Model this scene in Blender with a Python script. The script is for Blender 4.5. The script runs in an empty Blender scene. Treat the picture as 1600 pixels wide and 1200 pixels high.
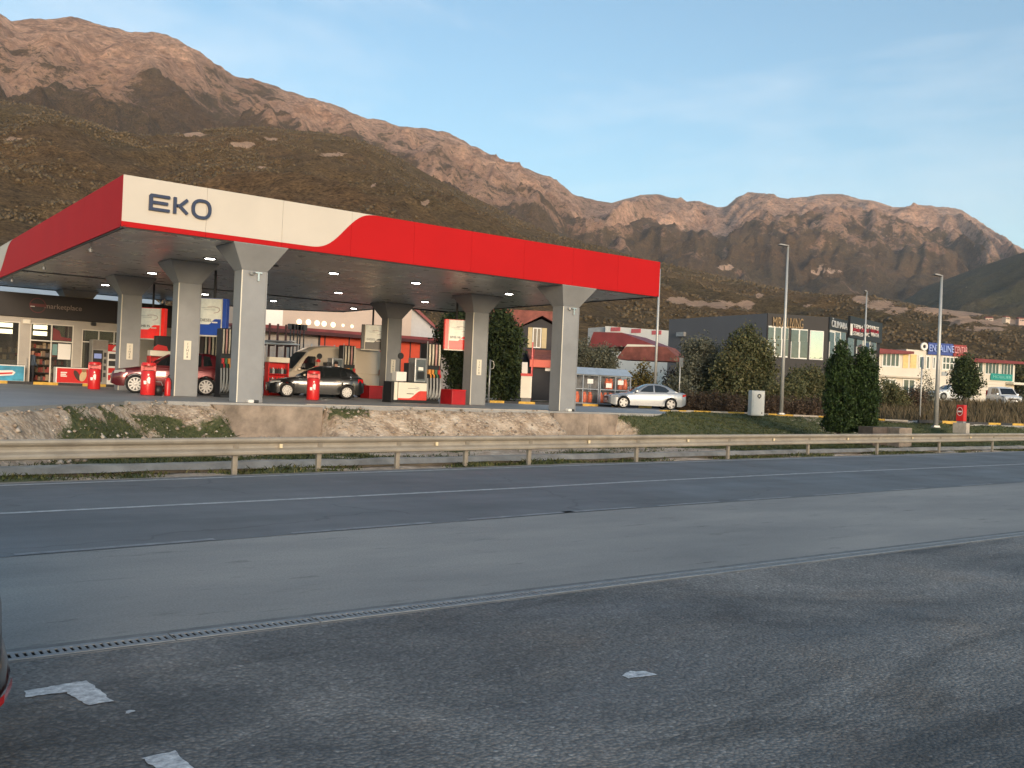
import bpy, bmesh, math, random
import numpy as np
from mathutils import Vector, Matrix, noise

random.seed(7); np.random.seed(7)
R = math.radians
SC = bpy.context.scene
COL = SC.collection

# ------------------------------------------------------------------ camera
# world axes: x runs along the canopy front (and the road), y away from the road, z up (0 = road)
CAM = Vector((-6.957, -28.184, 1.70))
YAW, PITCH, ROLL, FPX = R(36.7685), R(0.31625), R(2.4613), 1470.5
_F = Vector((math.sin(YAW) * math.cos(PITCH), math.cos(YAW) * math.cos(PITCH), math.sin(PITCH)))
_R0 = Vector((math.cos(YAW), -math.sin(YAW), 0))
_U0 = _R0.cross(_F)
_R = _R0 * math.cos(ROLL) + _U0 * math.sin(ROLL)
_U = _U0 * math.cos(ROLL) - _R0 * math.sin(ROLL)
cam_data = bpy.data.cameras.new('camera')
cam_data.sensor_width = 36.0
cam_data.lens = FPX / 1600 * 36.0
cam_data.clip_start = 0.05
cam_data.clip_end = 40000
cam = bpy.data.objects.new('camera', cam_data)
cam.matrix_world = Matrix(((_R.x, _U.x, -_F.x, CAM.x), (_R.y, _U.y, -_F.y, CAM.y), (_R.z, _U.z, -_F.z, CAM.z), (0, 0, 0, 1)))
COL.objects.link(cam)
SC.camera = cam

# ------------------------------------------------------------------ sky, sun, exposure
SUN_EL, SUN_AZ = R(9.0), math.atan2(-0.33, -1.0)      # azimuth from +y towards +x
world = bpy.data.worlds.new('World'); SC.world = world; world.use_nodes = True
wn = world.node_tree.nodes; wl = world.node_tree.links
sky = wn.new('ShaderNodeTexSky'); sky.sky_type = 'NISHITA'; sky.sun_disc = False
sky.sun_elevation = SUN_EL; sky.sun_rotation = SUN_AZ % (2 * math.pi)
sky.altitude = 0; sky.air_density = 1.0; sky.dust_density = 0.6; sky.ozone_density = 2.6
bg = wn['Background']; bg.inputs['Strength'].default_value = 0.15
tc = wn.new('ShaderNodeTexCoord'); mp = wn.new('ShaderNodeMapping'); mp.inputs['Scale'].default_value = (1.0, 1.0, 3.2)
mp.inputs['Rotation'].default_value = (0.15, 0.5, 0.4)
nz = wn.new('ShaderNodeTexNoise'); nz.inputs['Scale'].default_value = 2.0; nz.inputs['Detail'].default_value = 7; nz.inputs['Roughness'].default_value = 0.62
nz.inputs['Distortion'].default_value = 0.6
cr = wn.new('ShaderNodeValToRGB'); cr.color_ramp.elements[0].position = 0.42; cr.color_ramp.elements[1].position = 0.78
cr.color_ramp.elements[0].color = (0, 0, 0, 1); cr.color_ramp.elements[1].color = (0.42, 0.42, 0.42, 1)
mx = wn.new('ShaderNodeMixRGB'); mx.blend_type = 'MIX'; mx.inputs['Color2'].default_value = (4.3, 4.25, 4.2, 1)
wl.new(tc.outputs['Generated'], mp.inputs['Vector']); wl.new(mp.outputs['Vector'], nz.inputs['Vector'])
wl.new(nz.outputs['Fac'], cr.inputs['Fac']); wl.new(cr.outputs['Color'], mx.inputs['Fac'])
tn = wn.new('ShaderNodeMixRGB'); tn.blend_type = 'MULTIPLY'; tn.inputs['Fac'].default_value = 1.0; tn.inputs['Color2'].default_value = (0.955, 0.945, 0.84, 1)
wl.new(sky.outputs['Color'], tn.inputs['Color1']); wl.new(tn.outputs['Color'], mx.inputs['Color1']); wl.new(mx.outputs['Color'], bg.inputs['Color'])

sun_d = bpy.data.lights.new('sun', 'SUN'); sun_d.energy = 1.5; sun_d.angle = R(18); sun_d.color = (1.0, 0.80, 0.62)
sun_o = bpy.data.objects.new('sun', sun_d)
sdir = Vector((math.sin(SUN_AZ) * math.cos(SUN_EL), math.cos(SUN_AZ) * math.cos(SUN_EL), math.sin(SUN_EL)))
sun_o.rotation_euler = sdir.to_track_quat('Z', 'Y').to_euler(); sun_o.location = (0, -40, 40)
COL.objects.link(sun_o)
SC.view_settings.view_transform = 'Standard'; SC.view_settings.look = 'None'
SC.view_settings.exposure = 1.1; SC.view_settings.gamma = 1.0; SC.view_settings.use_curve_mapping = False
SC.render.engine = 'CYCLES'
SC.cycles.use_denoising = True
SC.cycles.max_bounces = 6; SC.cycles.transparent_max_bounces = 8; SC.cycles.volume_bounces = 0
SC.cycles.caustics_reflective = False; SC.cycles.caustics_refractive = False
SC.cycles.sample_clamp_indirect = 6.0

# ------------------------------------------------------------------ where a sight line meets the place
def ray(x, y):
    d = _F * FPX + _R * (x - 800) - _U * (y - 600)
    return d / (d.x * math.sin(YAW) + d.y * math.cos(YAW))
def at(x, y, depth): return CAM + ray(x, y) * depth
def atz(x, y, z):
    d = ray(x, y); return CAM + d * ((z - CAM.z) / d.z)
def atv(x, y, v):
    d = ray(x, y); return CAM + d * ((v - CAM.y) / d.y)
def u_at(x, v, z):
    lo, hi = -60.0, 400.0
    for _ in range(50):
        m = (lo + hi) / 2; p = Vector((m, v, z)) - CAM
        if 800 + FPX * p.dot(_R) / p.dot(_F) < x: lo = m
        else: hi = m
    return lo

# ------------------------------------------------------------------ materials
MATS = {}
def pm(name, col, rough=0.7, metal=0.0, var=0.12, scale=3.0, bump=0.0, bscale=40.0, emit=None, estr=0.0, coat=0.0, spec=0.5, col2=None, alpha=1.0):
    """principled material whose colour drifts with noise, with fine relief"""
    if name in MATS: return MATS[name]
    m = bpy.data.materials.new(name); m.use_nodes = True; MATS[name] = m
    n = m.node_tree.nodes; l = m.node_tree.links; b = n['Principled BSDF']
    b.inputs['Roughness'].default_value = rough; b.inputs['Metallic'].default_value = metal
    b.inputs['Coat Weight'].default_value = coat; b.inputs['Coat Roughness'].default_value = 0.06
    b.inputs['Specular IOR Level'].default_value = spec
    t = n.new('ShaderNodeTexCoord')
    a = n.new('ShaderNodeTexNoise'); a.inputs['Scale'].default_value = scale; a.inputs['Detail'].default_value = 6; a.inputs['Roughness'].default_value = 0.65
    l.new(t.outputs['Object'], a.inputs['Vector'])
    r = n.new('ShaderNodeValToRGB'); c2 = col2 or [c * (1 - 2 * var) for c in col]; c1 = [min(1, c * (1 + var)) for c in col]
    r.color_ramp.elements[0].position = 0.3; r.color_ramp.elements[1].position = 0.7
    r.color_ramp.elements[0].color = (*c2, 1); r.color_ramp.elements[1].color = (*c1, 1)
    l.new(a.outputs['Fac'], r.inputs['Fac']); l.new(r.outputs['Color'], b.inputs['Base Color'])
    if bump:
        d = n.new('ShaderNodeTexNoise'); d.inputs['Scale'].default_value = bscale; d.inputs['Detail'].default_value = 5
        l.new(t.outputs['Object'], d.inputs['Vector'])
        bp = n.new('ShaderNodeBump'); bp.inputs['Strength'].default_value = bump; bp.inputs['Distance'].default_value = 0.02
        l.new(d.outputs['Fac'], bp.inputs['Height']); l.new(bp.outputs['Normal'], b.inputs['Normal'])
    if emit:
        b.inputs['Emission Color'].default_value = (*emit, 1); b.inputs['Emission Strength'].default_value = estr
    if alpha < 1: b.inputs['Alpha'].default_value = alpha
    return m

def glass(name, tint, rough=0.04, see=0.35):
    """a pane: part see-through, part mirror"""
    if name in MATS: return MATS[name]
    m = bpy.data.materials.new(name); m.use_nodes = True; MATS[name] = m
    n = m.node_tree.nodes; l = m.node_tree.links; n.remove(n['Principled BSDF'])
    o = n['Material Output']; tr = n.new('ShaderNodeBsdfTransparent'); tr.inputs['Color'].default_value = (*tint, 1)
    g = n.new('ShaderNodeBsdfPrincipled'); g.inputs['Base Color'].default_value = (*[c * 0.1 for c in tint], 1); g.inputs['Roughness'].default_value = rough
    g.inputs['Specular IOR Level'].default_value = 0.8
    mxs = n.new('ShaderNodeMixShader'); mxs.inputs['Fac'].default_value = 1 - see
    nz_ = n.new('ShaderNodeTexNoise'); nz_.inputs['Scale'].default_value = 0.7
    bp = n.new('ShaderNodeBump'); bp.inputs['Strength'].default_value = 0.06; bp.inputs['Distance'].default_value = 0.1
    l.new(nz_.outputs['Fac'], bp.inputs['Height']); l.new(bp.outputs['Normal'], g.inputs['Normal'])
    l.new(tr.outputs[0], mxs.inputs[1]); l.new(g.outputs[0], mxs.inputs[2]); l.new(mxs.outputs[0], o.inputs['Surface'])
    return m

class NT:
    """small node-graph helper for the ground and hill materials"""
    def __init__(s, name):
        s.m = bpy.data.materials.new(name); s.m.use_nodes = True; s.n = s.m.node_tree.nodes; s.l = s.m.node_tree.links; s.b = s.n['Principled BSDF']
        s.t = s.n.new('ShaderNodeTexCoord'); s.P = s.t.outputs['Object']
    def noise(s, scale, detail=6, rough=0.6, vec=None, dist=0.0):
        a = s.n.new('ShaderNodeTexNoise'); a.inputs['Scale'].default_value = scale; a.inputs['Detail'].default_value = detail; a.inputs['Roughness'].default_value = rough
        a.inputs['Distortion'].default_value = dist; s.l.new(vec or s.P, a.inputs['Vector']); return a.outputs['Fac']
    def voro(s, scale, vec=None, out='Distance', rnd=1.0):
        a = s.n.new('ShaderNodeTexVoronoi'); a.inputs['Scale'].default_value = scale; a.inputs['Randomness'].default_value = rnd; s.l.new(vec or s.P, a.inputs['Vector']); return a.outputs[out]
    def stretch(s, sc, rot=(0, 0, 0)):
        a = s.n.new('ShaderNodeMapping'); a.inputs['Scale'].default_value = sc; a.inputs['Rotation'].default_value = rot; s.l.new(s.P, a.inputs['Vector']); return a.outputs['Vector']
    def ramp(s, fac, stops):
        r = s.n.new('ShaderNodeValToRGB'); e = r.color_ramp.elements
        while len(e) < len(stops): e.new(0.5)
        for k, (p, c) in enumerate(stops):
            e[k].position = p; e[k].color = (*c, 1) if not isinstance(c, (int, float)) else (c, c, c, 1)
        s.l.new(fac, r.inputs['Fac']); return r.outputs['Color']
    def mix(s, fac, a, b, mode='MIX'):
        x = s.n.new('ShaderNodeMixRGB'); x.blend_type = mode
        for k, q in (('Fac', fac), ('Color1', a), ('Color2', b)):
            if isinstance(q, (int, float)): x.inputs[k].default_value = q if k == 'Fac' else (q, q, q, 1)
            elif isinstance(q, tuple): x.inputs[k].default_value = (*q, 1)
            else: s.l.new(q, x.inputs[k])
        return x.outputs['Color']
    def math(s, op, a, b=0.0):
        x = s.n.new('ShaderNodeMath'); x.operation = op
        for k, q in enumerate((a, b)):
            if isinstance(q, (int, float)): x.inputs[k].default_value = q
            else: s.l.new(q, x.inputs[k])
        return x.outputs[0]
    def attr(s, name):
        a = s.n.new('ShaderNodeAttribute'); a.attribute_name = name; return a.outputs['Fac']
    def color(s, c): s.l.new(c, s.b.inputs['Base Color'])
    def rough(s, c):
        if isinstance(c, (int, float)): s.b.inputs['Roughness'].default_value = c
        else: s.l.new(c, s.b.inputs['Roughness'])
    def bump(s, h, strength=0.5, dist=0.02):
        x = s.n.new('ShaderNodeBump'); x.inputs['Strength'].default_value = strength; x.inputs['Distance'].default_value = dist
        s.l.new(h, x.inputs['Height']); s.l.new(x.outputs['Normal'], s.b.inputs['Normal'])

# ------------------------------------------------------------------ mesh helpers
class MB:
    def __init__(s): s.v = []; s.f = []
    def add(s, vs, fs):
        o = len(s.v); s.v += [tuple(p) for p in vs]; s.f += [tuple(i + o for i in q) for q in fs]; return s
    def box(s, a, b, rz=0.0, about=None):
        x0, y0, z0 = a; x1, y1, z1 = b
        vs = [(x0, y0, z0), (x1, y0, z0), (x1, y1, z0), (x0, y1, z0), (x0, y0, z1), (x1, y0, z1), (x1, y1, z1), (x0, y1, z1)]
        if rz:
            c = about or ((x0 + x1) / 2, (y0 + y1) / 2); ca, sa = math.cos(rz), math.sin(rz)
            vs = [(c[0] + (x - c[0]) * ca - (y - c[1]) * sa, c[1] + (x - c[0]) * sa + (y - c[1]) * ca, z) for x, y, z in vs]
        return s.add(vs, [(0, 3, 2, 1), (4, 5, 6, 7), (0, 1, 5, 4), (1, 2, 6, 5), (2, 3, 7, 6), (3, 0, 4, 7)])
    def frustum(s, c0, s0, c1, s1):
        """square section s0 (half x, half y) at c0 to s1 at c1"""
        vs = [(c[0] + sx * h[0], c[1] + sy * h[1], c[2]) for c, h in ((c0, s0), (c1, s1)) for sx, sy in ((-1, -1), (1, -1), (1, 1), (-1, 1))]
        return s.add(vs, [(0, 3, 2, 1), (4, 5, 6, 7), (0, 1, 5, 4), (1, 2, 6, 5), (2, 3, 7, 6), (3, 0, 4, 7)])
    def tube(s, pts, rad, n=8, closed_ends=True):
        pts = [Vector(p) for p in pts]; rad = rad if isinstance(rad, (list, tuple)) else [rad] * len(pts); vs = []; fs = []
        prev = None
        for i, p in enumerate(pts):
            d = (pts[min(i + 1, len(pts) - 1)] - pts[max(i - 1, 0)]).normalized()
            a = Vector((0, 0, 1)) if abs(d.z) < 0.9 else Vector((1, 0, 0))
            if prev is not None: a = prev
            x = (a - d * a.dot(d)).normalized(); prev = x; y = d.cross(x)
            for k in range(n):
                t = 2 * math.pi * k / n; vs.append(p + (x * math.cos(t) + y * math.sin(t)) * rad[i])
        for i in range(len(pts) - 1):
            for k in range(n):
                a = i * n + k; b = i * n + (k + 1) % n; fs.append((a, b, b + n, a + n))
        if closed_ends: fs.append(tuple(range(n - 1, -1, -1))); fs.append(tuple(range((len(pts) - 1) * n, len(pts) * n)))
        return s.add(vs, fs)
    def lathe(s, prof, n=20, c=(0, 0, 0), axis='z'):
        vs = []; fs = []; m = len(prof)
        for k in range(n):
            t = 2 * math.pi * k / n
            for r, h in prof:
                p = (r * math.cos(t), r * math.sin(t), h)
                if axis == 'y': p = (p[0], h, p[1])
                if axis == 'x': p = (h, p[0], p[1])
                vs.append((c[0] + p[0], c[1] + p[1], c[2] + p[2]))
        for k in range(n):
            for j in range(m - 1):
                a = k * m + j; b = ((k + 1) % n) * m + j
                q = (a, b, b + 1, a + 1); fs.append(q if axis != 'y' else q[::-1])
        return s.add(vs, fs)
    def prism(s, poly, fn0, fn1):
        """a 2-D outline given depth: fn0 and fn1 turn (a, b) into the two faces"""
        n = len(poly); vs = [fn0(*p) for p in poly] + [fn1(*p) for p in poly]
        fs = [tuple(range(n)), tuple(range(2 * n - 1, n - 1, -1))] + [(i, i + n, (i + 1) % n + n, (i + 1) % n) for i in range(n)]
        return s.add(vs, fs)
    def prism_xz(s, poly, y0, y1): return s.prism(poly, lambda a, b: (a, y0, b), lambda a, b: (a, y1, b))
    def prism_yz(s, poly, x0, x1): return s.prism(poly, lambda a, b: (x0, a, b), lambda a, b: (x1, a, b))
    def prism_xy(s, poly, z0, z1): return s.prism(poly, lambda a, b: (a, b, z0), lambda a, b: (a, b, z1))
    def stroke_xz(s, pts, w, y0, y1, closed=False):
        """a flat stroke of width w along points in the x-z plane, from depth y0 to y1"""
        n = len(pts); P = [Vector((p[0], p[1])) for p in pts]; L = []; Rr = []
        for i in range(n):
            if closed: d0 = P[i] - P[i - 1]; d1 = P[(i + 1) % n] - P[i]
            else: d0 = P[i] - P[max(i - 1, 0)]; d1 = P[min(i + 1, n - 1)] - P[i]
            if d0.length == 0: d0 = d1
            if d1.length == 0: d1 = d0
            d = (d0.normalized() + d1.normalized()).normalized(); nn = Vector((-d.y, d.x)); k = w / 2 / max(0.35, nn.dot(Vector((-d0.normalized().y, d0.normalized().x))))
            L.append(P[i] + nn * k); Rr.append(P[i] - nn * k)
        vs = []
        for i in range(n): vs += [(L[i].x, y0, L[i].y), (Rr[i].x, y0, Rr[i].y), (Rr[i].x, y1, Rr[i].y), (L[i].x, y1, L[i].y)]
        fs = []
        for i in range(n if closed else n - 1):
            a = 4 * i; b = 4 * ((i + 1) % n)
            fs += [(a, a + 1, b + 1, b), (a + 1, a + 2, b + 2, b + 1), (a + 2, a + 3, b + 3, b + 2), (a + 3, a, b, b + 3)]
        if not closed: fs += [(0, 3, 2, 1), (4 * n - 4, 4 * n - 3, 4 * n - 2, 4 * n - 1)]
        return s.add(vs, fs)
    def mesh(s, name, mat, smooth=False):
        me = bpy.data.meshes.new(name); me.from_pydata(s.v, [], s.f)
        bm = bmesh.new(); bm.from_mesh(me); bmesh.ops.recalc_face_normals(bm, faces=bm.faces); bm.to_mesh(me); bm.free()
        for m in (mat if isinstance(mat, (list, tuple)) else [mat]): me.materials.append(m)
        if smooth:
            me.shade_smooth()
        return me
    def build(s, name, mat, parent=None, smooth=False, bevel=0.0, auto=None):
        o = bpy.data.objects.new(name, s.mesh(name, mat, smooth)); COL.objects.link(o); o.parent = parent
        if bevel:
            b = o.modifiers.new('bevel', 'BEVEL'); b.width = bevel; b.segments = 2; b.limit_method = 'ANGLE'; b.angle_limit = R(40)
        if auto: o.data.set_sharp_from_angle(angle=R(auto))
        return o

def obj(name, me, parent=None, loc=None, rz=None):
    o = bpy.data.objects.new(name, me); COL.objects.link(o); o.parent = parent
    if loc is not None: o.location = loc
    if rz is not None: o.rotation_euler = (0, 0, rz)
    return o
def tag(o, label, cat, group=None):
    o['label'] = label; o['category'] = cat
    if group: o['group'] = group
    return o
def thing(name, label, cat, loc=(0, 0, 0), rz=0.0, group=None):
    o = bpy.data.objects.new(name, None); o.empty_display_size = 0.2; COL.objects.link(o)
    o.location = loc; o.rotation_euler = (0, 0, rz); return tag(o, label, cat, group)
def struct(o): o['kind'] = 'structure'; return o
def stuff(o, label, cat): o['kind'] = 'stuff'; o['label'] = label; o['category'] = cat; return o
def copy_tree(o, parent=None):
    c = o.copy(); COL.objects.link(c); c.parent = parent
    for ch in list(o.children): copy_tree(ch, c)
    return c
def clone(o, label, loc, rz=None):
    c = copy_tree(o); c.location = loc; c['label'] = label
    if rz is not None: c.rotation_euler = (0, 0, rz)
    return c
def np_mesh(name, verts, faces, mat, attrs=None, smooth=False):
    """faces: (n, k) array of one polygon size"""
    me = bpy.data.meshes.new(name); nv, nf, k = len(verts), len(faces), faces.shape[1]
    me.vertices.add(nv); me.vertices.foreach_set('co', np.asarray(verts, np.float32).ravel())
    me.loops.add(nf * k); me.loops.foreach_set('vertex_index', np.asarray(faces, np.int32).ravel())
    me.polygons.add(nf); me.polygons.foreach_set('loop_start', np.arange(0, nf * k, k, dtype=np.int32))
    me.update(calc_edges=True)
    if smooth: me.shade_smooth()
    for an, av in (attrs or {}).items():
        a = me.attributes.new(an, 'FLOAT', 'POINT'); a.data.foreach_set('value', np.asarray(av, np.float32))
    me.materials.append(mat); return me
def lettering(name, text, size, mat, parent, loc, rz=0.0, depth=0.02, sx=1.0, align='CENTER'):
    """raised letters standing upright, facing -y before the turn rz"""
    cu = bpy.data.curves.new('letters', 'FONT'); cu.body = text; cu.size = size; cu.extrude = depth / 2; cu.align_x = align; cu.align_y = 'CENTER'
    cu.resolution_u = 3
    t = bpy.data.objects.new('letters', cu); me = bpy.data.meshes.new_from_object(t)
    me.transform(Matrix.Rotation(R(90), 4, 'X') @ Matrix.Diagonal((sx, 1, 1, 1))); me.materials.clear(); me.materials.append(mat); me.name = name
    bpy.data.objects.remove(t); bpy.data.curves.remove(cu)
    return obj(name, me, parent, loc, rz)
def smooth01(t): t = min(1.0, max(0.0, t)); return t * t * (3 - 2 * t)
def interp(x, pts): return float(np.interp(x, [p[0] for p in pts], [p[1] for p in pts]))

# shared plain materials
M_GREY = pm('column grey paint', (0.262, 0.264, 0.266), 0.55, var=0.08, scale=0.9, bump=0.04, bscale=60)
M_RED = pm('red enamel', (0.60, 0.018, 0.018), 0.35, var=0.06, scale=0.8)
M_WHITE = pm('white panel', (0.78, 0.74, 0.68), 0.4, var=0.03, scale=0.8)
M_CREAM = pm('cream panel', (0.74, 0.68, 0.56), 0.5, var=0.05, scale=1.5)
M_NAVY = pm('navy letter', (0.018, 0.03, 0.075), 0.4, var=0.05)
M_BLACK = pm('black plastic', (0.012, 0.012, 0.013), 0.5, var=0.1)
M_DARK = pm('dark metal', (0.035, 0.034, 0.034), 0.55, var=0.1)
M_STEEL = pm('galvanised steel', (0.42, 0.42, 0.41), 0.45, 0.6, var=0.12, scale=5)
M_CONC = pm('weathered concrete', (0.31, 0.245, 0.19), 0.9, var=0.26, scale=1.6, bump=0.3, bscale=18)
M_KERB = pm('kerb concrete', (0.46, 0.40, 0.33), 0.9, var=0.14, scale=3, bump=0.2, bscale=30)
M_YEL = pm('yellow kerb paint', (0.60, 0.36, 0.06), 0.7, var=0.18, scale=4, bump=0.1)
M_KBLK = pm('black kerb paint', (0.03, 0.03, 0.032), 0.7, var=0.2, scale=4, bump=0.1)
M_DASH = pm('worn dash paint', (0.27, 0.275, 0.28), 0.75, var=0.2, scale=5, bump=0.2, bscale=80, col2=(0.14, 0.145, 0.15))
M_PAINT = pm('road paint', (0.50, 0.50, 0.49), 0.75, var=0.15, scale=7, bump=0.2, bscale=80, col2=(0.24, 0.24, 0.24))
M_CHROME = pm('bright metal', (0.62, 0.62, 0.62), 0.25, 0.9, var=0.05)
M_RUBBER = pm('tyre rubber', (0.012, 0.012, 0.012), 0.85, var=0.15)
M_RIM = pm('alloy rim', (0.26, 0.257, 0.25), 0.42, 0.5, var=0.06)
M_CARGLASS = pm('car glass', (0.010, 0.012, 0.013), 0.06, var=0.1, spec=0.8)
M_LAMPGLASS = pm('lamp glass', (0.32, 0.33, 0.33), 0.12, var=0.05, spec=0.8)
M_TAIL = pm('tail lamp red', (0.45, 0.01, 0.01), 0.2, var=0.05)
M_ORANGE = pm('orange gas bottle', (0.70, 0.12, 0.02), 0.5, var=0.1, scale=8)
M_BARK = pm('bark', (0.10, 0.075, 0.055), 0.9, var=0.25, scale=12, bump=0.4)

# ================================================================== the ground, the road and the lot
V_NEAR = [(-90, -22.0), (-20, -19.6), (-5.5, -18.75), (-2.8, -18.5), (2, -18.1), (10, -17.75), (20, -17.4), (35, -16.6), (70, -14.2), (160, -7)]
V_MID = [(-90, -19.0), (-20, -16.9), (-4.7, -15.88), (2.7, -15.32), (6.2, -14.94), (12, -14.5), (24.3, -13.85), (35, -13.05), (70, -10.6), (160, -3.4)]
V_FAR = [(-90, -16.0), (-20, -14.2), (-4.7, -13.0), (0.6, -12.35), (7.4, -11.65), (17, -10.8), (33.9, -9.5), (70, -6.9), (160, 0.2)]
def v_rail(u): return interp(u, V_FAR) + 0.80
VE = [(-90, -11.2), (-20, -10.9), (-8, -9.8), (-4, -7.5), (-1.7, -4.2), (0, -1.2), (1.5, -0.05), (22, -0.05), (24, 1.5), (27, 4.6), (31, 6.3), (34.5, 5.6), (37, 2.5), (39, -1.5), (42, -4.2), (50, -4.6), (90, -3.4), (160, 3.4)]
WS = [(-90, 1.6), (3, 1.7), (18, 1.7), (22, 3.0), (27, 8.0), (31, 9.5), (36, 6.5), (42, 3.0), (60, 1.6), (160, 1.6)]
Z_F = 0.92
def ground_z(u, v):
    ve, ws, d = interp(u, VE), interp(u, WS), v - v_rail(u)
    blk = max(smooth01((u - 3.0) / 0.5) * smooth01((6.5 - u) / 0.2), smooth01((u - 15.9) / 0.2) * smooth01((19.45 - u) / 0.2)) if 2 < u < 20 else 0.0
    if blk > 0 and v <= 0.5: ve, ws = ve + 0.45 * blk, ws + (0.2 - ws) * blk
    n = noise.fractal(Vector((u * 0.55, v * 0.55, 3.1)), 1.0, 2.0, 4) * 0.16 + noise.noise(Vector((u * 2.3, v * 2.3, 0))) * 0.06
    if v > ve:
        z = Z_F - 0.10
        if u > 42: z += 0.035 * (u - 42) * smooth01((v - ve) / 6)
        if v > 35: z += 0.022 * min(v - 35, 200)
        k = smooth01((v - ve - 0.6) / 2) if u > 39 else 0.0
        return z + n * k * 0.8
    if d < -0.3: return -0.12
    low = -0.05 if d < 0.75 else (-0.05 - 0.42 * smooth01((d - 0.75) / 0.35) if d < 1.1 else (-0.47 if d < 1.5 else (-0.47 + 0.35 * smooth01((d - 1.5) / 0.35))))
    if d < -0.1: low = -0.12 + 0.07 * (d + 0.3) / 0.2
    t = (v - (ve - ws)) / ws
    z = low if t <= 0 else low + (Z_F - 0.04 - low) * (smooth01(t) * 0.4 + t * 0.6)
    return z + n * (0.35 if d < 0.8 else (0.15 if d < 2.0 else 0.55 + 1.1 * max(0.0, t) * (1 - max(0.0, t))))
def axis(parts):
    out = []
    for a, b, st in parts: out += list(np.arange(a, b, st))
    return out
gu = [-780, -500, -350, -250, -120] + axis([(-60, -10, 2.0), (-10, 46, 0.28), (46, 110, 1.1), (110, 240, 8)]) + [240, 300, 450, 700, 1200, 2500, 5000, 6800]
gv = [-390, -200, -60, -26] + axis([(-18, -14, 1.0), (-14, 8, 0.26), (8, 40, 1.6), (40, 160, 8)]) + [160, 220, 320, 500, 900, 1800, 4000, 6800]
NU, NV = len(gu), len(gv)
gverts = np.zeros((NU * NV, 3)); g_grass = np.zeros(NU * NV); g_dry = np.zeros(NU * NV)
for i, u in enumerate(gu):
    ve, ws = interp(u, VE), interp(u, WS); vf = interp(u, V_FAR)
    for j, v in enumerate(gv):
        k = i * NV + j
        z = ground_z(u, v) if v > vf - 0.6 else -0.15
        gverts[k] = (u, v, z)
        n1 = noise.fractal(Vector((u * 0.35 + 9, v * 0.5, 1)), 1.0, 2.0, 4)
        g = 0.0
        d = v - v_rail(u)
        if v <= ve:
            t = (v - (ve - ws)) / ws
            right = smooth01((u - 18.6) / 1.2)
            left = 0.36 + 1.2 * n1 + 0.5 * noise.noise(Vector((u * 1.6, v * 1.6, 5))) - 0.55 * max(0, t) - (0.35 if 8 < u < 18 else 0)
            g = right * (0.85 + 0.35 * n1) + (1 - right) * left
            left += 0.75 * smooth01((3.4 - u) / 0.8) * smooth01((u + 3.2) / 1.0) * smooth01((0.75 - t) / 0.35)
            if right < 1: g = right * (0.85 + 0.35 * n1) + (1 - right) * left
            if d < 0.7: g = 0.40 + 1.5 * n1
            if 0.7 < d < 2.0: g = 0.25 + n1
        else: g = 0.45 + 0.8 * n1
        g_grass[k] = min(1, max(0, g)); g_dry[k] = smooth01((u - 43) / 6) if v > ve - 1 else 0.0
gf = np.array([(i * NV + j, (i + 1) * NV + j, (i + 1) * NV + j + 1, i * NV + j + 1) for i in range(NU - 1) for j in range(NV - 1)])
g = NT('earth and grass')
soil = g.ramp(g.noise(2.2, 8, 0.7), [(0.30, (0.24, 0.165, 0.11)), (0.43, (0.50, 0.355, 0.235)), (0.55, (0.70, 0.545, 0.395)), (0.70, (0.80, 0.68, 0.535))])
peb = g.ramp(g.voro(9.0), [(0.0, (0.78, 0.67, 0.535)), (0.28, (0.60, 0.455, 0.32)), (0.58, (0.28, 0.20, 0.14))])
soil = g.mix(g.ramp(g.noise(0.9, 4), [(0.42, 0.0), (0.6, 0.75)]), soil, peb)
gr = g.ramp(g.noise(5.0, 8, 0.7), [(0.25, (0.035, 0.045, 0.014)), (0.5, (0.085, 0.095, 0.030)), (0.75, (0.20, 0.165, 0.08))])
dry = g.ramp(g.noise(1.6, 8, 0.7), [(0.25, (0.06, 0.05, 0.025)), (0.5, (0.17, 0.125, 0.065)), (0.8, (0.28, 0.21, 0.12))])
gm = g.ramp(g.math('ADD', g.attr('grass'), g.math('MULTIPLY', g.math('SUBTRACT', g.noise(3.5, 6, 0.7), 0.5), 1.1)), [(0.42, 0.0), (0.60, 1.0)])
g.color(g.mix(g.attr('dry'), g.mix(gm, soil, gr), dry)); g.rough(0.95)
g.bump(g.math('ADD', g.noise(14, 8, 0.7), g.math('MULTIPLY', g.voro(9.0), 0.6)), 0.9, 0.06)
struct(obj('ground', np_mesh('ground', gverts, gf, g.m, {'grass': g_grass, 'dry': g_dry}, True)))

def strip(name, la, lb, z, mat, us, parent=None):
    vs = []; fs = []
    for u in us: vs += [(u, la(u), z), (u, lb(u), z)]
    for i in range(len(us) - 1): a = 2 * i; fs.append((a, a + 2, a + 3, a + 1))
    o = MB(); o.v = vs; o.f = fs; return o.build(name, mat, parent)
US = [-90, -60, -40, -25] + list(np.arange(-18, 45, 1.5)) + [45, 50, 60, 75, 100, 130, 160]
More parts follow.
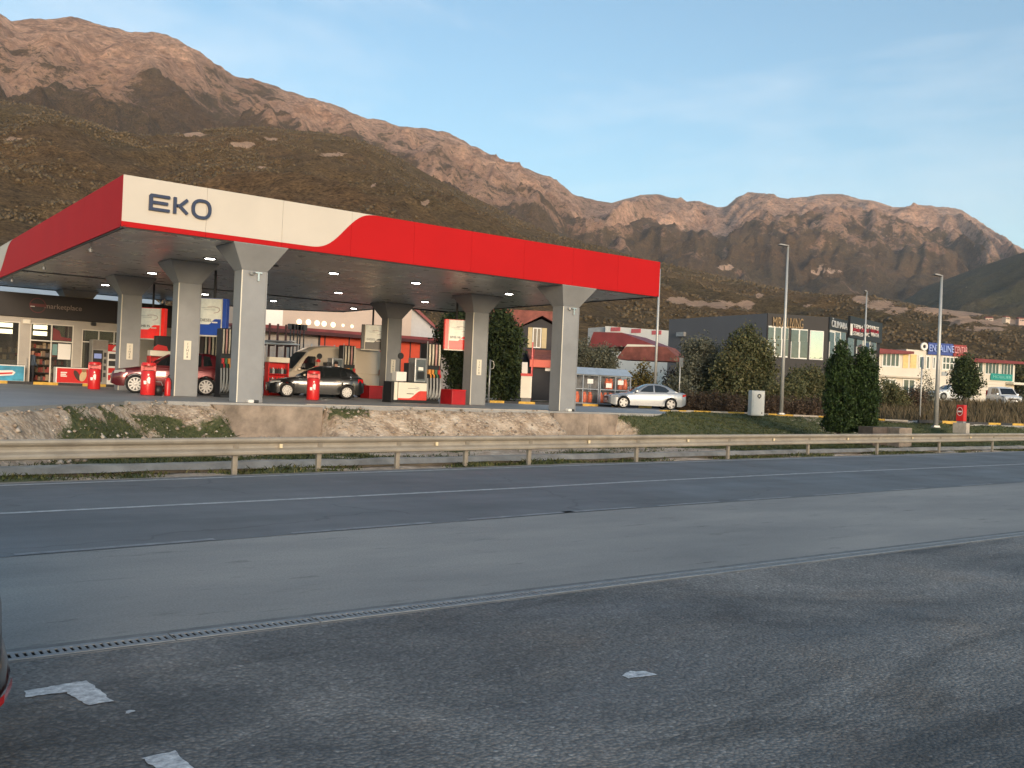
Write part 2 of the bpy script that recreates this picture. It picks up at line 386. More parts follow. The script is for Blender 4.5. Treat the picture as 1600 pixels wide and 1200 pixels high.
# the road
a = NT('road asphalt')
lane = a.stretch((0.05, 1.3, 1.0), (0, 0, R(-3.2)))
base = a.ramp(a.noise(1.0, 5, 0.6, lane), [(0.3, (0.110, 0.116, 0.120)), (0.7, (0.160, 0.163, 0.165))])
fine = a.ramp(a.noise(70, 4, 0.7), [(0.3, 0.75), (0.7, 1.2)])
base = a.mix(1.0, base, fine, 'MULTIPLY')
stain = a.ramp(a.noise(0.35, 5, 0.6), [(0.35, 0.82), (0.7, 1.12)])
crk = a.n.new('ShaderNodeTexVoronoi'); crk.feature = 'DISTANCE_TO_EDGE'; crk.inputs['Scale'].default_value = 0.22; a.l.new(a.n.new('ShaderNodeMapping').outputs[0], crk.inputs['Vector'])
wv = a.n.new('ShaderNodeMixRGB'); wv.blend_type = 'ADD'; wv.inputs['Fac'].default_value = 0.8; nv = a.n.new('ShaderNodeTexNoise'); nv.inputs['Scale'].default_value = 1.5; a.l.new(a.P, nv.inputs['Vector']); a.l.new(a.P, wv.inputs['Color1']); a.l.new(nv.outputs['Color'], wv.inputs['Color2']); a.l.new(wv.outputs[0], crk.inputs['Vector'])
base = a.mix(0.6, base, a.ramp(crk.outputs['Distance'], [(0.0, 0.45), (0.006, 1.0)]), 'MULTIPLY')
a.color(a.mix(1.0, base, stain, 'MULTIPLY')); a.rough(a.ramp(a.noise(0.6, 4), [(0.3, 0.55), (0.7, 0.8)])); a.bump(a.noise(120, 3), 0.25, 0.004)
M_ROAD = a.m
road = struct(strip('road', lambda u: interp(u, V_NEAR), lambda u: interp(u, V_FAR) + 0.25, 0.0, M_ROAD, US))
strip('edge_line', lambda u: interp(u, V_FAR) - 0.06, lambda u: interp(u, V_FAR) + 0.07, 0.004, M_PAINT, US, road)
strip('centre_line', lambda u: interp(u, V_MID) - 0.06, lambda u: interp(u, V_MID) + 0.06, 0.004, M_PAINT, US, road)
for k, u0 in enumerate([-8.2, -5.4, -2.6, -0.1, 1.6, 3.6, 5.6, 7.8, 10.4, 13.4, 16.6, 20, 23.6, 27.4, 31.2, 35, 39, 43]):
    ln = 1.5 if k > 3 else 1.9
    strip('edge_dash', lambda u: interp(u, V_NEAR) + 0.03, lambda u: interp(u, V_NEAR) + 0.13, 0.004, M_DASH, [u0, u0 + ln / 2, u0 + ln], road)
# verge of broken asphalt beside the far edge line
M_VERGE = pm('gritty verge', (0.34, 0.29, 0.235), 0.95, var=0.3, scale=3, bump=0.6, bscale=25)
vs = MB(); vus = list(np.arange(-18, 60, 0.5))
for u in vus:
    e = interp(u, V_FAR) + 0.25; w = 0.30 + 0.30 * abs(noise.noise(Vector((u * 0.7, 4, 0)))) + 0.1 * noise.noise(Vector((u * 3, 1, 0)))
    vs.v += [(u, e, -0.004), (u, e + w, -0.02), (u, e + w + 0.1, -0.10)]
for i in range(len(vus) - 1):
    for j in range(2): q = 3 * i + j; vs.f.append((q, q + 3, q + 4, q + 1))
struct(vs.build('verge', M_VERGE))

# the lot: pale apron up to the drain, dark coarse asphalt this side of it
V_D0, V_D1 = -22.13, -21.87
a = NT('apron asphalt')
base = a.ramp(a.noise(0.45, 6, 0.62, a.stretch((0.5, 1.3, 1))), [(0.3, (0.20, 0.196, 0.187)), (0.5, (0.265, 0.254, 0.236)), (0.7, (0.335, 0.315, 0.285))])
spot = a.ramp(a.noise(2.2, 5, 0.7, a.stretch((0.45, 1.8, 1))), [(0.28, 0.55), (0.40, 1.0), (0.72, 1.0), (0.8, 1.12)])
fine = a.ramp(a.noise(55, 5, 0.75), [(0.25, 0.65), (0.75, 1.3)])
a.color(a.mix(1.0, a.mix(1.0, base, spot, 'MULTIPLY'), fine, 'MULTIPLY')); a.rough(0.8)
a.bump(a.math('ADD', a.noise(60, 4, 0.7), a.math('MULTIPLY', a.noise(3, 4), 2.0)), 0.35, 0.008)
struct(strip('apron', lambda u: V_D1, lambda u: interp(u, V_NEAR), -0.002, a.m, US))
a = NT('coarse dark asphalt')
base = a.ramp(a.noise(0.42, 7, 0.62, a.stretch((0.75, 1.2, 1), (0, 0, R(20))), 0.7), [(0.32, (0.050, 0.052, 0.054)), (0.44, (0.115, 0.115, 0.114)), (0.53, (0.165, 0.161, 0.154)), (0.64, (0.235, 0.224, 0.208))])
rust = a.ramp(a.noise(0.8, 6, 0.65), [(0.52, (1.0, 1.0, 1.0)), (0.68, (1.10, 0.99, 0.90))])
base = a.mix(1.0, base, rust, 'MULTIPLY')
agg = a.voro(46.0, out='Color')
aggv = a.ramp(agg, [(0.0, 0.62), (0.55, 0.95), (0.85, 1.25), (1.0, 2.0)])
edge = a.ramp(a.voro(46.0), [(0.0, 1.15), (0.45, 1.0), (0.8, 0.6)])
base = a.mix(0.85, base, a.mix(1.0, aggv, edge, 'MULTIPLY'), 'MULTIPLY')
wet = a.ramp(a.noise(0.55, 5, 0.6, a.stretch((0.5, 1.3, 1), (0, 0, R(28))), 0.5), [(0.52, 0.78), (0.70, 0.46)])
oil = a.ramp(a.noise(0.7, 6, 0.7, a.stretch((0.35, 1.1, 1), (0, 0, R(-25))), 1.2), [(0.56, 1.0), (0.66, 0.55)])
a.color(a.mix(1.0, base, oil, 'MULTIPLY')); a.rough(wet)
a.bump(a.math('ADD', a.math('MULTIPLY', a.voro(46.0), -1.2), a.math('MULTIPLY', a.noise(9, 6, 0.7), 0.9)), 0.65, 0.012)
lot = struct(strip('parking_lot', lambda u: -70, lambda u: V_D0, -0.002, a.m, [-90, -20, 0, 20, 160]))
# painted corner marks of the parking bays
M_MARK = pm('worn bay paint', (0.58, 0.60, 0.61), 0.7, var=0.25, scale=22, bump=0.4, bscale=60, col2=(0.22, 0.23, 0.25))
def mark(pts, name='bay_mark'):
    P = [atz(x, y, 0.0025) for x, y in pts]; Q = []
    for a_, b_ in zip(P, P[1:] + P[:1]):
        k_ = max(2, int((b_ - a_).length / 0.025))
        for i in range(k_): q = a_.lerp(b_, i / k_); j = 0.007; Q.append(Vector((q.x + random.uniform(-j, j), q.y + random.uniform(-j, j), q.z)))
    P = Q; m = MB(); m.v = [tuple(p) for p in P]; m.f = [tuple(range(len(P)))]
    return m.build(name, M_MARK, lot)
mark([(38, 1079), (42, 1089), (103, 1081), (138, 1102), (176, 1095), (137, 1063), (105, 1068)])
mark([(223, 1184), (272, 1173), (306, 1200), (340, 1228), (290, 1240), (250, 1208)])
mark([(195, 1112), (204, 1109), (211, 1111), (202, 1115), (196, 1115)], 'paint_chip')
mark([(972, 1055), (985, 1048), (1010, 1049), (1027, 1054), (1008, 1057), (982, 1060)], 'paint_chip')

# the slotted drain across the lot
drain = thing('drain_channel', 'long slotted grey drain channel crossing the parking lot', 'drain', (0, 0, 0))
M_GRATE = pm('galvanised grating', (0.24, 0.255, 0.265), 0.6, 0.2, var=0.2, scale=12, bump=0.1)
M_DRAINK = pm('drain slot shade', (0.008, 0.008, 0.008), 0.9)  # near-black just below the grate: shade inside the slots put into the colour
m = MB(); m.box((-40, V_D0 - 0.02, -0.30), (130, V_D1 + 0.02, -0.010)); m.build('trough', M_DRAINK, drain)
for nm, v0, v1 in (('edge_rail', V_D0 - 0.005, V_D0 + 0.03), ('edge_rail', V_D1 - 0.05, V_D1 + 0.03)):
    m = MB(); m.box((-40, v0, -0.2), (130, v1, 0.0)); m.build(nm, pm('drain edging', (0.17, 0.17, 0.165), 0.85, var=0.2, scale=6), drain)
gm_ = MB(); n_sl = 23
gm_.box((0, V_D0 + 0.03, -0.004), (0.99, V_D0 + 0.075, 0.003)); gm_.box((0, V_D1 - 0.095, -0.004), (0.99, V_D1 - 0.05, 0.003))
for k in range(n_sl + 1):
    x0 = k * 0.99 / n_sl - 0.026; gm_.box((max(0, x0), V_D0 + 0.075, -0.004), (min(0.99, x0 + 0.024), V_D1 - 0.095, 0.002))
gme = gm_.mesh('grate', M_GRATE)
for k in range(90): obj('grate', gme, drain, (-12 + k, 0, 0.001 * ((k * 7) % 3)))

# guard rail along the far side of the road
rail = thing('guard_rail', 'long galvanised W-beam guard rail along the far road edge', 'guard rail')
M_RAIL = pm('dusty galvanised rail', (0.36, 0.315, 0.255), 0.6, 0.2, var=0.14, scale=1.5, bump=0.05, col2=(0.26, 0.225, 0.18))
WP = [(0.00, 0.31), (-0.045, 0.305), (-0.012, 0.245), (0.03, 0.235), (0.03, 0.155), (-0.012, 0.145), (-0.045, 0.085), (-0.045, 0.06), (-0.012, 0.0), (0.006, 0.0)]
WP = [(0.03, 0.318), (-0.02, 0.325), (-0.055, 0.305), (-0.062, 0.27), (-0.045, 0.24), (0.018, 0.20), (0.028, 0.16), (0.018, 0.125), (-0.045, 0.085), (-0.062, 0.055), (-0.055, 0.02), (-0.02, 0.0), (0.03, 0.006)]
def rail_z(u): return 0.61 + 0.0030 * (u + 5) - 0.325
joints = list(np.arange(-30, 130, 4.0) + 0.6)
for u0, u1 in zip(joints[:-1], joints[1:]):
    us = np.linspace(u0, u1 + 0.15, 6); m = MB(); n = len(WP)
    for k, u in enumerate(us):
        lap = 0.003 if k < 1 else 0.0
        for d, z in WP: m.v.append((u, v_rail(u) + d - lap, rail_z(u) + z + lap * 0.4))
    for k in range(len(us) - 1):
        for j in range(n - 1): q = k * n + j; m.f.append((q, q + 1, q + n + 1, q + n))
    o = m.build('rail_beam', M_RAIL, rail)
M_POST = pm('rail post', (0.25, 0.215, 0.17), 0.65, 0.2, var=0.2, scale=4)
M_REFL = pm('amber reflector', (0.75, 0.62, 0.40), 0.2, var=0.05)
pme = MB(); pme.box((-0.045, 0.03, -0.75), (0.045, 0.10, 0.30)); pme.box((-0.05, 0.005, 0.13), (0.05, 0.03, 0.21)); pme = pme.mesh('rail_post', M_POST)
rme = MB(); rme.box((-0.03, -0.05, 0.125), (0.03, -0.02, 0.20)); rme = rme.mesh('reflector', M_REFL)
def rail_u(x, y):
    u = 0.0
    for _ in range(8): u = u_at(x, v_rail(u) + 0.07, 0.1)
    return u
pu = [rail_u(x, 720) for x in (38, 366, 497, 620, 727, 826, 994, 1137, 1262, 1370, 1467, 1550)]
pu += [pu[-1] + 4.2 * k for k in range(1, 14)] + [pu[0] - 3.5, pu[0] - 7]
for u in pu: obj('rail_post', pme, rail, (u, v_rail(u), rail_z(u)))
for x in (213, 434, 677, 915, 1070, 1204, 1320, 1421, 1512): u = rail_u(x, 690); obj('reflector', rme, rail, (u, v_rail(u) - 0.0, rail_z(u)))

# concrete ditch behind the rail
M_DITCH = pm('grey ditch concrete', (0.36, 0.32, 0.27), 0.9, var=0.22, scale=1.3, bump=0.4, bscale=12)
m = MB(); dus = list(np.arange(-14, 44, 0.8)); DP = [(0.62, -0.02), (0.80, -0.04), (1.06, -0.42), (1.50, -0.43), (1.80, -0.03), (2.02, -0.01)]
for u in dus:
    for d, z in DP: m.v.append((u, v_rail(u) + d, z + 0.02 + 0.03 * noise.noise(Vector((u * 0.9, d * 2, 7)))))
for i in range(len(dus) - 1):
    for j in range(len(DP) - 1): q = i * len(DP) + j; m.f.append((q, q + len(DP), q + len(DP) + 1, q + 1))
struct(m.build('drainage_ditch', M_DITCH, None, True))

# ------------------------------------------------------------------ forecourt slab, kerbs, retaining blocks
a = NT('forecourt concrete')
c = a.ramp(a.noise(0.6, 6, 0.65), [(0.3, (0.25, 0.245, 0.235)), (0.7, (0.36, 0.345, 0.32))])
a.color(a.mix(1.0, c, a.ramp(a.noise(30, 4), [(0.3, 0.85), (0.7, 1.1)]), 'MULTIPLY')); a.rough(0.55); a.bump(a.noise(60, 3), 0.15, 0.004)
fo = []
for u in (-60, -20, -8, -4, -1.7, 0, 1.5, 8, 15, 22, 24, 27, 31, 34.5, 37, 39, 42, 50): fo.append((u, interp(u, VE)))
poly = fo + [(60, 2), (60, 10), (36, 13.4), (22, 14.6), (22, 34), (-60, 34)]
m = MB(); m.prism_xy(poly, Z_F - 0.18, Z_F); forecourt = struct(m.build('forecourt', a.m))
def kerb_run(pts, z, mats, h=0.13, w=0.16, ln=1.0, name='kerb_stone', parent=None):
    """kerb stones laid end to end along a line"""
    P = [Vector(p) for p in pts]; k = 0; carry = 0.0
    cache = {}
    for p0, p1 in zip(P[:-1], P[1:]):
        L = (p1 - p0).length; n = max(1, round(L / ln)); st = L / n; ang = math.atan2(p1.y - p0.y, p1.x - p0.x)
        for i in range(n):
            key = (k % len(mats), round(st, 3))
            if key not in cache:
                q = MB(); q.box((0.006, -w / 2, 0), (st - 0.006, w / 2, h)); cache[key] = q.mesh(name, mats[key[0]])
            q = p0 + (p1 - p0) * (i / n); o = obj(name, cache[key], parent, (q.x, q.y, z(q.x, q.y) if callable(z) else z), ang); k += 1
kerb_run([(5.9, 0.06), (15.9, 0.06)], Z_F - 0.14, [M_KERB], 0.165, 0.14, 1.0, parent=forecourt)
kerb_run([(20.6, 13.3), (24.2, 12.9), (29.4, 12.2), (36, 11.2)], Z_F, [M_YEL, M_KBLK], parent=forecourt)
kerb_run([(-6, 22.9), (12, 22.9)], Z_F, [M_KBLK, M_YEL], 0.14, 0.2, 1.15, parent=forecourt)
kerb_run([(27.2, 5.0), (29.2, 5.8), (31.0, 6.35), (34.4, 5.7), (36.8, 2.6), (38.8, -1.4)], Z_F - 0.03, [M_YEL, M_KERB], 0.09, 0.16, 1.2, parent=forecourt)
kerb_run([(38.9, -1.9), (42, -3.9), (50, -4.3), (66, -3.9)], Z_F - 0.04, [M_KBLK, M_YEL], 0.15, 0.2, 1.1, parent=forecourt)
m = MB(); m.prism_xz([(2.75, 0.86), (3.7, -0.35), (6.0, -0.35), (6.35, -0.1), (6.35, 0.86)], -0.28, 0.6)
b = m.build('retaining_block', M_CONC, None, False, 0.02); tag(b, 'large stained concrete footing block under the left front canopy column', 'concrete block')
m = MB(); m.box((15.95, -0.30, -0.5), (17.75, 0.55, 0.86))
b = m.build('retaining_block', M_CONC, None, False, 0.02); tag(b, 'wide concrete footing block under the right front canopy column', 'concrete block')
m = MB(); m.prism_xz([(17.8, 0.86), (17.83, -0.4), (19.1, -0.4), (19.4, 0.86)], -0.24, 0.5)
b = m.build('retaining_block', M_CONC, None, False, 0.02); tag(b, 'narrow concrete block beside the grass slope, right of the wide footing block', 'concrete block')
p = at(1376, 676, 41); m = MB(); m.box((-0.95, -0.4, -0.5), (0.45, 0.4, 0.55)); b = m.build('culvert_block', pm('dark stained concrete', (0.11, 0.085, 0.07), 0.9, var=0.25, bump=0.3), None, False, 0.02); b.location = (p.x, p.y, 0.2); b.rotation_euler.z = R(-8); tag(b, 'low dark stained concrete block beside the cypress pair', 'concrete block')
m = MB(); m.box((-0.4, -0.4, -0.5), (0.4, 0.4, 0.62)); b = m.build('culvert_block', M_CONC, None, False, 0.02); p = at(1403, 676, 40.6); b.location = (p.x, p.y, 0.15); b.rotation_euler.z = R(-8); tag(b, 'pale concrete block at the right end of the low dark block', 'concrete block')

# ================================================================== the filling station
ZS, ZT = 5.86, 7.33          # soffit and top of the canopy
canopy = thing('station_canopy', 'large flat petrol station canopy with red and white fascia on grey columns', 'canopy', (0, 0, Z_F))
def cz(z): return z - Z_F
OUT = [(0, 0), (21.64, 0), (21.64, 16.4), (18.35, 16.4), (18.35, 22.7), (14.75, 25.9), (0, 25.9)]
def swoosh(s, s0, s1): return 6.01 + (ZT - 6.01) * (smooth01(smooth01((s - s0) / (s1 - s0))) if s > s0 else 0.0)
M_FASR = pm('red fascia', (0.45, 0.010, 0.012), 0.7, var=0.035, scale=0.35, spec=0.12)
M_FASW = pm('white fascia', (0.57, 0.52, 0.45), 0.7, var=0.03, scale=0.5, spec=0.15)
def fascia(p0, p1, cuts, edge):
    """upright panels along p0-p1; edge(s) is the height where red gives way to white"""
    d = Vector((p1[0] - p0[0], p1[1] - p0[1], 0)); L = d.length; d.normalize(); nrm = Vector((d.y, -d.x, 0))
    for s0, s1 in zip(cuts[:-1], cuts[1:]):
        ss = np.linspace(s0 + 0.004, s1 - 0.004, max(2, int((s1 - s0) / 0.12))); e = [edge(s) for s in ss]
        def pt(s, z, o): q = Vector((p0[0], p0[1], 0)) + d * s + nrm * o; return (q.x, q.y, cz(z))
        if max(e) > ZS + 0.01:
            m = MB(); pl = [(ss[0], ZS), (ss[-1], ZS)] + [(s, min(z, ZT)) for s, z in zip(ss[::-1], e[::-1])]
            m.prism(pl, lambda s, z: pt(s, z, 0.0), lambda s, z: pt(s, z, -0.05)); m.build('fascia_panel', M_FASR, canopy)
        if min(e) < ZT - 0.01:
            k = [i for i in range(len(ss)) if e[i] < ZT - 0.004]; k = sorted(set(k + [min(len(ss) - 1, max(k) + 1), max(0, min(k) - 1)]))
            m = MB(); pl = [(ss[i], min(e[i], ZT)) for i in k] + [(ss[k[-1]], ZT), (ss[k[0]], ZT)]
            m.prism(pl, lambda s, z: pt(s, z, 0.012), lambda s, z: pt(s, z, -0.04)); m.build('fascia_panel', M_FASW, canopy)
fascia((0, 0), (21.64, 0), list(np.linspace(0, 21.64, 10)), lambda s: swoosh(s, 5.6, 8.3))
fascia((0, 25.9), (0, 0), list(np.linspace(0, 25.9, 12)), lambda s: ZT if s > 8.4 else swoosh(s, 3.2, 8.3))
red = lambda s: ZT
fascia((21.64, 0), (21.64, 16.4), list(np.linspace(0, 16.4, 8)), red)
fascia((21.64, 16.4), (18.35, 16.4), [0, 3.29], red); fascia((18.35, 16.4), (18.35, 22.7), [0, 3.1, 6.3], red)
fascia((18.35, 22.7), (14.75, 25.9), [0, 4.81], red); fascia((14.75, 25.9), (0, 25.9), list(np.linspace(0, 14.75, 7)), red)
# dark drip edge under the fascia and a thin cap on top
m = MB()
for (x0, y0), (x1, y1) in zip(OUT, OUT[1:] + OUT[:1]):
    d = Vector((x1 - x0, y1 - y0)); L = d.length; a_ = math.atan2(d.y, d.x); n = Vector((-d.y, d.x)).normalized()
    q = MB(); q.box((0, 0.05, cz(ZS) - 0.035), (L, 0.13, cz(ZS) + 0.05)); ca, sa = math.cos(a_), math.sin(a_)
    m.add([(x0 + x * ca - y * sa, y0 + x * sa + y * ca, z) for x, y, z in q.v], q.f)
m.build('drip_edge', M_DARK, canopy)
m = MB(); m.prism_xy([(0.02, 0.02), (21.62, 0.02), (21.62, 16.38), (18.33, 16.38), (18.33, 22.68), (14.73, 25.88), (0.02, 25.88)], cz(ZT) - 0.12, cz(ZT) - 0.06)
m.build('roof_deck', M_STEEL, canopy)
# soffit of long metal strips
a = NT('soffit metal')
c = a.ramp(a.noise(0.5, 5, 0.6), [(0.3, (0.46, 0.455, 0.415)), (0.7, (0.58, 0.57, 0.52))])
a.color(c); a.rough(a.ramp(a.noise(1.2, 4), [(0.3, 0.22), (0.7, 0.42)])); a.b.inputs['Metallic'].default_value = 0.35
a.bump(a.noise(1.1, 3, 0.5, a.stretch((0.4, 2.0, 1))), 0.30, 0.05)
edges_v = np.linspace(0.10, 25.8, 27)
for v0, v1 in zip(edges_v[:-1], edges_v[1:]):
    vm = (v0 + v1) / 2
    u1 = 21.54 if vm < 16.3 else (18.25 if vm < 22.7 else 18.25 - (vm - 22.7) * 3.6 / 3.2)
    if v0 < 16.3 < v1: v1 = 16.3
    m = MB(); m.box((0.10, v0 + 0.006, cz(ZS)), (u1, v1 - 0.006, cz(ZS) + 0.03)); m.build('soffit_strip', a.m, canopy)
m = MB(); m.prism_xy([(0.06, 0.06), (21.58, 0.06), (21.58, 16.34), (18.29, 16.34), (18.29, 22.6), (14.7, 25.84), (0.06, 25.84)], cz(ZS) + 0.06, cz(ZS) + 0.10); m.build('ceiling_void', M_DARK, canopy)
# columns with flared heads
def column(u, v, plate=True, spike=False):
    m = MB(); m.box((u - 0.41, v - 0.33, 0), (u + 0.41, v + 0.33, cz(5.08))); c = m.build('column', M_GREY, canopy, False, 0.015)
    m = MB(); m.frustum((u, v, cz(5.08)), (0.41, 0.33), (u, v, cz(5.83)), (0.88, 0.80)); m.box((u - 0.88, v - 0.80, cz(5.83)), (u + 0.88, v + 0.80, cz(5.855)))
    m.build('column_head', M_GREY, c)
    for k in (0, 1):
        m = MB(); x = u - 0.41 + 0.005 + k * 0.81; m.box((x - 0.018, v - 0.348, 0.01), (x + 0.018, v - 0.331, cz(5.07))); m.build('corner_trim', M_CREAM if k == 0 else M_GREY, c)
    if plate:
        m = MB(); m.box((u - 0.13, v - 0.355, 1.35), (u + 0.13, v - 0.332, 2.05)); p = m.build('notice_plate', M_CREAM, c, False, 0.005)
        for r in range(5): lettering('plate_text', '%s' % 'I2HE8'[r], 0.13, M_DARK, p, (u, v - 0.357, 1.93 - r * 0.12), 0, 0.004)
    if spike:
        m = MB(); m.lathe([(0.0, 0.0), (0.09, 0.0), (0.08, -0.07), (0.03, -0.10), (0, -0.10)], 10, (u - 0.12, v - 0.40, cz(5.02))); m.build('floodlight_bracket', M_CHROME, c)
        m = MB(); m.box((u + 0.08, v - 0.40, cz(4.76)), (u + 0.14, v - 0.345, cz(5.02))); m.box((u + 0.0, v - 0.41, cz(5.0)), (u + 0.22, v - 0.345, cz(5.04))); m.build('floodlight_bracket', M_CHROME, c)
        m = MB(); m.box((u - 0.10, v - 0.55, 0.0), (u + 0.08, v - 0.335, 0.10)); m.build('base_pipe', M_WHITE, c, False, 0.02)
        m = MB(); m.box((u + 0.09, v - 0.50, 0.0), (u + 0.26, v - 0.335, 0.09)); m.build('base_pipe', M_DARK, c, False, 0.02)
for v in (0.81, 7.08, 14.88, 25.15):
    column(4.17, v, 3 < v < 20, v < 1)
for v in (0.81, 7.08, 14.88): column(17.24, v, v > 1, v < 1)
# round downlights, lit
M_LED = pm('lit lamp disc', (1, 0.97, 0.9), 0.4, emit=(1.0, 0.95, 0.86), estr=18.0)
dl = MB(); dl.lathe([(0, -0.005), (0.17, -0.005), (0.17, 0.0)], 18); dle = dl.mesh('lamp_disc', M_LED)
dr = MB(); dr.lathe([(0.175, 0.02), (0.175, -0.02), (0.22, -0.02), (0.24, 0.0), (0.24, 0.02)], 18); dre = dr.mesh('downlight', M_DARK)
for u in (4.22, 9.0, 12.65, 17.37):
    for v in (4.87, 11.85, 19.5):
        o = obj('downlight', dre, canopy, (u, v, cz(ZS) - 0.012)); obj('lamp_disc', dle, o, (0, 0, -0.012))
for u, v in ((6.6, 4.8), (15.1, 19.6), (15.0, 4.8)):
    m = MB(); m.lathe([(0, -0.02), (0.13, -0.02), (0.15, 0.0)], 14, (u, v, cz(ZS) - 0.004)); m.build('ceiling_vent', M_BLACK, canopy)
for v in (5.0, 12.7, 20.0):
    m = MB(); m.tube([(0.32, v, cz(ZS) - 0.01), (0.32, v, cz(ZS) - 0.14)], 0.02, 6); m.lathe([(0, -0.12), (0.05, -0.10), (0.075, 0.0), (0, 0.02)], 12, (0.32, v, cz(ZS) - 0.14)); m.build('edge_spotlight', M_STEEL, canopy)
# raised letters E K O on the white fascia
zb, zt, w, y0, y1 = cz(6.42), cz(6.90), 0.086, -0.10, -0.014
def stroke(nm, lines):
    m = MB()
    for pts, cl in lines: m.stroke_xz(pts, w, y0, y1, cl)
    m.build(nm, M_NAVY, canopy, False, 0.012)
hw = w / 2
m = MB(); m.prism_xz([(0.72, zb), (1.28, zb), (1.31, zb + 0.03), (1.31, zb + w - 0.02), (1.29, zb + w), (0.82, zb + w), (0.82, (zb + zt) / 2 - hw), (1.24, (zb + zt) / 2 - hw), (1.26, (zb + zt) / 2), (1.24, (zb + zt) / 2 + hw), (0.82, (zb + zt) / 2 + hw), (0.82, zt - w), (1.29, zt - w), (1.31, zt - w + 0.02), (1.31, zt - 0.03), (1.28, zt), (0.76, zt), (0.72, zt - 0.05)], y0, y1); m.build('letter_E', M_NAVY, canopy)
m = MB(); m.prism_xz([(1.46, zb), (1.58, zb), (1.58, zb + 0.22), (1.70, zb + 0.30), (1.86, zb), (2.02, zb), (1.82, zb + 0.36), (2.00, zt), (1.83, zt), (1.58, zb + 0.36), (1.58, zt), (1.46, zt)], y0, y1)
m = MB(); m.prism_xz([(1.41, zb), (1.496, zb), (1.496, zt), (1.41, zt)], y0, y1); m.stroke_xz([(1.52, (zb + zt) / 2), (1.60, (zb + zt) / 2 + 0.01), (1.81, zt - 0.03)], w, y0 + 0.002, y1 - 0.002); m.stroke_xz([(1.59, (zb + zt) / 2), (1.82, zb + 0.03)], w, y0 + 0.004, y1 - 0.004); m.build('letter_K', M_NAVY, canopy)
ring = [(2.235 + 0.25 * abs(math.cos(t)) ** 0.75 * (1 if math.cos(t) > 0 else -1), (zb + zt) / 2 + (0.295 - hw) * abs(math.sin(t)) ** 0.85 * (1 if math.sin(t) > 0 else -1)) for t in np.linspace(0, 2 * math.pi, 29)[:-1]]
m = MB(); m.stroke_xz(ring, w, y0, y1, True); m.build('letter_O', M_NAVY, canopy)

# ------------------------------------------------------------------ station shop
SV = 24.5
shop = thing('station_shop', 'low grey station shop with dark brown fascia board behind the canopy', 'building', (0, SV, Z_F))
M_SHOPW = pm('shop wall render', (0.40, 0.36, 0.31), 0.75, var=0.07, scale=1.0, bump=0.05)
M_SHOPF = pm('dark brown fascia', (0.011, 0.007, 0.006), 0.55, var=0.1)
M_FRAME = pm('pale window frame', (0.62, 0.57, 0.49), 0.5, var=0.05)
M_SHOPG = glass('shop glass', (0.80, 0.82, 0.80), 0.03, 0.78)
M_SHELF = pm('warm lit shelf', (0.85, 0.72, 0.48), 0.6, emit=(1.0, 0.82, 0.52), estr=2.6)
M_INT = pm('shop interior', (0.10, 0.075, 0.06), 0.8, var=0.2)
_o = [u_at(x, SV, 2.0) for x in (29, 45, 113, 126, 200)]
W0, D0, D1, X0, X1 = _o; DM = D0 + (D1 - D0) * 0.49
OPEN = [(-4.0, W0, 0.55, 3.10), (D0, D1, 0.0, 3.10), (X0, X1, 0.0, 2.95)]    # openings: u0, u1, z0, z1
xs = [-12] + [q for o in OPEN for q in o[:2]] + [10.6]
for x0, x1 in zip(xs[::2], xs[1::2]):
    m = MB(); m.box((x0, 0, 0), (x1, 0.25, 3.35)); m.build('wall', M_SHOPW, shop)
for u0, u1, z0, z1 in OPEN:
    m = MB(); m.box((u0 + 0.002, 0.003, z1), (u1 - 0.002, 0.247, 3.35)); m.build('lintel', M_SHOPW, shop)
    if z0: m = MB(); m.box((u0 + 0.002, 0.003, 0), (u1 - 0.002, 0.247, z0)); m.build('sill_wall', M_SHOPW, shop)
m = MB(); m.box((-12, -0.16, 3.36), (10.6, 0.26, 4.55)); fb = m.build('fascia_board', M_SHOPF, shop, False, 0.01)
EM = u_at(59, SV - 0.17, 4.9)
lettering('shop_lettering', 'marketplace', 0.36, pm('faint shop letters', (0.26, 0.20, 0.16), 0.5), fb, (u_at(99, SV - 0.17, 4.9), -0.175, 3.98), 0, 0.02, 1.0)
m = MB(); m.stroke_xz([(EM + 0.36 * math.cos(t), 3.98 + 0.36 * math.sin(t)) for t in np.linspace(0, 2 * math.pi, 25)[:-1]], 0.04, -0.18, -0.165, True); m.build('shop_emblem', pm('dim red emblem', (0.10, 0.012, 0.012), 0.5), fb)
m = MB(); m.box((EM - 0.38, -0.19, 3.92), (EM + 0.4, -0.165, 4.06)); m.build('shop_emblem', pm('dim red emblem', (0.10, 0.012, 0.012), 0.5), fb)
m = MB(); m.box((EM - 0.34, -0.2, 3.90), (EM - 0.14, -0.192, 3.93)); m.build('emblem_bar', M_WHITE, fb)
m = MB(); m.box((-12, 0.3, 0), (10.6, 9.0, 0.02)); m.build('floor', M_INT, shop)
m = MB(); m.box((-12, 0.3, 3.3), (10.6, 9.0, 3.36)); m.build('ceiling', M_INT, shop)
m = MB(); m.box((-12, 4.2, 0.02), (10.6, 4.4, 3.3)); m.build('back_wall', M_INT, shop)
m = MB(); m.box((-12, 0.26, 4.3), (10.6, 12.0, 4.5)); m.build('roof_slab', M_STEEL, shop)
m = MB(); m.box((10.3, 0.26, 0), (10.6, 11.9, 4.29)); m.build('side_wall', M_SHOPW, shop)
m = MB(); m.box((W0 + 0.1, -0.11, 3.02), (W0 + 0.45, -0.002, 3.24)); m.build('wall_lamp', M_CREAM, shop, False, 0.02)
m = MB(); m.box((4.75, -0.16, 3.16), (5.0, -0.002, 3.34)); m.build('camera_dome', M_BLACK, shop, False, 0.03)
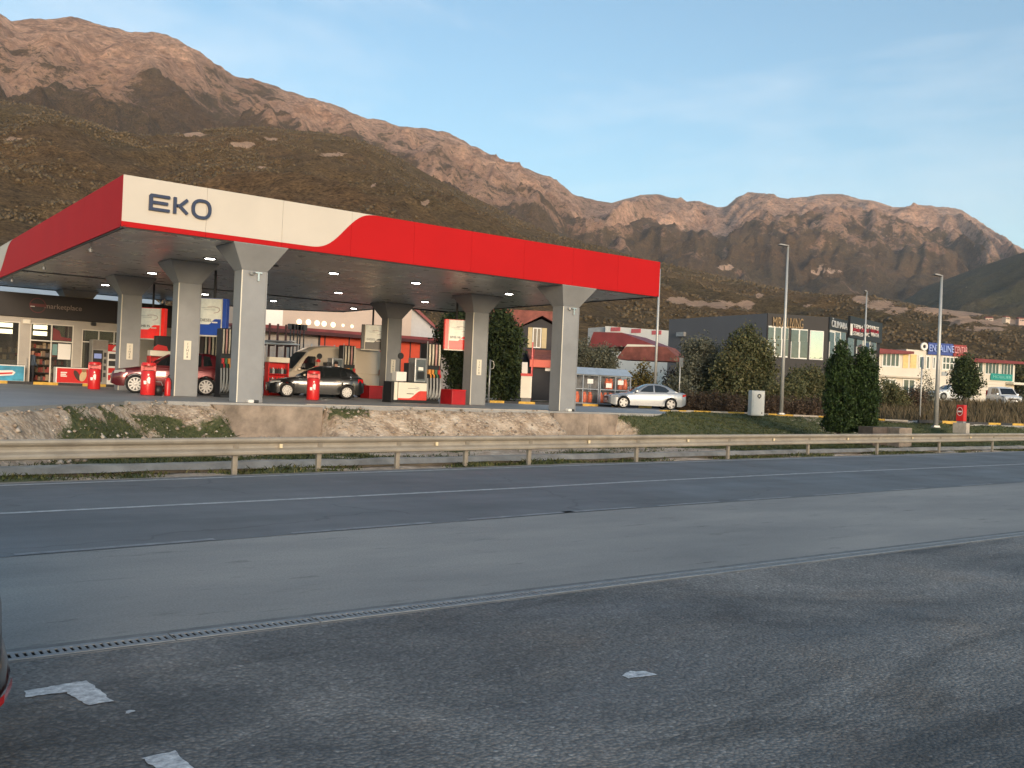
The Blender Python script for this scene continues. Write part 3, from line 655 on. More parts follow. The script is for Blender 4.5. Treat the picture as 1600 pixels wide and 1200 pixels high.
def frame(u0, u1, z0, z1, bars_u=(), bars_z=(), glassed=True, nm='window'):
    m = MB(); t = 0.055
    for b in ((u0, z0, u0 + t, z1), (u1 - t, z0, u1, z1), (u0 + t, z0, u1 - t, z0 + t), (u0 + t, z1 - t, u1 - t, z1)): m.box((b[0], 0.02, b[1]), (b[2], 0.10, b[3]))
    for u in bars_u: m.box((u - t / 2, 0.022, z0 + t), (u + t / 2, 0.098, z1 - t))
    for z in bars_z: m.box((u0 + t, 0.024, z - t / 2), (u1 - t, 0.096, z + t / 2))
    f = m.build(nm, M_FRAME, shop)
    if glassed: m = MB(); m.box((u0 + t, 0.055, z0 + t), (u1 - t, 0.063, z1 - t)); m.build('pane', M_SHOPG, f)
    return f
frame(-4.0, W0, 0.55, 3.10)
f = frame(D0, D1, 0.0, 3.10, (DM,), (2.22,), False, 'door')
for u0, u1, z0, z1 in ((D0 + 0.06, DM - 0.03, 2.25, 3.04), (DM + 0.03, D1 - 0.06, 2.25, 3.04), (DM + 0.03, D1 - 0.06, 0.06, 2.19)):
    m = MB(); m.box((u0, 0.05, z0), (u1, 0.058, z1)); m.build('pane', M_SHOPG, f)
m = MB(); m.box((DM + 0.33, 0.035, 1.32), (D1 - 0.1, 0.046, 2.12)); m.build('door_poster', M_WHITE, f)
m = MB(); m.box((DM + 0.07, 0.036, 1.52), (DM + 0.3, 0.046, 2.08)); m.build('door_poster', pm('teal poster', (0.14, 0.26, 0.25), 0.6), f)
m = MB(); m.prism_xz([(DM + .06, 2.29), (D1 - .1, 2.29), (D1 - .1, 2.42), (DM + .46, 2.47), (DM + .36, 2.77), (DM + .06, 2.92)], 0.035, 0.045); m.build('door_poster', pm('dark red poster', (0.16, 0.02, 0.02), 0.6), f)
m = MB(); m.tube([(D0 - 0.1, -0.02, 0.5), (D0 - 0.1, -0.10, 0.6), (D0 - 0.1, -0.10, 1.2), (D0 - 0.1, -0.02, 1.3)], 0.018, 6); m.build('door_handle', M_STEEL, f)
frame(X0, X1, 0.0, 2.95, (X0 + 0.83, X0 + 1.6), (2.3,))
# things seen through the glass: lit shelving and goods
for k, (u0, u1) in enumerate(((-3.9, -1.2), (-1.1, 0.55), (0.6, 1.3), (1.6, 2.1), (2.2, 2.9))):
    for z in (2.50, 2.82):
        m = MB(); m.box((u0, 0.8, z), (u1 - 0.05, 0.86, z + 0.22)); m.build('lit_panel', M_SHELF, shop)
GOODS = [pm('goods %d' % k, c, 0.6) for k, c in enumerate(((0.25, 0.04, 0.03), (0.16, 0.10, 0.06), (0.30, 0.22, 0.14), (0.07, 0.06, 0.06), (0.35, 0.06, 0.04)))]
for r in range(5):
    z = 0.15 + r * 0.42
    m = MB(); m.box((1.6, 1.8, z), (4.6, 2.25, z + 0.03)); m.build('shelf_board', M_DARK, shop)
    x = 1.62
    while x < 4.5:
        w_ = random.uniform(0.06, 0.18); h = random.uniform(0.16, 0.32); m = MB(); m.box((x, 1.82, z + 0.032), (x + w_ - 0.01, 2.05, z + 0.03 + h)); m.build('shelf_goods', random.choice(GOODS), shop); x += w_
for z in (1.2, 1.55):
    x = -2.0
    while x < 1.6:
        w_ = random.uniform(0.1, 0.3); m = MB(); m.box((x, 1.2, z), (x + w_ - 0.02, 1.5, z + random.uniform(0.15, 0.3))); m.build('shelf_goods', random.choice(GOODS[1:4]), shop); x += w_
m = MB(); m.box((-4, 1.0, 0.02), (1.6, 1.6, 1.18)); m.build('counter', pm('grey counter', (0.28, 0.26, 0.23), 0.6), shop)
# roof plant and roofs behind the shop
m = MB(); m.tube([(8.6, SV + 0.8, 5.2), (8.6, SV + 0.8, 5.75), (8.75, SV + 0.8, 6.05), (9.1, SV + 0.8, 6.3), (9.25, SV + 0.8, 6.8)], 0.16, 10)
o = m.build('vent_duct', M_CHROME, None, True); tag(o, 'shiny bent metal flue rising above the shop roof', 'flue')
M_ROOFM = pm('pale blue grey roof sheet', (0.42, 0.47, 0.50), 0.55, var=0.05, scale=0.4)
bb = thing('metal_shed', 'pale grey metal shed with corrugated roof behind the shop', 'shed', (-8, 46, 0.9))
m = MB(); m.box((0, 0, 0), (22, 12, 6.1)); m.build('wall', pm('pale shed cladding', (0.40, 0.41, 0.39), 0.6, var=0.04), bb)
for k in range(44):
    m = MB() if k == 0 else m; m.box((0.2 + k * 0.5, -0.04, 0.1), (0.26 + k * 0.5, 0.0, 6.0))
m.build('cladding_rib', pm('shed rib', (0.36, 0.37, 0.36), 0.6), bb)
m = MB(); m.prism_yz([(-0.5, 6.1), (12.5, 6.1), (6, 7.9)], -0.4, 22.4); m.build('roof', M_ROOFM, bb)

# ------------------------------------------------------------------ small things by the shop front
def freezer(loc, rz, label, m_body, wd, art):
    t = thing('ice_cream_freezer', label, 'freezer', loc, rz, 'chest freezers outside the shop')
    m = MB(); m.box((0, 0, 0.10), (wd, 0.62, 0.92)); m.build('cabinet', M_WHITE, t, False, 0.03)
    m = MB(); m.box((0.05, -0.012, 0.14), (wd - 0.05, 0.0, 0.87)); m.build('front_panel', m_body, t)
    m = MB(); m.box((0.03, 0.04, 0.92), (wd - 0.03, 0.58, 0.95)); m.build('glass_lid', M_SHOPG, t)
    for x in (0.08, wd - 0.08):
        for y in (0.08, 0.54): m = MB(); m.lathe([(0, 0), (0.05, 0), (0.05, 0.10), (0, 0.10)], 10, (x, y, 0.0)); m.build('castor', M_BLACK, t)
    art(t); return t
def art_red(t):
    def blob(nm, cx, cz_, rx, rz_, col, tilt=0.0, y=-0.02):
        m = MB(); m.prism_xz([(cx + rx * math.cos(a_) * math.cos(tilt) - rz_ * math.sin(a_) * math.sin(tilt), cz_ + rx * math.cos(a_) * math.sin(tilt) + rz_ * math.sin(a_) * math.cos(tilt)) for a_ in np.linspace(0, 2 * math.pi, 17)[:-1]], y, -0.012); m.build(nm, col, t)
    blob('printed_cone', 1.0, 0.52, 0.12, 0.30, pm('choc print', (0.05, 0.02, 0.015), 0.5), 0.5, -0.016); blob('printed_cone', 1.28, 0.5, 0.16, 0.28, pm('vanilla print', (0.62, 0.45, 0.24), 0.5), -0.3, -0.018)
    blob('printed_cone', 1.32, 0.78, 0.12, 0.08, pm('nut print', (0.30, 0.17, 0.07), 0.5), 0.0, -0.02)
    for k in range(3): m = MB(); m.box((0.22, -0.016, 0.62 - k * 0.09), (0.52 - 0.05 * (k % 2), -0.012, 0.68 - k * 0.09)); m.build('printed_lettering', M_WHITE, t)
def art_blue(t):
    m = MB(); m.prism_xz([(0.3, 0.3), (1.25, 0.42), (1.35, 0.56), (1.2, 0.66), (0.5, 0.62), (0.25, 0.45)], -0.016, -0.012); m.build('printed_label', M_WHITE, t)
    m = MB(); m.prism_xz([(0.45, 0.40), (1.2, 0.48), (1.24, 0.56), (0.5, 0.50)], -0.020, -0.016); m.build('printed_lettering', M_RED, t)
    m = MB(); m.prism_xz([(0.2, 0.55), (0.42, 0.55), (0.5, 0.76), (0.3, 0.84), (0.15, 0.72)], -0.018, -0.012); m.build('printed_label', M_WHITE, t)
freezer((u_at(87, SV - .7, 1.4), SV - 0.72, Z_F), 0, 'red fronted chest freezer with ice cream picture outside the shop', M_RED, 1.66, art_red)
freezer((u_at(39, SV - .7, 1.4) - 1.78, SV - 0.72, Z_F), 0, 'blue fronted chest freezer left of the shop door', pm('blue freezer print', (0.04, 0.30, 0.46), 0.4, var=0.3, scale=1.5), 1.78, art_blue)
vm = thing('vending_machine', 'tall grey coffee vending machine with dark front left of the red cooler', 'vending machine', (u_at(143, SV - .8, 2), SV - 0.8, Z_F))
m = MB(); m.box((0, 0, 0.05), (0.78, 0.7, 2.42)); m.build('cabinet', pm('vending grey', (0.30, 0.28, 0.25), 0.5), vm, False, 0.015)
m = MB(); m.box((0.03, -0.02, 1.93), (0.75, 0.0, 2.38)); m.build('header', pm('vending header', (0.22, 0.19, 0.16), 0.5), vm)
m = MB(); m.box((0.05, -0.02, 0.25), (0.52, 0.0, 1.88)); fr = m.build('front_panel', M_BLACK, vm)
m = MB(); m.box((0.1, -0.03, 1.45), (0.46, -0.021, 1.7)); m.build('screen', pm('dim blue screen', (0.1, 0.12, 0.22), 0.2, emit=(0.35, 0.4, 0.7), estr=0.25), fr)
m = MB(); m.box((0.1, -0.03, 0.4), (0.26, -0.021, 1.1)); m.box((0.3, -0.03, 0.4), (0.46, -0.021, 1.1)); m.build('dispense_hatch', pm('pale hatch', (0.32, 0.34, 0.36), 0.3), fr)
for k in range(4): m = MB(); m.box((0.58, -0.02, 0.5 + k * 0.35), (0.70, 0.0, 0.72 + k * 0.35)); m.build('button_panel', M_DARK, vm)
cl = thing('drinks_cooler', 'red and white upright drinks cooler beside the coffee machine', 'cooler', (u_at(167.5, SV - .8, 2), SV - 0.8, Z_F))
m = MB(); m.box((0, 0, 0.05), (0.70, 0.68, 2.2)); m.build('cabinet', M_WHITE, cl, False, 0.015)
m = MB(); m.box((0.0, -0.02, 1.85), (0.70, 0.0, 2.2)); m.build('header', M_RED, cl)
m = MB(); m.prism_xz([(0.2, 1.9), (0.5, 1.9), (0.35, 2.15)], -0.03, -0.021); m.build('header_emblem', M_WHITE, cl)
for k in range(4):
    m = MB(); m.box((0.06, -0.02, 0.35 + k * 0.37), (0.64, 0.0, 0.62 + k * 0.37)); m.build('shelf_goods', M_DARK if k > 1 else M_RED, cl)
# red litter bins
def bin_icon(t):
    m = MB(); m.prism_xz([(0.02, 0.45), (0.09, 0.42), (0.10, 0.62), (0.05, 0.68), (-0.02, 0.58)], -0.262, -0.246); m.lathe([(0, -0.262), (0.032, -0.262), (0.032, -0.246)], 10, (0.03, 0, 0.74), 'y')
    m.prism_xz([(-0.11, 0.40), (-0.03, 0.40), (-0.02, 0.52), (-0.12, 0.52)], -0.262, -0.246); m.build('litter_symbol', M_WHITE, t)
def litter_bin(label, loc, rz):
    t = thing('litter_bin', label, 'litter bin', loc, rz, 'red litter bins')
    m = MB(); m.lathe([(0, 0.02), (0.235, 0.02), (0.25, 0.05), (0.25, 0.86), (0.235, 0.88), (0, 0.88)], 22); m.build('drum', M_RED, t, True, 0, 40)
    m = MB(); m.lathe([(0, 1.06), (0.25, 1.06), (0.25, 1.14), (0.23, 1.17), (0, 1.17)], 22); m.build('hood', M_RED, t, True, 0, 40)
    m = MB(); m.box((-0.25, -0.06, 0.84), (-0.16, 0.12, 1.10)); m.box((0.16, -0.06, 0.84), (0.25, 0.12, 1.10)); m.box((-0.2, 0.1, 0.84), (0.2, 0.16, 1.1)); m.build('hood_support', M_RED, t)
    m = MB(); m.lathe([(0, 0.885), (0.2, 0.885), (0.2, 0.9), (0, 0.9)], 18); m.build('opening', M_BLACK, t)
    bin_icon(t); return t
lb = litter_bin('red litter bin in front of the red car', (u_at(231, 6.35, 1.2), 6.35, Z_F), R(-22))
clone(lb, 'red litter bin in front of the black hatchback', (u_at(489, 6.55, 1.2), 6.55, Z_F), R(-26))
clone(lb, 'red litter bin by the shop, beside the red freezer', (u_at(147, 14.4, 1.2), 14.4, Z_F), R(-20))
ex = thing('fire_extinguisher', 'red fire extinguisher standing by the column beside the red car', 'extinguisher', (u_at(262, 6.5, 1.2), 6.5, Z_F))
m = MB(); m.lathe([(0, 0), (0.105, 0.01), (0.11, 0.06), (0.11, 0.50), (0.07, 0.62), (0.03, 0.66), (0, 0.66)], 16); m.build('cylinder', M_RED, ex, True, 0, 50)
m = MB(); m.tube([(0, 0, 0.65), (0, 0, 0.72), (0.05, -0.05, 0.76)], 0.02, 6); m.tube([(0.03, 0, 0.70), (0.13, 0, 0.55), (0.13, 0, 0.25)], 0.012, 6); m.build('hose', M_BLACK, ex)
bk = thing('black_bucket', 'small black bucket between the litter bin and the extinguisher', 'bucket', (u_at(247, 6.5, 1.2), 6.5, Z_F))
m = MB(); m.lathe([(0, 0), (0.14, 0.0), (0.18, 0.36), (0.165, 0.36), (0.13, 0.02)], 16); m.build('pail', M_BLACK, bk, True)
m = MB(); m.tube([(-0.17, 0, 0.34), (-0.1, 0, 0.5), (0.1, 0, 0.5), (0.17, 0, 0.34)], 0.01, 6); m.build('handle', M_STEEL, bk)

# ------------------------------------------------------------------ fuel pumps
M_HOSEL = pm('grey hose', (0.30, 0.30, 0.29), 0.6); M_HOSEC = pm('cream hose sleeve', (0.62, 0.56, 0.44), 0.6)
NOZ = [pm('orange nozzle', (0.60, 0.25, 0.05), 0.5), pm('orange nozzle', (0.60, 0.25, 0.05), 0.5), pm('green nozzle', (0.05, 0.16, 0.07), 0.5), pm('red nozzle', (0.5, 0.03, 0.03), 0.5)]
def pump(label, loc, flip):
    t = thing('fuel_pump', label, 'fuel pump', loc, 0, 'fuel pumps under the canopy')
    X = (lambda x: 2.45 - x) if flip else (lambda x: x)
    def bx(m, a, b): m.box((min(X(a[0]), X(b[0])), a[1], a[2]), (max(X(a[0]), X(b[0])), b[1], b[2])); return m
    bx(MB(), (0, 0, 0.0), (2.40, 0.75, 0.10)).build('plinth', M_BLACK, t)
    bx(MB(), (0.02, 0.02, 0.10), (1.75, 0.73, 0.90)).build('cabinet', M_BLACK, t, False, 0.01)
    bx(MB(), (0.14, -0.005, 0.12), (0.30, 0.02, 0.88)).build('side_trim', M_CREAM, t)
    fp = bx(MB(), (0.33, -0.01, 0.13), (1.74, 0.018, 0.87)).build('front_panel', M_CREAM, t)
    ss = np.linspace(0.33, 1.74, 20); m = MB()
    pl = [(X(0.33), 0.13), (X(1.74), 0.13)] + [(X(s), 0.20 + 0.33 * smooth01((s - 0.85) / 0.6)) for s in ss[::-1]]
    m.prism_xz(pl, -0.016, -0.010); m.build('red_swoosh', pm('pump red', (0.62, 0.05, 0.035), 0.45), fp)
    m = MB(); bx(m, (0.75, -0.014, 0.38), (1.1, -0.010, 0.41)); bx(m, (0.8, -0.014, 0.62), (1.3, -0.010, 0.635)); m.build('printed_lettering', M_DARK, fp)
    m = MB(); m.stroke_xz([(X(x), z) for x, z in ((1.15, 0.70), (1.33, 0.68), (1.36, 0.62), (1.28, 0.57), (1.18, 0.55))], 0.018, -0.014, -0.010); m.build('printed_emblem', M_STEEL, fp)
    dp = bx(MB(), (1.15, 0.06, 0.90), (1.72, 0.66, 1.95)).build('display_head', M_STEEL, t, False, 0.03)
    bx(MB(), (1.21, 0.035, 0.98), (1.66, 0.06, 1.88)).build('display_face', pm('display face', (0.10, 0.115, 0.12), 0.25), dp)
    bx(MB(), (1.30, 0.02, 1.42), (1.54, 0.035, 1.56)).build('price_screen', M_WHITE, dp); bx(MB(), (1.26, 0.02, 1.05), (1.60, 0.035, 1.36)).build('keypad', M_BLACK, dp)
    bx(MB(), (0.90, 0.15, 0.90), (1.12, 0.6, 1.72)).build('card_terminal', M_DARK, t, False, 0.02)
    bx(MB(), (0.28, 0.1, 0.92), (0.78, 0.5, 1.32)).build('notice_box', M_WHITE, t, False, 0.02)
    m = MB(); m.tube([(X(0.55), 0.3, 1.32), (X(0.55), 0.3, 2.0)], 0.03, 8); m.lathe([(0, -0.02), (0.14, -0.02), (0.14, 0.02), (0, 0.02)], 16, (X(0.55), 0.28, 2.0), 'y'); m.build('round_mirror', M_BLACK, t)
    tw = bx(MB(), (1.76, 0.10, 0.10), (2.42, 0.66, 2.62)).build('hose_tower', M_BLACK, t, False, 0.02)
    bx(MB(), (1.74, 0.085, 0.10), (1.775, 0.1, 2.70)).build('tower_edge', M_STEEL, t)
    for k in range(4):
        x = 1.85 + k * 0.165
        m = MB(); m.tube([(X(x), 0.04, 2.58), (X(x), 0.02, 2.1), (X(x), 0.04, 1.66)], 0.045, 8); m.build('hose_sleeve', M_HOSEC if k != 2 else pm('red hose sleeve', (0.55, 0.30, 0.27), 0.6), tw, True)
        m = MB(); m.box((X(x) - 0.06, -0.03, 1.28), (X(x) + 0.05, 0.09, 1.48)); m.tube([(X(x), 0.0, 1.35), (X(x) + 0.03, -0.08, 1.22), (X(x) + 0.05, -0.04, 1.12)], 0.035, 7); m.build('nozzle', NOZ[k], tw)
        m = MB(); m.tube([(X(x) + 0.05, -0.04, 1.12), (X(x) + 0.06, -0.06, 0.7), (X(x), -0.08, 0.32), (X(x) - 0.05, -0.03, 0.2), (X(x) - 0.04, 0.03, 0.5), (X(x) - 0.04, 0.08, 1.1)], 0.045, 8); m.build('hose', M_HOSEL, tw, True)
    return t
pump('fuel pump with cream and red panel right of the black hatchback', (u_at(611, 6.7, 1.2), 6.7, Z_F), False)
pump('fuel pump mostly hidden behind the left front canopy column', (5.45, 6.75, Z_F), True).scale = (0.70, 1, 1)
pump('fuel pump whose hoses rise behind the tail of the black hatchback', (u_at(555, 14.5, 2.2) - 2.4, 14.5, Z_F), False)
pump('fuel pump whose hoses show above the roof of the red car', (u_at(317, 14.5, 2.2), 14.5, Z_F), True)
# red oil racks on the far island
def rack(label, loc):
    t = thing('oil_rack', label, 'display rack', loc, 0, 'red oil racks on the pump islands')
    m = MB(); m.box((0, 0.05, 0), (0.06, 0.5, 1.55)); m.box((0.96, 0.05, 0), (1.02, 0.5, 1.55)); m.box((0.06, 0.44, 0), (0.96, 0.5, 1.55)); m.build('frame', M_RED, t)
    m = MB(); m.box((0.0, 0.0, 1.56), (1.02, 0.45, 1.80)); m.build('header', M_CREAM, t, False, 0.02)
    for z in (0.1, 0.55, 1.0):
        m = MB(); m.box((0.06, 0.06, z), (0.96, 0.44, z + 0.03)); m.build('shelf', M_RED, t)
        for k in range(6):
            m = MB(); m.box((0.09 + k * 0.145, 0.12, z + 0.032), (0.20 + k * 0.145, 0.3, z + 0.25)); m.lathe([(0, 0), (0.03, 0), (0.03, 0.06), (0, 0.06)], 8, (0.145 + k * 0.145, 0.2, z + 0.25)); m.build('oil_bottle', (M_DARK, M_STEEL, M_BLACK)[k % 3], t)
    return t
rack('red oil rack with cream header behind the nose of the black hatchback', (u_at(419, 13.6, 1.5), 13.6, Z_F))
rk = rack('red oil rack behind the windscreen of the red car', (u_at(233, 13.9, 1.5), 13.9, Z_F))
m = MB(); m.box((0.25, 0.02, 1.82), (1.1, 0.45, 2.45)); m.build('black_screen', M_BLACK, rk, False, 0.02)
m = MB(); m.prism_xz([(0.1, 1.81), (0.75, 1.81), (0.68, 2.0), (0.3, 2.06), (0.15, 1.95)], -0.04, 0.0); m.build('red_crest', M_RED, rk)
# red sand boxes
def sandbox(label, u, v, w_):
    t = thing('sand_box', label, 'sand box', (u, v, Z_F), 0, 'red sand boxes')
    m = MB(); m.box((0, 0, 0.0), (w_, 0.95, 0.62)); m.build('box', pm('box red', (0.42, 0.010, 0.014), 0.45, var=0.1), t, False, 0.015)
    m = MB(); m.box((-0.015, -0.015, 0.62), (w_ + 0.015, 0.965, 0.66)); m.build('lid', M_RED, t, False, 0.01); return t
sandbox('red sand box beside the right middle column', u_at(706, 6.3, 1.1), 6.3, 0.72)
sandbox('red sand box behind the tail of the black hatchback', u_at(577, 14.0, 1.1), 14.0, 0.75)

# ------------------------------------------------------------------ hanging pump signs
def pump_sign(label, x0, y0, x1, y1, depth, rz, m_low, side, text, side_left):
    p0, p1 = at(x0, y1, depth), at(x1, y0, depth); wd = (Vector((p1.x, p1.y)) - Vector((p0.x, p0.y))).length; h = p1.z - p0.z
    t = thing('pump_sign', label, 'sign', (p0.x, p0.y, p0.z), rz, 'lit box signs hung beside the columns')
    m = MB(); m.box((0, 0, 0), (wd, 0.34, h)); m.build('box', m_low, t, False, 0.01)
    x_a, x_b = (0.20, wd - 0.02) if side_left else (0.02, wd - 0.20)
    m = MB(); m.box((x_a, -0.02, 0.02), (x_b, 0.0, h - 0.02)); f = m.build('face', pm('sign face', (0.66, 0.64, 0.53), 0.35, emit=(0.95, 0.92, 0.72), estr=0.10), t)
    ss = np.linspace(x_a, x_b, 18); m = MB(); wv = x_b - x_a
    pl = [(x_a, 0.02), (x_b, 0.02)] + [(s, h * (0.29 + 0.15 * smooth01((s - x_a - 0.45 * wv) / (0.3 * wv)))) for s in ss[::-1]]
    m.prism_xz(pl, -0.03, -0.021); m.build('colour_field', m_low, f)
    m = MB(); m.box((x_b if not side_left else x_a - 0.04, -0.025, 0.0), (x_b + 0.04 if not side_left else x_a, 0.0, h)); m.build('cream_edge', M_CREAM, t)
    m = MB(); m.box((-0.01, -0.03, -0.05), (wd + 0.01, 0.35, -0.001)); m.build('bottom_rail', M_CREAM, t)
    lettering('sign_text', text, 0.155, M_DARK, f, (x_a + 0.32 * wv, -0.032, h * 0.40), 0, 0.01, 1.0)
    m = MB(); m.box((x_a + 0.60 * wv, -0.036, h * 0.33), (x_a + 0.85 * wv, -0.031, h * 0.365)); m.build('printed_bar', M_WHITE, f)
    c = x_a + 0.66 * wv; m = MB(); m.stroke_xz([(c - 0.25, h * 0.76), (c, h * 0.77), (c + 0.2, h * 0.74), (c + 0.24, h * 0.68), (c + 0.15, h * 0.62), (c, h * 0.60)], 0.018, -0.026, -0.021); m.build('printed_emblem', pm('rust print', (0.35, 0.16, 0.12), 0.5), f)
    for k in range(2): m = MB(); m.box((x_a + 0.08 + 0.12 * k, -0.026, h * (0.73 - 0.05 * k)), (x_a + 0.5 + 0.12 * k, -0.021, h * (0.74 - 0.05 * k))); m.build('printed_bar', pm('pale print', (0.35, 0.34, 0.28), 0.5), f)
    m = MB(); m.tube([(wd * 0.5, 0.17, h), (wd * 0.5, 0.17, ZS - p0.z - 0.02)], 0.05, 8); m.build('hanger', M_DARK, t)
M_SRED = pm('lit sign red', (0.66, 0.02, 0.012), 0.35, emit=(0.9, 0.02, 0.012), estr=0.22); M_SBLUE = pm('lit sign blue', (0.012, 0.05, 0.24), 0.35, emit=(0.01, 0.06, 0.32), estr=0.15)
RC = -YAW
pump_sign('red and white lit box sign beside the shop side column', 214, 482, 258, 528, 43.3, RC, M_SRED, 0, 'BMB 95', False)
pump_sign('blue and white lit diesel box sign above the red car', 309, 467, 355, 523, 36.6, RC, M_SBLUE, 0, 'DIESEL', False)
pump_sign('black and white lit diesel box sign beside the rear right column', 564, 508, 600, 545, 49.2, RC + R(12), pm('sign black', (0.02, 0.02, 0.02), 0.4), 1, 'DIESEL', True)
pump_sign('red and white lit box sign beside the right middle column', 694, 500, 734, 545, 42.8, RC + R(14), M_SRED, 1, 'BMB 98', True)

# ================================================================== vehicles
def wheel(parent, x, y, r, rim_r, out, spokes, m_rim, hub=False):
    """tyre with its rim; out = +1 or -1 is the side that faces outwards"""
    w = 0.11
    m = MB(); m.lathe([(rim_r, -w * 0.8), (rim_r + 0.02, -w), (r - 0.03, -w), (r, -w * 0.7), (r, w * 0.7), (r - 0.03, w), (rim_r + 0.02, w), (rim_r, w * 0.8)], 28, (0, 0, 0), 'y')
    t = m.build('tyre', M_RUBBER, parent, True, 0, 40); t.location = (x, y, r)
    m = MB(); yo = out * w * 0.78
    m.lathe([(rim_r, yo), (rim_r * 0.90, yo), (rim_r * 0.86, yo - out * 0.03), (rim_r * 0.86, yo - out * 0.10)], 28, (0, 0, 0), 'y')
    for k in range(spokes):
        a_ = 2 * math.pi * k / spokes; wd = (0.028 if spokes > 8 else 0.05)
        d = Vector((math.cos(a_), math.sin(a_))); n = Vector((-d.y, d.x)); p = [d * 0.05 + n * wd * 1.3, d * 0.05 - n * wd * 1.3, d * rim_r * 0.88 - n * wd, d * rim_r * 0.88 + n * wd]
        m.prism_xz([(q.x, q.y) for q in p], yo - out * 0.012, yo - out * 0.05)
    m.lathe([(0, yo - out * 0.0), (0.06, yo - out * 0.004), (0.075, yo - out * 0.03)], 14, (0, 0, 0), 'y')
    m.build('rim', m_rim, t)
    m = MB(); m.lathe([(0, yo - out * 0.07), (rim_r * 0.87, yo - out * 0.07), (rim_r * 0.87, yo - out * 0.075)], 24, (0, 0, 0), 'y'); m.build('brake_well', M_BLACK, t)

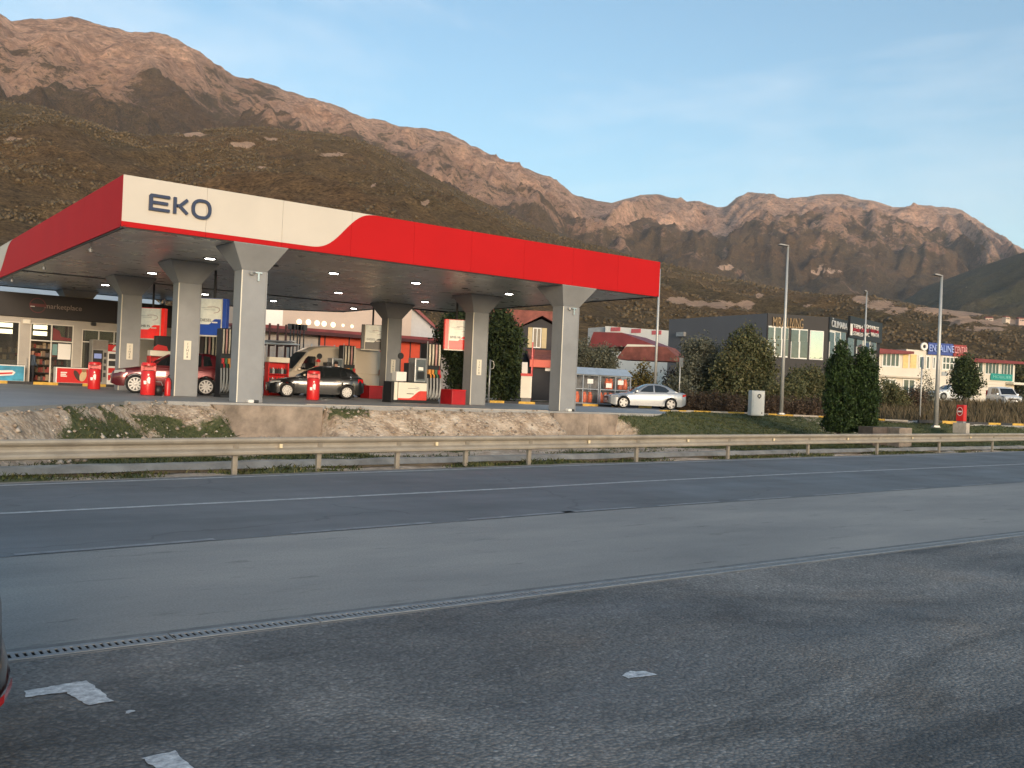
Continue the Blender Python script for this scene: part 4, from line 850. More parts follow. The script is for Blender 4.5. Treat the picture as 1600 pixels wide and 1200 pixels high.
def car(label, cat, name, paint, P, loc, rz, group=None):
    """nose at x = 0, tail at x = L, side facing -y is the near one"""
    t = thing(name, label, cat, loc, rz, group)
    L, bt, gh, pw, sill, wr, wx = P['L'], P['belt'], P['green'], P['plan'], P['sill'], P['wr'], P['wx']
    ar = wr + 0.045
    def low(x):
        z = sill
        for c in wx:
            d = abs(x - c)
            if d < ar: z = max(z, wr + math.sqrt(ar * ar - d * d))
        return z + (0.10 * max(0, (0.25 - x) / 0.25) + 0.14 * max(0, (x - L + 0.3) / 0.3))
    xs = sorted(set([round(v, 3) for v in list(np.linspace(0, L, 60)) + [c + s * ar * f for c in wx for s in (-1, 1) for f in (0.2, 0.5, 0.75, 0.9, 0.97, 1.0, 1.03)] + [0.04, 0.1, L - 0.04, L - 0.1] if 0 <= v <= L]))
    def sec(x):
        zl, zt, w = low(x), interp(x, bt), interp(x, pw)
        z1 = max(zl + 0.012, 0.40); z2 = max(z1 + 0.012, 0.60); z3 = max(z2 + 0.012, zt - 0.14)
        h = [(w * 0.955, zl), (w * 0.985, z1), (w, z2), (w * 0.985, z3), (w * 0.935, max(z3 + 0.01, zt - 0.035)), (w * 0.86, max(z3 + 0.015, zt)), (w * 0.45, max(z3 + 0.02, zt + 0.022)), (0, max(z3 + 0.02, zt + 0.03))]
        return [(x, -y, z) for y, z in h] + [(x, y, z) for y, z in h[::-1][1:]]
    m = MB(); n = 15
    for x in xs: m.v += sec(x)
    for i in range(len(xs) - 1):
        for j in range(n - 1): q = i * n + j; m.f.append((q, q + 1, q + n + 1, q + n))
    m.f.append(tuple(range(n))); m.f.append(tuple(range((len(xs) - 1) * n, len(xs) * n)))
    body = m.build('body', paint, t, True, 0, 38)
    m = MB(); m.box((0.25, -interp(L / 2, pw) * 0.80, sill + 0.03), (L - 0.25, interp(L / 2, pw) * 0.80, 0.62)); m.build('underbody', M_BLACK, t)
    wb = lambda x: interp(x, pw) * 0.90; tum = P.get('tumble', 0.34)
    ys = lambda x, z: wb(x) - max(0, z - interp(x, bt)) * tum
    g0, g1 = gh[0][0], gh[-1][0]; gx = sorted(set(list(np.linspace(g0, g1, 36)) + [p[0] for p in gh])); m = MB(); n = 9
    for x in gx:
        zb, zt = interp(x, bt) - 0.03, interp(x, gh); zt = max(zt, zb + 0.02); yt = ys(x, zt)
        h = [(wb(x), zb), (wb(x) + (yt - wb(x)) * 0.5, zb + (zt - zb) * 0.5), (yt + 0.012, zt - min(0.06, (zt - zb) * 0.3)), (yt - 0.07, zt - 0.006), (0, zt + 0.02)]
        m.v += [(x, -y, z) for y, z in h] + [(x, y, z) for y, z in h[::-1][1:]]
    for i in range(len(gx) - 1):
        for j in range(n - 1): q = i * n + j; m.f.append((q, q + 1, q + n + 1, q + n))
    m.f.append(tuple(range(n))); m.f.append(tuple(range((len(gx) - 1) * n, len(gx) * n)))
    m.build('roof', paint, t, True, 0, 42)
    for s in (-1, 1):
        for poly in P['win']:
            m = MB(); m.prism(poly, lambda x, z: (x, s * (ys(x, z) + 0.010), z), lambda x, z: (x, s * (ys(x, z) - 0.02), z)); m.build('side_window', M_CARGLASS, t)
        if s == -1 or P.get('both', True):
            for (xa, xb) in P['doors']:
                m = MB(); xx = np.linspace(xa, xb, 8); nz_ = 5
                for x in xx:
                    zt = interp(x, bt) - 0.06
                    for q in range(nz_):
                        z = sill + 0.10 + (zt - sill - 0.10) * q / (nz_ - 1); w = interp(x, pw)
                        k = np.interp(z, [sill, 0.40, 0.60, interp(x, bt) - 0.14, interp(x, bt) - 0.035], [0.955, 0.985, 1.0, 0.985, 0.935])
                        zlow = low(x)
                        m.v.append((x, s * (w * k + 0.006), max(z, zlow + 0.02)))
                for i in range(7):
                    for j in range(nz_ - 1): q = i * nz_ + j; m.f.append((q, q + 1, q + nz_ + 1, q + nz_))
                dr_ = m.build('door', paint, t, True)
                zt = interp(xb, bt); m = MB(); yy = interp(xb, pw) * 0.985; m.box((xb - 0.24, s * yy - 0.02, zt - 0.20), (xb - 0.06, s * yy + 0.025, zt - 0.165)); m.build('handle', P.get('m_handle', paint), dr_)
    for nm, (xa, xb), f in (('windscreen', P['ws'], 0.80), ('rear_window', P['rw'], 0.76)):
        m = MB(); xx = np.linspace(xa, xb, 7)
        for x in xx:
            z = interp(x, gh); y = max(0.1, ys(x, z) - 0.10) * (1 if nm == 'windscreen' else 0.98)
            for k in range(-3, 4): yy = y * k / 3; m.v.append((x, yy, z + 0.02 * (1 - abs(yy) / max(0.01, ys(x, z))) + 0.012))
        for i in range(6):
            for j in range(6): q = i * 7 + j; m.f.append((q, q + 1, q + 8, q + 7))
        m.build(nm, M_CARGLASS, t, True)
    for s in (-1, 1):
        for c in wx: wheel(t, c, s * (interp(c, pw) - 0.115), wr, P['rim'], s, P['spokes'], P.get('m_rim', M_RIM))
        m = MB(); x = P['mirror']; z = interp(x, bt) + 0.06; m.box((x - 0.06, s * wb(x) - 0.02, z - 0.05), (x + 0.08, s * (wb(x) + 0.22), z + 0.09)); m.build('wing_mirror', P.get('m_mirror', paint), t, False, 0.03)
        hx, hz, hl, hh = P['head']; m = MB(); w0, w1 = interp(hx, pw), interp(hx + hl, pw)
        pl = [(hx, hz), (hx + hl, hz + hh * 0.45), (hx + hl, hz + hh), (hx + 0.04, hz + hh * 0.75)]
        m.prism(pl, lambda x, z: (x, s * (interp(x, pw) * 0.992 + 0.012), z), lambda x, z: (x, s * (interp(x, pw) * 0.8), z)); m.build('headlight', M_LAMPGLASS, t)
        m = MB(); x0, x1, z0, z1 = P['tail']; m.prism([(x0, z0), (x1, z0), (x1, z1), (x0, z1)], lambda x, z: (x, s * (interp(x, pw) * 0.985 + 0.014), z), lambda x, z: (x, s * (interp(x, pw) * 0.78), z)); m.build('tail_light', M_TAIL, t)
    w = interp(0.0, pw)
    m = MB(); gz0, gz1 = P['grille']; m.box((-0.012, -w * 0.72, gz0), (0.05, w * 0.72, gz1)); m.build('grille', M_BLACK, t)
    m = MB(); m.box((-0.02, -0.26, 0.42), (0.02, 0.26, 0.53)); m.build('number_plate', M_WHITE, t)
    m = MB(); m.box((L - 0.02, -0.26, P.get('rp', 0.75)), (L + 0.015, 0.26, P.get('rp', 0.75) + 0.11)); m.build('number_plate', M_WHITE, t)
    return t
def carpaint(name, c, metal=0.3, rough=0.28): return pm(name, c, rough, metal, var=0.03, scale=0.6, coat=0.8)

SUV = dict(L=4.43, sill=0.27, wr=0.355, rim=0.265, wx=(0.90, 3.50), spokes=10, mirror=1.55, tumble=0.30,
    belt=[(0, 0.66), (0.06, 0.80), (0.30, 0.92), (0.9, 1.02), (1.35, 1.08), (2.4, 1.10), (3.6, 1.13), (4.2, 1.14), (4.36, 1.10), (4.43, 0.95)],
    green=[(1.30, 1.08), (1.65, 1.32), (2.05, 1.56), (2.4, 1.66), (3.0, 1.69), (3.6, 1.66), (3.95, 1.60), (4.22, 1.25), (4.34, 1.12)],
    plan=[(0, 0.62), (0.08, 0.76), (0.35, 0.87), (0.8, 0.905), (2.2, 0.905), (3.7, 0.895), (4.2, 0.86), (4.36, 0.80), (4.43, 0.70)],
    win=[[(1.62, 1.12), (2.42, 1.12), (2.42, 1.58), (2.12, 1.53), (1.80, 1.34)], [(2.50, 1.12), (3.30, 1.14), (3.30, 1.60), (2.50, 1.60)], [(3.38, 1.15), (3.72, 1.19), (3.62, 1.55), (3.38, 1.59)]],
    doors=[(1.36, 2.44), (2.48, 3.40)], ws=(1.36, 2.10), rw=(3.98, 4.20), head=(0.10, 0.74, 0.42, 0.17), tail=(4.08, 4.36, 0.86, 1.06), grille=(0.58, 0.70))
HATCH = dict(L=4.26, sill=0.19, wr=0.315, rim=0.215, wx=(0.86, 3.48), spokes=11, mirror=1.55, tumble=0.36,
    belt=[(0, 0.52), (0.06, 0.62), (0.25, 0.73), (0.8, 0.85), (1.30, 0.93), (2.4, 0.95), (3.5, 0.99), (4.0, 1.00), (4.18, 0.96), (4.26, 0.78)],
    green=[(1.22, 0.93), (1.6, 1.14), (2.0, 1.36), (2.35, 1.445), (2.8, 1.46), (3.3, 1.43), (3.65, 1.36), (3.95, 1.12), (4.14, 0.98)],
    plan=[(0, 0.58), (0.08, 0.73), (0.35, 0.85), (0.8, 0.89), (2.2, 0.89), (3.6, 0.88), (4.05, 0.83), (4.2, 0.76), (4.26, 0.66)],
    win=[[(1.60, 0.98), (2.40, 0.98), (2.40, 1.37), (2.08, 1.33), (1.78, 1.17)], [(2.47, 0.98), (3.15, 1.00), (3.12, 1.37), (2.47, 1.38)], [(3.21, 1.01), (3.48, 1.05), (3.40, 1.30), (3.21, 1.35)]],
    doors=[(1.32, 2.42), (2.45, 3.22)], ws=(1.28, 2.02), rw=(3.68, 3.98), head=(0.10, 0.60, 0.45, 0.13), tail=(3.95, 4.20, 0.76, 0.92), grille=(0.50, 0.58))
SEDAN = dict(L=4.47, sill=0.18, wr=0.315, rim=0.235, wx=(0.80, 3.53), spokes=5, mirror=1.50, tumble=0.38,
    belt=[(0, 0.50), (0.05, 0.62), (0.22, 0.71), (0.8, 0.81), (1.40, 0.89), (2.4, 0.91), (3.3, 0.94), (3.9, 0.98), (4.30, 0.97), (4.42, 0.90), (4.47, 0.70)],
    green=[(1.30, 0.89), (1.65, 1.08), (2.0, 1.28), (2.3, 1.385), (2.75, 1.41), (3.1, 1.385), (3.45, 1.26), (3.75, 1.08), (4.0, 0.98)],
    plan=[(0, 0.60), (0.08, 0.74), (0.35, 0.84), (0.8, 0.87), (2.2, 0.87), (3.7, 0.865), (4.2, 0.81), (4.40, 0.75), (4.47, 0.66)],
    win=[[(1.72, 0.95), (2.52, 0.95), (2.52, 1.33), (2.24, 1.30), (1.95, 1.14)], [(2.60, 0.95), (3.30, 0.96), (3.44, 1.06), (3.20, 1.24), (2.92, 1.32), (2.60, 1.34)]],
    doors=[(1.42, 2.55), (2.58, 3.30)], ws=(1.38, 2.08), rw=(3.22, 3.85), head=(0.06, 0.60, 0.40, 0.13), tail=(4.20, 4.42, 0.74, 0.88), grille=(0.42, 0.62), m_mirror=None)
VAN = dict(L=5.9, sill=0.28, wr=0.345, rim=0.22, wx=(1.0, 4.66), spokes=6, mirror=1.05, tumble=0.10,
    belt=[(0, 0.75), (0.06, 0.98), (0.35, 1.14), (0.75, 1.24), (1.2, 1.27), (4, 1.28), (5.75, 1.28), (5.9, 1.2)],
    green=[(0.72, 1.24), (1.30, 1.92), (1.62, 2.28), (2.1, 2.52), (2.7, 2.60), (5.6, 2.60), (5.78, 2.52), (5.88, 1.3)],
    plan=[(0, 0.72), (0.1, 0.86), (0.4, 0.96), (0.9, 0.995), (5.7, 0.995), (5.9, 0.96)],
    win=[[(1.12, 1.32), (1.98, 1.32), (2.02, 1.96), (1.98, 2.02), (1.60, 2.02), (1.45, 1.88)]],
    doors=[(1.05, 2.12), (2.2, 3.5)], ws=(0.80, 1.55), rw=(5.80, 5.86), head=(0.10, 0.86, 0.42, 0.24), tail=(5.7, 5.86, 1.0, 1.5), grille=(0.70, 0.92), both=False)
MPV = dict(L=4.2, sill=0.22, wr=0.31, rim=0.2, wx=(0.8, 3.45), spokes=8, mirror=1.3, tumble=0.16,
    belt=[(0, 0.6), (0.08, 0.8), (0.4, 0.95), (1.0, 1.05), (2, 1.08), (4.1, 1.1), (4.2, 1.0)],
    green=[(0.95, 1.05), (1.4, 1.45), (1.75, 1.72), (2.2, 1.82), (3.9, 1.82), (4.06, 1.74), (4.16, 1.12)],
    plan=[(0, 0.64), (0.1, 0.8), (0.5, 0.88), (3.9, 0.88), (4.2, 0.83)],
    win=[[(1.35, 1.12), (2.2, 1.12), (2.2, 1.66), (1.8, 1.64)], [(2.3, 1.14), (3.1, 1.14), (3.1, 1.68), (2.3, 1.68)]],
    doors=[(1.15, 2.22), (2.26, 3.2)], ws=(1.0, 1.68), rw=(4.08, 4.14), head=(0.1, 0.75, 0.4, 0.2), tail=(4.0, 4.18, 0.9, 1.5), grille=(0.6, 0.75))
SEDAN['m_mirror'] = carpaint('silver paint', (0.33, 0.345, 0.36), 0.55, 0.38)
def place(x_nose, x_tail, v, L, y=1.2):
    return u_at((x_nose + x_tail) / 2, v, y)
# red car and black hatchback stand in the lane behind the first pump island, noses left
def park(label, name, paint, P, xm, depth, turn, group):
    """the middle between the near side wheels stands on sight line xm at that distance"""
    M = at(xm, 610, depth); a_ = -YAW + turn; d = Vector((math.cos(a_), math.sin(a_))); n = Vector((-d.y, d.x))
    o = Vector((M.x, M.y)) - d * (P['wx'][0] + P['wx'][1]) / 2 + n * (interp(2.2, P['plan']) - 0.06); return car(label, 'car', name, paint, P, (o.x, o.y, Z_F), a_, group)
park('dark red compact SUV parked behind the left columns', 'parked_car', carpaint('dark red paint', (0.10, 0.004, 0.007), 0.35), SUV, 267, 36.9, R(22), 'cars at the filling station')
park('black hatchback parked behind the litter bin under the canopy', 'parked_car', carpaint('black paint', (0.010, 0.011, 0.012), 0.2), HATCH, 496, 41.9, R(18), 'cars at the filling station')
# silver saloon by the gas bottle cage
p = at(974, 640, 52.2); q = at(1047, 642, 52.6); az = math.atan2(q.y - p.y, q.x - p.x); pz = Z_F
car('silver saloon car parked by the gas bottle cage', 'car', 'parked_car', SEDAN['m_mirror'], SEDAN, (p.x - math.cos(az) * 0.80 - math.sin(az) * 0.85, p.y - math.sin(az) * 0.80 + math.cos(az) * 0.85, pz), az, 'cars at the filling station')
# cream van on the far lane
u0 = u_at(452, 16.3, 2.0)
car('cream high roof van behind the black hatchback', 'van', 'delivery_van', carpaint('cream van paint', (0.56, 0.48, 0.37), 0.0, 0.45), VAN, (u0 - 0.55, 16.3 + 1.0, Z_F), 0)
# white cars by the far white buildings
p = at(1606, 634, 84); car('white compact van parked at the far right, tail towards us', 'van', 'parked_car', carpaint('white paint', (0.72, 0.72, 0.70), 0.0, 0.4), MPV, (p.x + 3.3, p.y + 2.8, p.z - 0.1), R(49))
p = at(1486, 622, 88); car('white car half hidden behind the dark round tree', 'car', 'parked_car', carpaint('white paint', (0.72, 0.72, 0.70), 0.0, 0.4), HATCH, (p.x - 2.0, p.y + 1, p.z - 0.2), R(-20))
# dark car whose rear corner reaches into the frame at the lower left
nc = car('black car at the lower left edge, only its rear bumper with red reflector in view', 'car', 'parked_car', carpaint('black paint', (0.010, 0.011, 0.012), 0.2), HATCH, (0, 0, 0), 0)
m = MB(); xs_ = []
for z, o in ((0.20, -0.10), (0.26, 0.05), (0.34, 0.115), (0.42, 0.13), (0.50, 0.11), (0.57, 0.04), (0.60, -0.06)):
    for k in range(13):
        a_ = -math.pi / 2 + math.pi * k / 12; m.v.append((3.92 + (0.32 + o) * max(0.0, math.cos(a_)) ** 0.6, (0.86 + o * 0.5) * math.sin(a_), z))
for j in range(6):
    for k in range(12): q = j * 13 + k; m.f.append((q, q + 1, q + 14, q + 13))
bmp = m.build('bumper', carpaint('black paint', (0.010, 0.011, 0.012), 0.2), nc, True)
m = MB()
for z0, k0 in ((0.35, 0), (0.385, 1)):
    for k in range(5):
        a_ = math.radians(-80 + 14 * k); zz = z0 + 0.014 * k; o = 0.125; m.v.append((3.92 + (0.335 + o) * max(0.0, math.cos(a_)) ** 0.6, (0.875 + o * 0.5) * math.sin(a_), zz))
for k in range(4): m.f.append((k, k + 1, k + 6, k + 5))
m.build('reflector', M_TAIL, bmp)
na = -YAW + R(38); c, s = math.cos(na), math.sin(na)
tipv = max(((v.co.x * c - v.co.y * s, v.co.x * s + v.co.y * c) for v in bmp.data.vertices), key=lambda q: q[0] * _R0.x + q[1] * _R0.y)
p = atz(-17, 1262, 0.0); nc.rotation_euler.z = na; nc.location = (p.x - tipv[0], p.y - tipv[1], 0)

# ------------------------------------------------------------------ people
def person(label, loc, rz, shirt, trousers, hair, cap=None, lean=0.0):
    t = thing('person', label, 'person', loc, rz)
    J = {'pel': (0, 0, 0.95), 'wai': (0, 0, 1.10), 'che': (0, lean * 0.3, 1.32), 'nk': (0, lean * 0.45, 1.49), 'hd0': (0, lean * 0.5 - 0.01, 1.58), 'hd1': (0, lean * 0.55 - 0.015, 1.70), 'hd2': (0, lean * 0.55, 1.76)}
    rad = {'pel': .155, 'wai': .14, 'che': .165, 'nk': .06, 'hd0': .085, 'hd1': .10, 'hd2': .06}
    E_ = [('pel', 'wai'), ('wai', 'che'), ('che', 'nk'), ('nk', 'hd0'), ('hd0', 'hd1'), ('hd1', 'hd2')]
    for s, n in ((-1, 'L'), (1, 'R')):
        J.update({'sh' + n: (s * 0.19, lean * 0.3, 1.43), 'el' + n: (s * 0.26, lean * 0.3 + 0.02, 1.13), 'wr' + n: (s * 0.25, lean * 0.3 - 0.14, 0.90), 'ha' + n: (s * 0.24, lean * 0.3 - 0.18, 0.82), 'hi' + n: (s * 0.10, 0, 0.90), 'kn' + n: (s * 0.11, -0.02, 0.50), 'an' + n: (s * 0.12, 0.02, 0.09), 'to' + n: (s * 0.14, -0.14, 0.04)})
        rad.update({'sh' + n: .075, 'el' + n: .052, 'wr' + n: .038, 'ha' + n: .042, 'hi' + n: .095, 'kn' + n: .065, 'an' + n: .045, 'to' + n: .04})
        E_ += [('che', 'sh' + n), ('sh' + n, 'el' + n), ('el' + n, 'wr' + n), ('wr' + n, 'ha' + n), ('pel', 'hi' + n), ('hi' + n, 'kn' + n), ('kn' + n, 'an' + n), ('an' + n, 'to' + n)]
    ks = list(J); me = bpy.data.meshes.new('body'); me.from_pydata([J[k] for k in ks], [(ks.index(a_), ks.index(b_)) for a_, b_ in E_], [])
    o = obj('body', me, t); o.modifiers.new('skin', 'SKIN'); sb = o.modifiers.new('sub', 'SUBSURF'); sb.levels = sb.render_levels = 2
    for k, d in zip(ks, me.skin_vertices[0].data): d.radius = (rad[k], rad[k] * 0.85)
    me.skin_vertices[0].data[0].use_root = True
    key = 'clothes %s' % label[:30]; a = NT(key); sep = a.n.new('ShaderNodeSeparateXYZ'); a.l.new(a.P, sep.inputs[0]); z = a.math('DIVIDE', sep.outputs['Z'], 2.0)
    r = a.ramp(z, [(0.0, (0.02, 0.02, 0.02)), (0.05, trousers), (0.47, shirt), (0.745, (0.42, 0.25, 0.18))])
    for nd in a.n:
        if nd.type == 'VALTORGB': nd.color_ramp.interpolation = 'CONSTANT'
    a.color(r); a.rough(0.8); me.materials.append(a.m)
    m = MB(); hc = Vector(J['hd1']); m.lathe([(0.0, 0.115), (0.06, 0.10), (0.10, 0.05), (0.112, 0.0), (0.10, -0.04)], 14, (hc.x, hc.y + 0.015, hc.z + 0.02)); m.build('cap' if cap else 'hair', pm('cap red' if cap else 'dark hair', cap or hair, 0.8), t, True)
    if cap: m = MB(); m.box((hc.x - 0.07, hc.y - 0.19, hc.z + 0.02), (hc.x + 0.07, hc.y - 0.08, hc.z + 0.035)); m.build('cap_peak', pm('cap red', cap, 0.8), t)
    for s in (-1, 1):
        m = MB(); m.lathe([(0, -0.012), (0.011, -0.006), (0.011, 0.004), (0, 0.008)], 8, (hc.x + s * 0.038, hc.y - 0.087, hc.z - 0.015), 'y'); m.build('eye', M_BLACK, t)
    m = MB(); m.prism_yz([(hc.y - 0.08, hc.z - 0.01), (hc.y - 0.115, hc.z - 0.05), (hc.y - 0.08, hc.z - 0.055)], hc.x - 0.012, hc.x + 0.012); m.build('nose', pm('skin', (0.42, 0.25, 0.18), 0.6), t)
    return t
person('attendant in red shirt and red cap standing by the cream van', (u_at(497, 13.7, 2.4), 13.7, Z_F + 0.0), R(-60), (0.45, 0.02, 0.02), (0.03, 0.03, 0.04), (0.02, 0.015, 0.01), (0.5, 0.015, 0.015))
person('dark haired person in dark jacket standing between the van and the black hatchback', (u_at(525, 13.7, 2.4), 13.7, Z_F - 0.05), R(150), (0.03, 0.03, 0.035), (0.02, 0.022, 0.03), (0.015, 0.012, 0.010))
person('person in dark blue clothes standing in the open shop doorway', (u_at(50, SV + 0.45, 2), SV + 0.45, Z_F), R(110), (0.05, 0.07, 0.10), (0.015, 0.015, 0.02), (0.02, 0.015, 0.01))

# ================================================================== things right of the canopy
# gas bottle cage: two bays of shelves under a pitched metal roof
cg0, cg1 = at(937, 628, 55.6), at(984, 630, 56.6)
caz = math.atan2(cg1.y - cg0.y, cg1.x - cg0.x); clen = math.hypot(cg1.x - cg0.x, cg1.y - cg0.y)
M_CAGE = pm('cage grey paint', (0.34, 0.37, 0.40), 0.5, 0.2, var=0.08)
M_CROOF = pm('cage roof sheet', (0.36, 0.43, 0.50), 0.45, 0.2, var=0.06)
gb = MB(); gb.lathe([(0, 0), (0.14, 0.0), (0.155, 0.05), (0.155, 0.40), (0.12, 0.50), (0.06, 0.53), (0.03, 0.53), (0.03, 0.58), (0, 0.58)], 14); gbe = gb.mesh('gas_bottle', M_ORANGE, True); gbe.set_sharp_from_angle(angle=R(50))
gc = MB(); gc.lathe([(0.10, 0.50), (0.10, 0.62), (0.085, 0.62), (0.085, 0.50)], 12); gce = gc.mesh('collar', M_ORANGE)
GN = 0
def cage(label, k, nbay, signs):
    W_, D_, H_ = clen / 1.0, 1.15, 1.78
    o0 = Vector((cg0.x, cg0.y, 0)) + Vector((math.cos(caz), math.sin(caz), 0)) * (k * (W_ + 0.12))
    t = thing('gas_bottle_cage', label, 'cage', (o0.x, o0.y, 0.98), caz, 'gas bottle cages')
    m = MB(); b = 0.06
    for x in np.linspace(0, W_, 3):
        for y in (0, D_ - b): m.box((x - b / 2, y, 0), (x + b / 2, y + b, H_))
    for z in (0.06, 0.90, H_ - 0.06):
        for y in (0.004, D_ - b + 0.004): m.box((0.03, y, z), (W_ - 0.03, y + b - 0.008, z + 0.05))
    m.build('frame', M_CAGE, t)
    for z in (0.11, 0.95): m = MB(); m.box((0.03, 0.07, z), (W_ - 0.03, D_ - 0.07, z + 0.02)); m.build('shelf', M_DARK, t)
    m = MB(); m.box((0.03, D_ - 0.03, 0.1), (W_ - 0.03, D_ - 0.01, H_ - 0.1)); m.build('back_panel', pm('cage back', (0.20, 0.20, 0.20), 0.6), t)
    m = MB(); m.prism_yz([(-0.15, H_), (D_ + 0.15, H_), (D_ / 2, H_ + 0.42)], -0.10, W_ + 0.06); m.build('roof', M_CROOF, t)
    m = MB(); m.prism_yz([(0.05, H_ + 0.06), (D_ - 0.05, H_ + 0.06), (D_ / 2, H_ + 0.36)], W_ + 0.06, W_ + 0.075); m.build('gable_opening', M_DARK, t)
    msh = MB()
    for x in np.linspace(0.08, W_ - 0.08, 26): msh.box((x - 0.004, 0.025, 0.11), (x + 0.004, 0.031, H_ - 0.06))
    msh.build('mesh_front', M_CAGE, t)
    for x, z in signs: m = MB(); m.box((x * W_ - 0.2, -0.02, z), (x * W_ + 0.2, -0.005, z + 0.27)); m.box((x * W_ - 0.16, -0.024, z + 0.1), (x * W_ + 0.16, -0.021, z + 0.16)); m.build('notice', M_WHITE, t)
    return o0, W_
grp = 'orange gas bottles in the cages'
rows = {-1: [(0, .20), (0, .40), (0, .64), (0, .82)], 0: [(0, .14), (0, .30), (0, .44), (0, .62), (0, .78), (0, .92), (1, .30), (1, .46), (1, .74), (1, .91)]}
for k, lab, sg in ((-1, 'left gas bottle cage, half hidden by the right front column', [(0.72, 1.25)]), (0, 'right gas bottle cage beside the nose of the silver car', [(0.27, 1.05), (0.66, 1.25)])):
    o0, W_ = cage(lab, k, 2, sg)
    for (lv, fx) in rows[k]:
        q = o0 + Vector((math.cos(caz), math.sin(caz), 0)) * (fx * W_) + Vector((-math.sin(caz), math.cos(caz), 0)) * (0.32 + 0.1 * ((lv * 3 + int(fx * 10)) % 2))
        nth = ('first', 'second', 'third', 'fourth', 'fifth', 'sixth')[[z_ for z_ in rows[k] if z_[0] == lv].index((lv, fx))]
        g_ = obj('gas_bottle', gbe, None, (q.x, q.y, 0.98 + 0.135 + lv * 0.84), 0.3 * fx); tag(g_, '%s orange gas bottle from the left on the %s shelf of the %s cage' % (nth, 'upper' if lv else 'lower', 'left' if k else 'right'), 'gas bottle', grp); obj('collar', gce, g_)
# air and water unit
p = at(821, 633, 53); t = thing('air_water_unit', 'cream air and water unit with red top near the kerb', 'air unit', (p.x, p.y, Z_F), RC)
m = MB(); m.box((-0.27, -0.2, 0), (0.27, 0.2, 0.32)); m.build('base', pm('unit grey', (0.18, 0.17, 0.16), 0.7), t)
m = MB(); m.box((-0.32, -0.25, 0.32), (0.30, 0.25, 1.55)); m.build('cabinet', M_CREAM, t, False, 0.02)
m = MB(); m.box((0.22, -0.262, 0.34), (0.27, -0.251, 1.53)); m.build('seam_strip', M_WHITE, t)
m = MB(); m.box((-0.33, -0.26, 1.55), (0.33, 0.26, 1.70)); m.build('top_band', M_RED, t)
m = MB(); m.box((-0.29, -0.04, 1.70), (0.03, 0.04, 2.33)); m.build('sign_board', M_WHITE, t)
m = MB(); m.tube([(0.31, 0, 1.70), (0.33, 0, 2.6), (0.36, 0, 3.1)], 0.016, 6); m.build('hose_mast', M_RED, t)
p = at(763, 632, 50); t = thing('air_hose_pole', 'thin grey pole with looped hose hook beside the kerb', 'pole', (p.x, p.y, Z_F), RC)
m = MB(); m.tube([(0, 0, 0), (0, 0, 2.3)], 0.05, 10); m.build('pole', M_STEEL, t, True)
m = MB(); m.tube([(0.05, 0, 2.25), (0.18, 0, 2.2), (0.22, 0, 2.0), (0.18, 0, 1.85), (0.05, 0, 1.8)], 0.022, 6); m.build('hook', M_CREAM, t, True)
# white electrical cabinet
p = at(1181, 646, 50); t = thing('electrical_cabinet', 'white electrical cabinet with round emblem beside the kerb', 'cabinet', (p.x, p.y, 0.86), RC + R(8))
m = MB(); m.box((-0.36, -0.25, 0), (0.36, 0.25, 1.32)); m.build('body', pm('cabinet white', (0.72, 0.69, 0.63), 0.5, var=0.06), t, False, 0.02)
m = MB(); m.box((-0.27, -0.268, 0.06), (0.33, -0.252, 1.26)); d = m.build('door', M_WHITE, t, False, 0.01)
m = MB(); m.lathe([(0, -0.284), (0.11, -0.284), (0.11, -0.270)], 16, (0.04, 0, 1.04), 'y'); m.lathe([(0, -0.286), (0.03, -0.286), (0.03, -0.270)], 8, (0.04, 0, 0.92), 'y'); m.build('emblem', M_DARK, d)
m = MB(); m.lathe([(0, -0.29), (0.05, -0.29), (0.05, -0.284)], 12, (0.04, 0, 1.04), 'y'); m.build('emblem_centre', M_CREAM, d)
m = MB(); m.box((0.2, -0.275, 0.1), (0.24, -0.268, 0.2)); m.build('keyhole', M_DARK, d)
# street lamps
M_POLE = pm('lamp post galvanised', (0.46, 0.45, 0.42), 0.5, 0.45, var=0.06, scale=2)
def street_lamp(label, xb, yb, xt, yt, depth, r0, arm, group='street lamps'):
    b_, t_ = at(xb, yb, depth), at(xt, yt, depth); h = t_.z - b_.z
    t = thing('street_lamp', label, 'street lamp', (b_.x, b_.y, b_.z), RC, group)
    m = MB(); m.lathe([(0, 0), (0.22, 0.0), (0.22, 0.04), (0.02, 0.045)], 12); m.box((-0.14, -0.14, 0.04), (0.14, 0.14, 0.10)); m.build('base_plate', M_POLE, t)
    m = MB(); m.tube([(0, 0, 0.04), (0, 0, h * 0.5), (0, 0, h)], [r0, r0 * 0.75, r0 * 0.5], 12); m.build('post', M_POLE, t, True)
    m = MB(); m.tube([(0.02, 0, h - 0.03), (arm * 0.6, 0, h + 0.03)], 0.035, 8); m.build('arm', M_POLE, t, True)
    m = MB(); s_ = 1 if arm > 0 else -1; m.prism_xz([(0.0, h - 0.02), (arm, h + 0.06), (arm + s_ * 0.10, h + 0.03), (arm + s_ * 0.10, h - 0.01), (0, h - 0.07)], -0.14, 0.14); m.build('lantern', pm('lantern grey', (0.22, 0.22, 0.22), 0.5), t, False, 0.01)
    return t
street_lamp('tall street lamp in front of the dark glass building', 1220.5, 648, 1228, 383, 50, 0.105, -0.42)
street_lamp('tall street lamp beside the red no entry sign', 1462, 668, 1474, 430, 46, 0.115, -0.30)
street_lamp('slim street lamp rising behind the cypress pair', 1347, 640, 1354.5, 455, 66, 0.09, -0.1)
p = at(1022, 636, 58); t_ = at(1031, 420, 58)
t = thing('flag_pole', 'plain slim pole rising behind the silver car and the canopy corner', 'pole', (p.x, p.y, 0.9), RC)
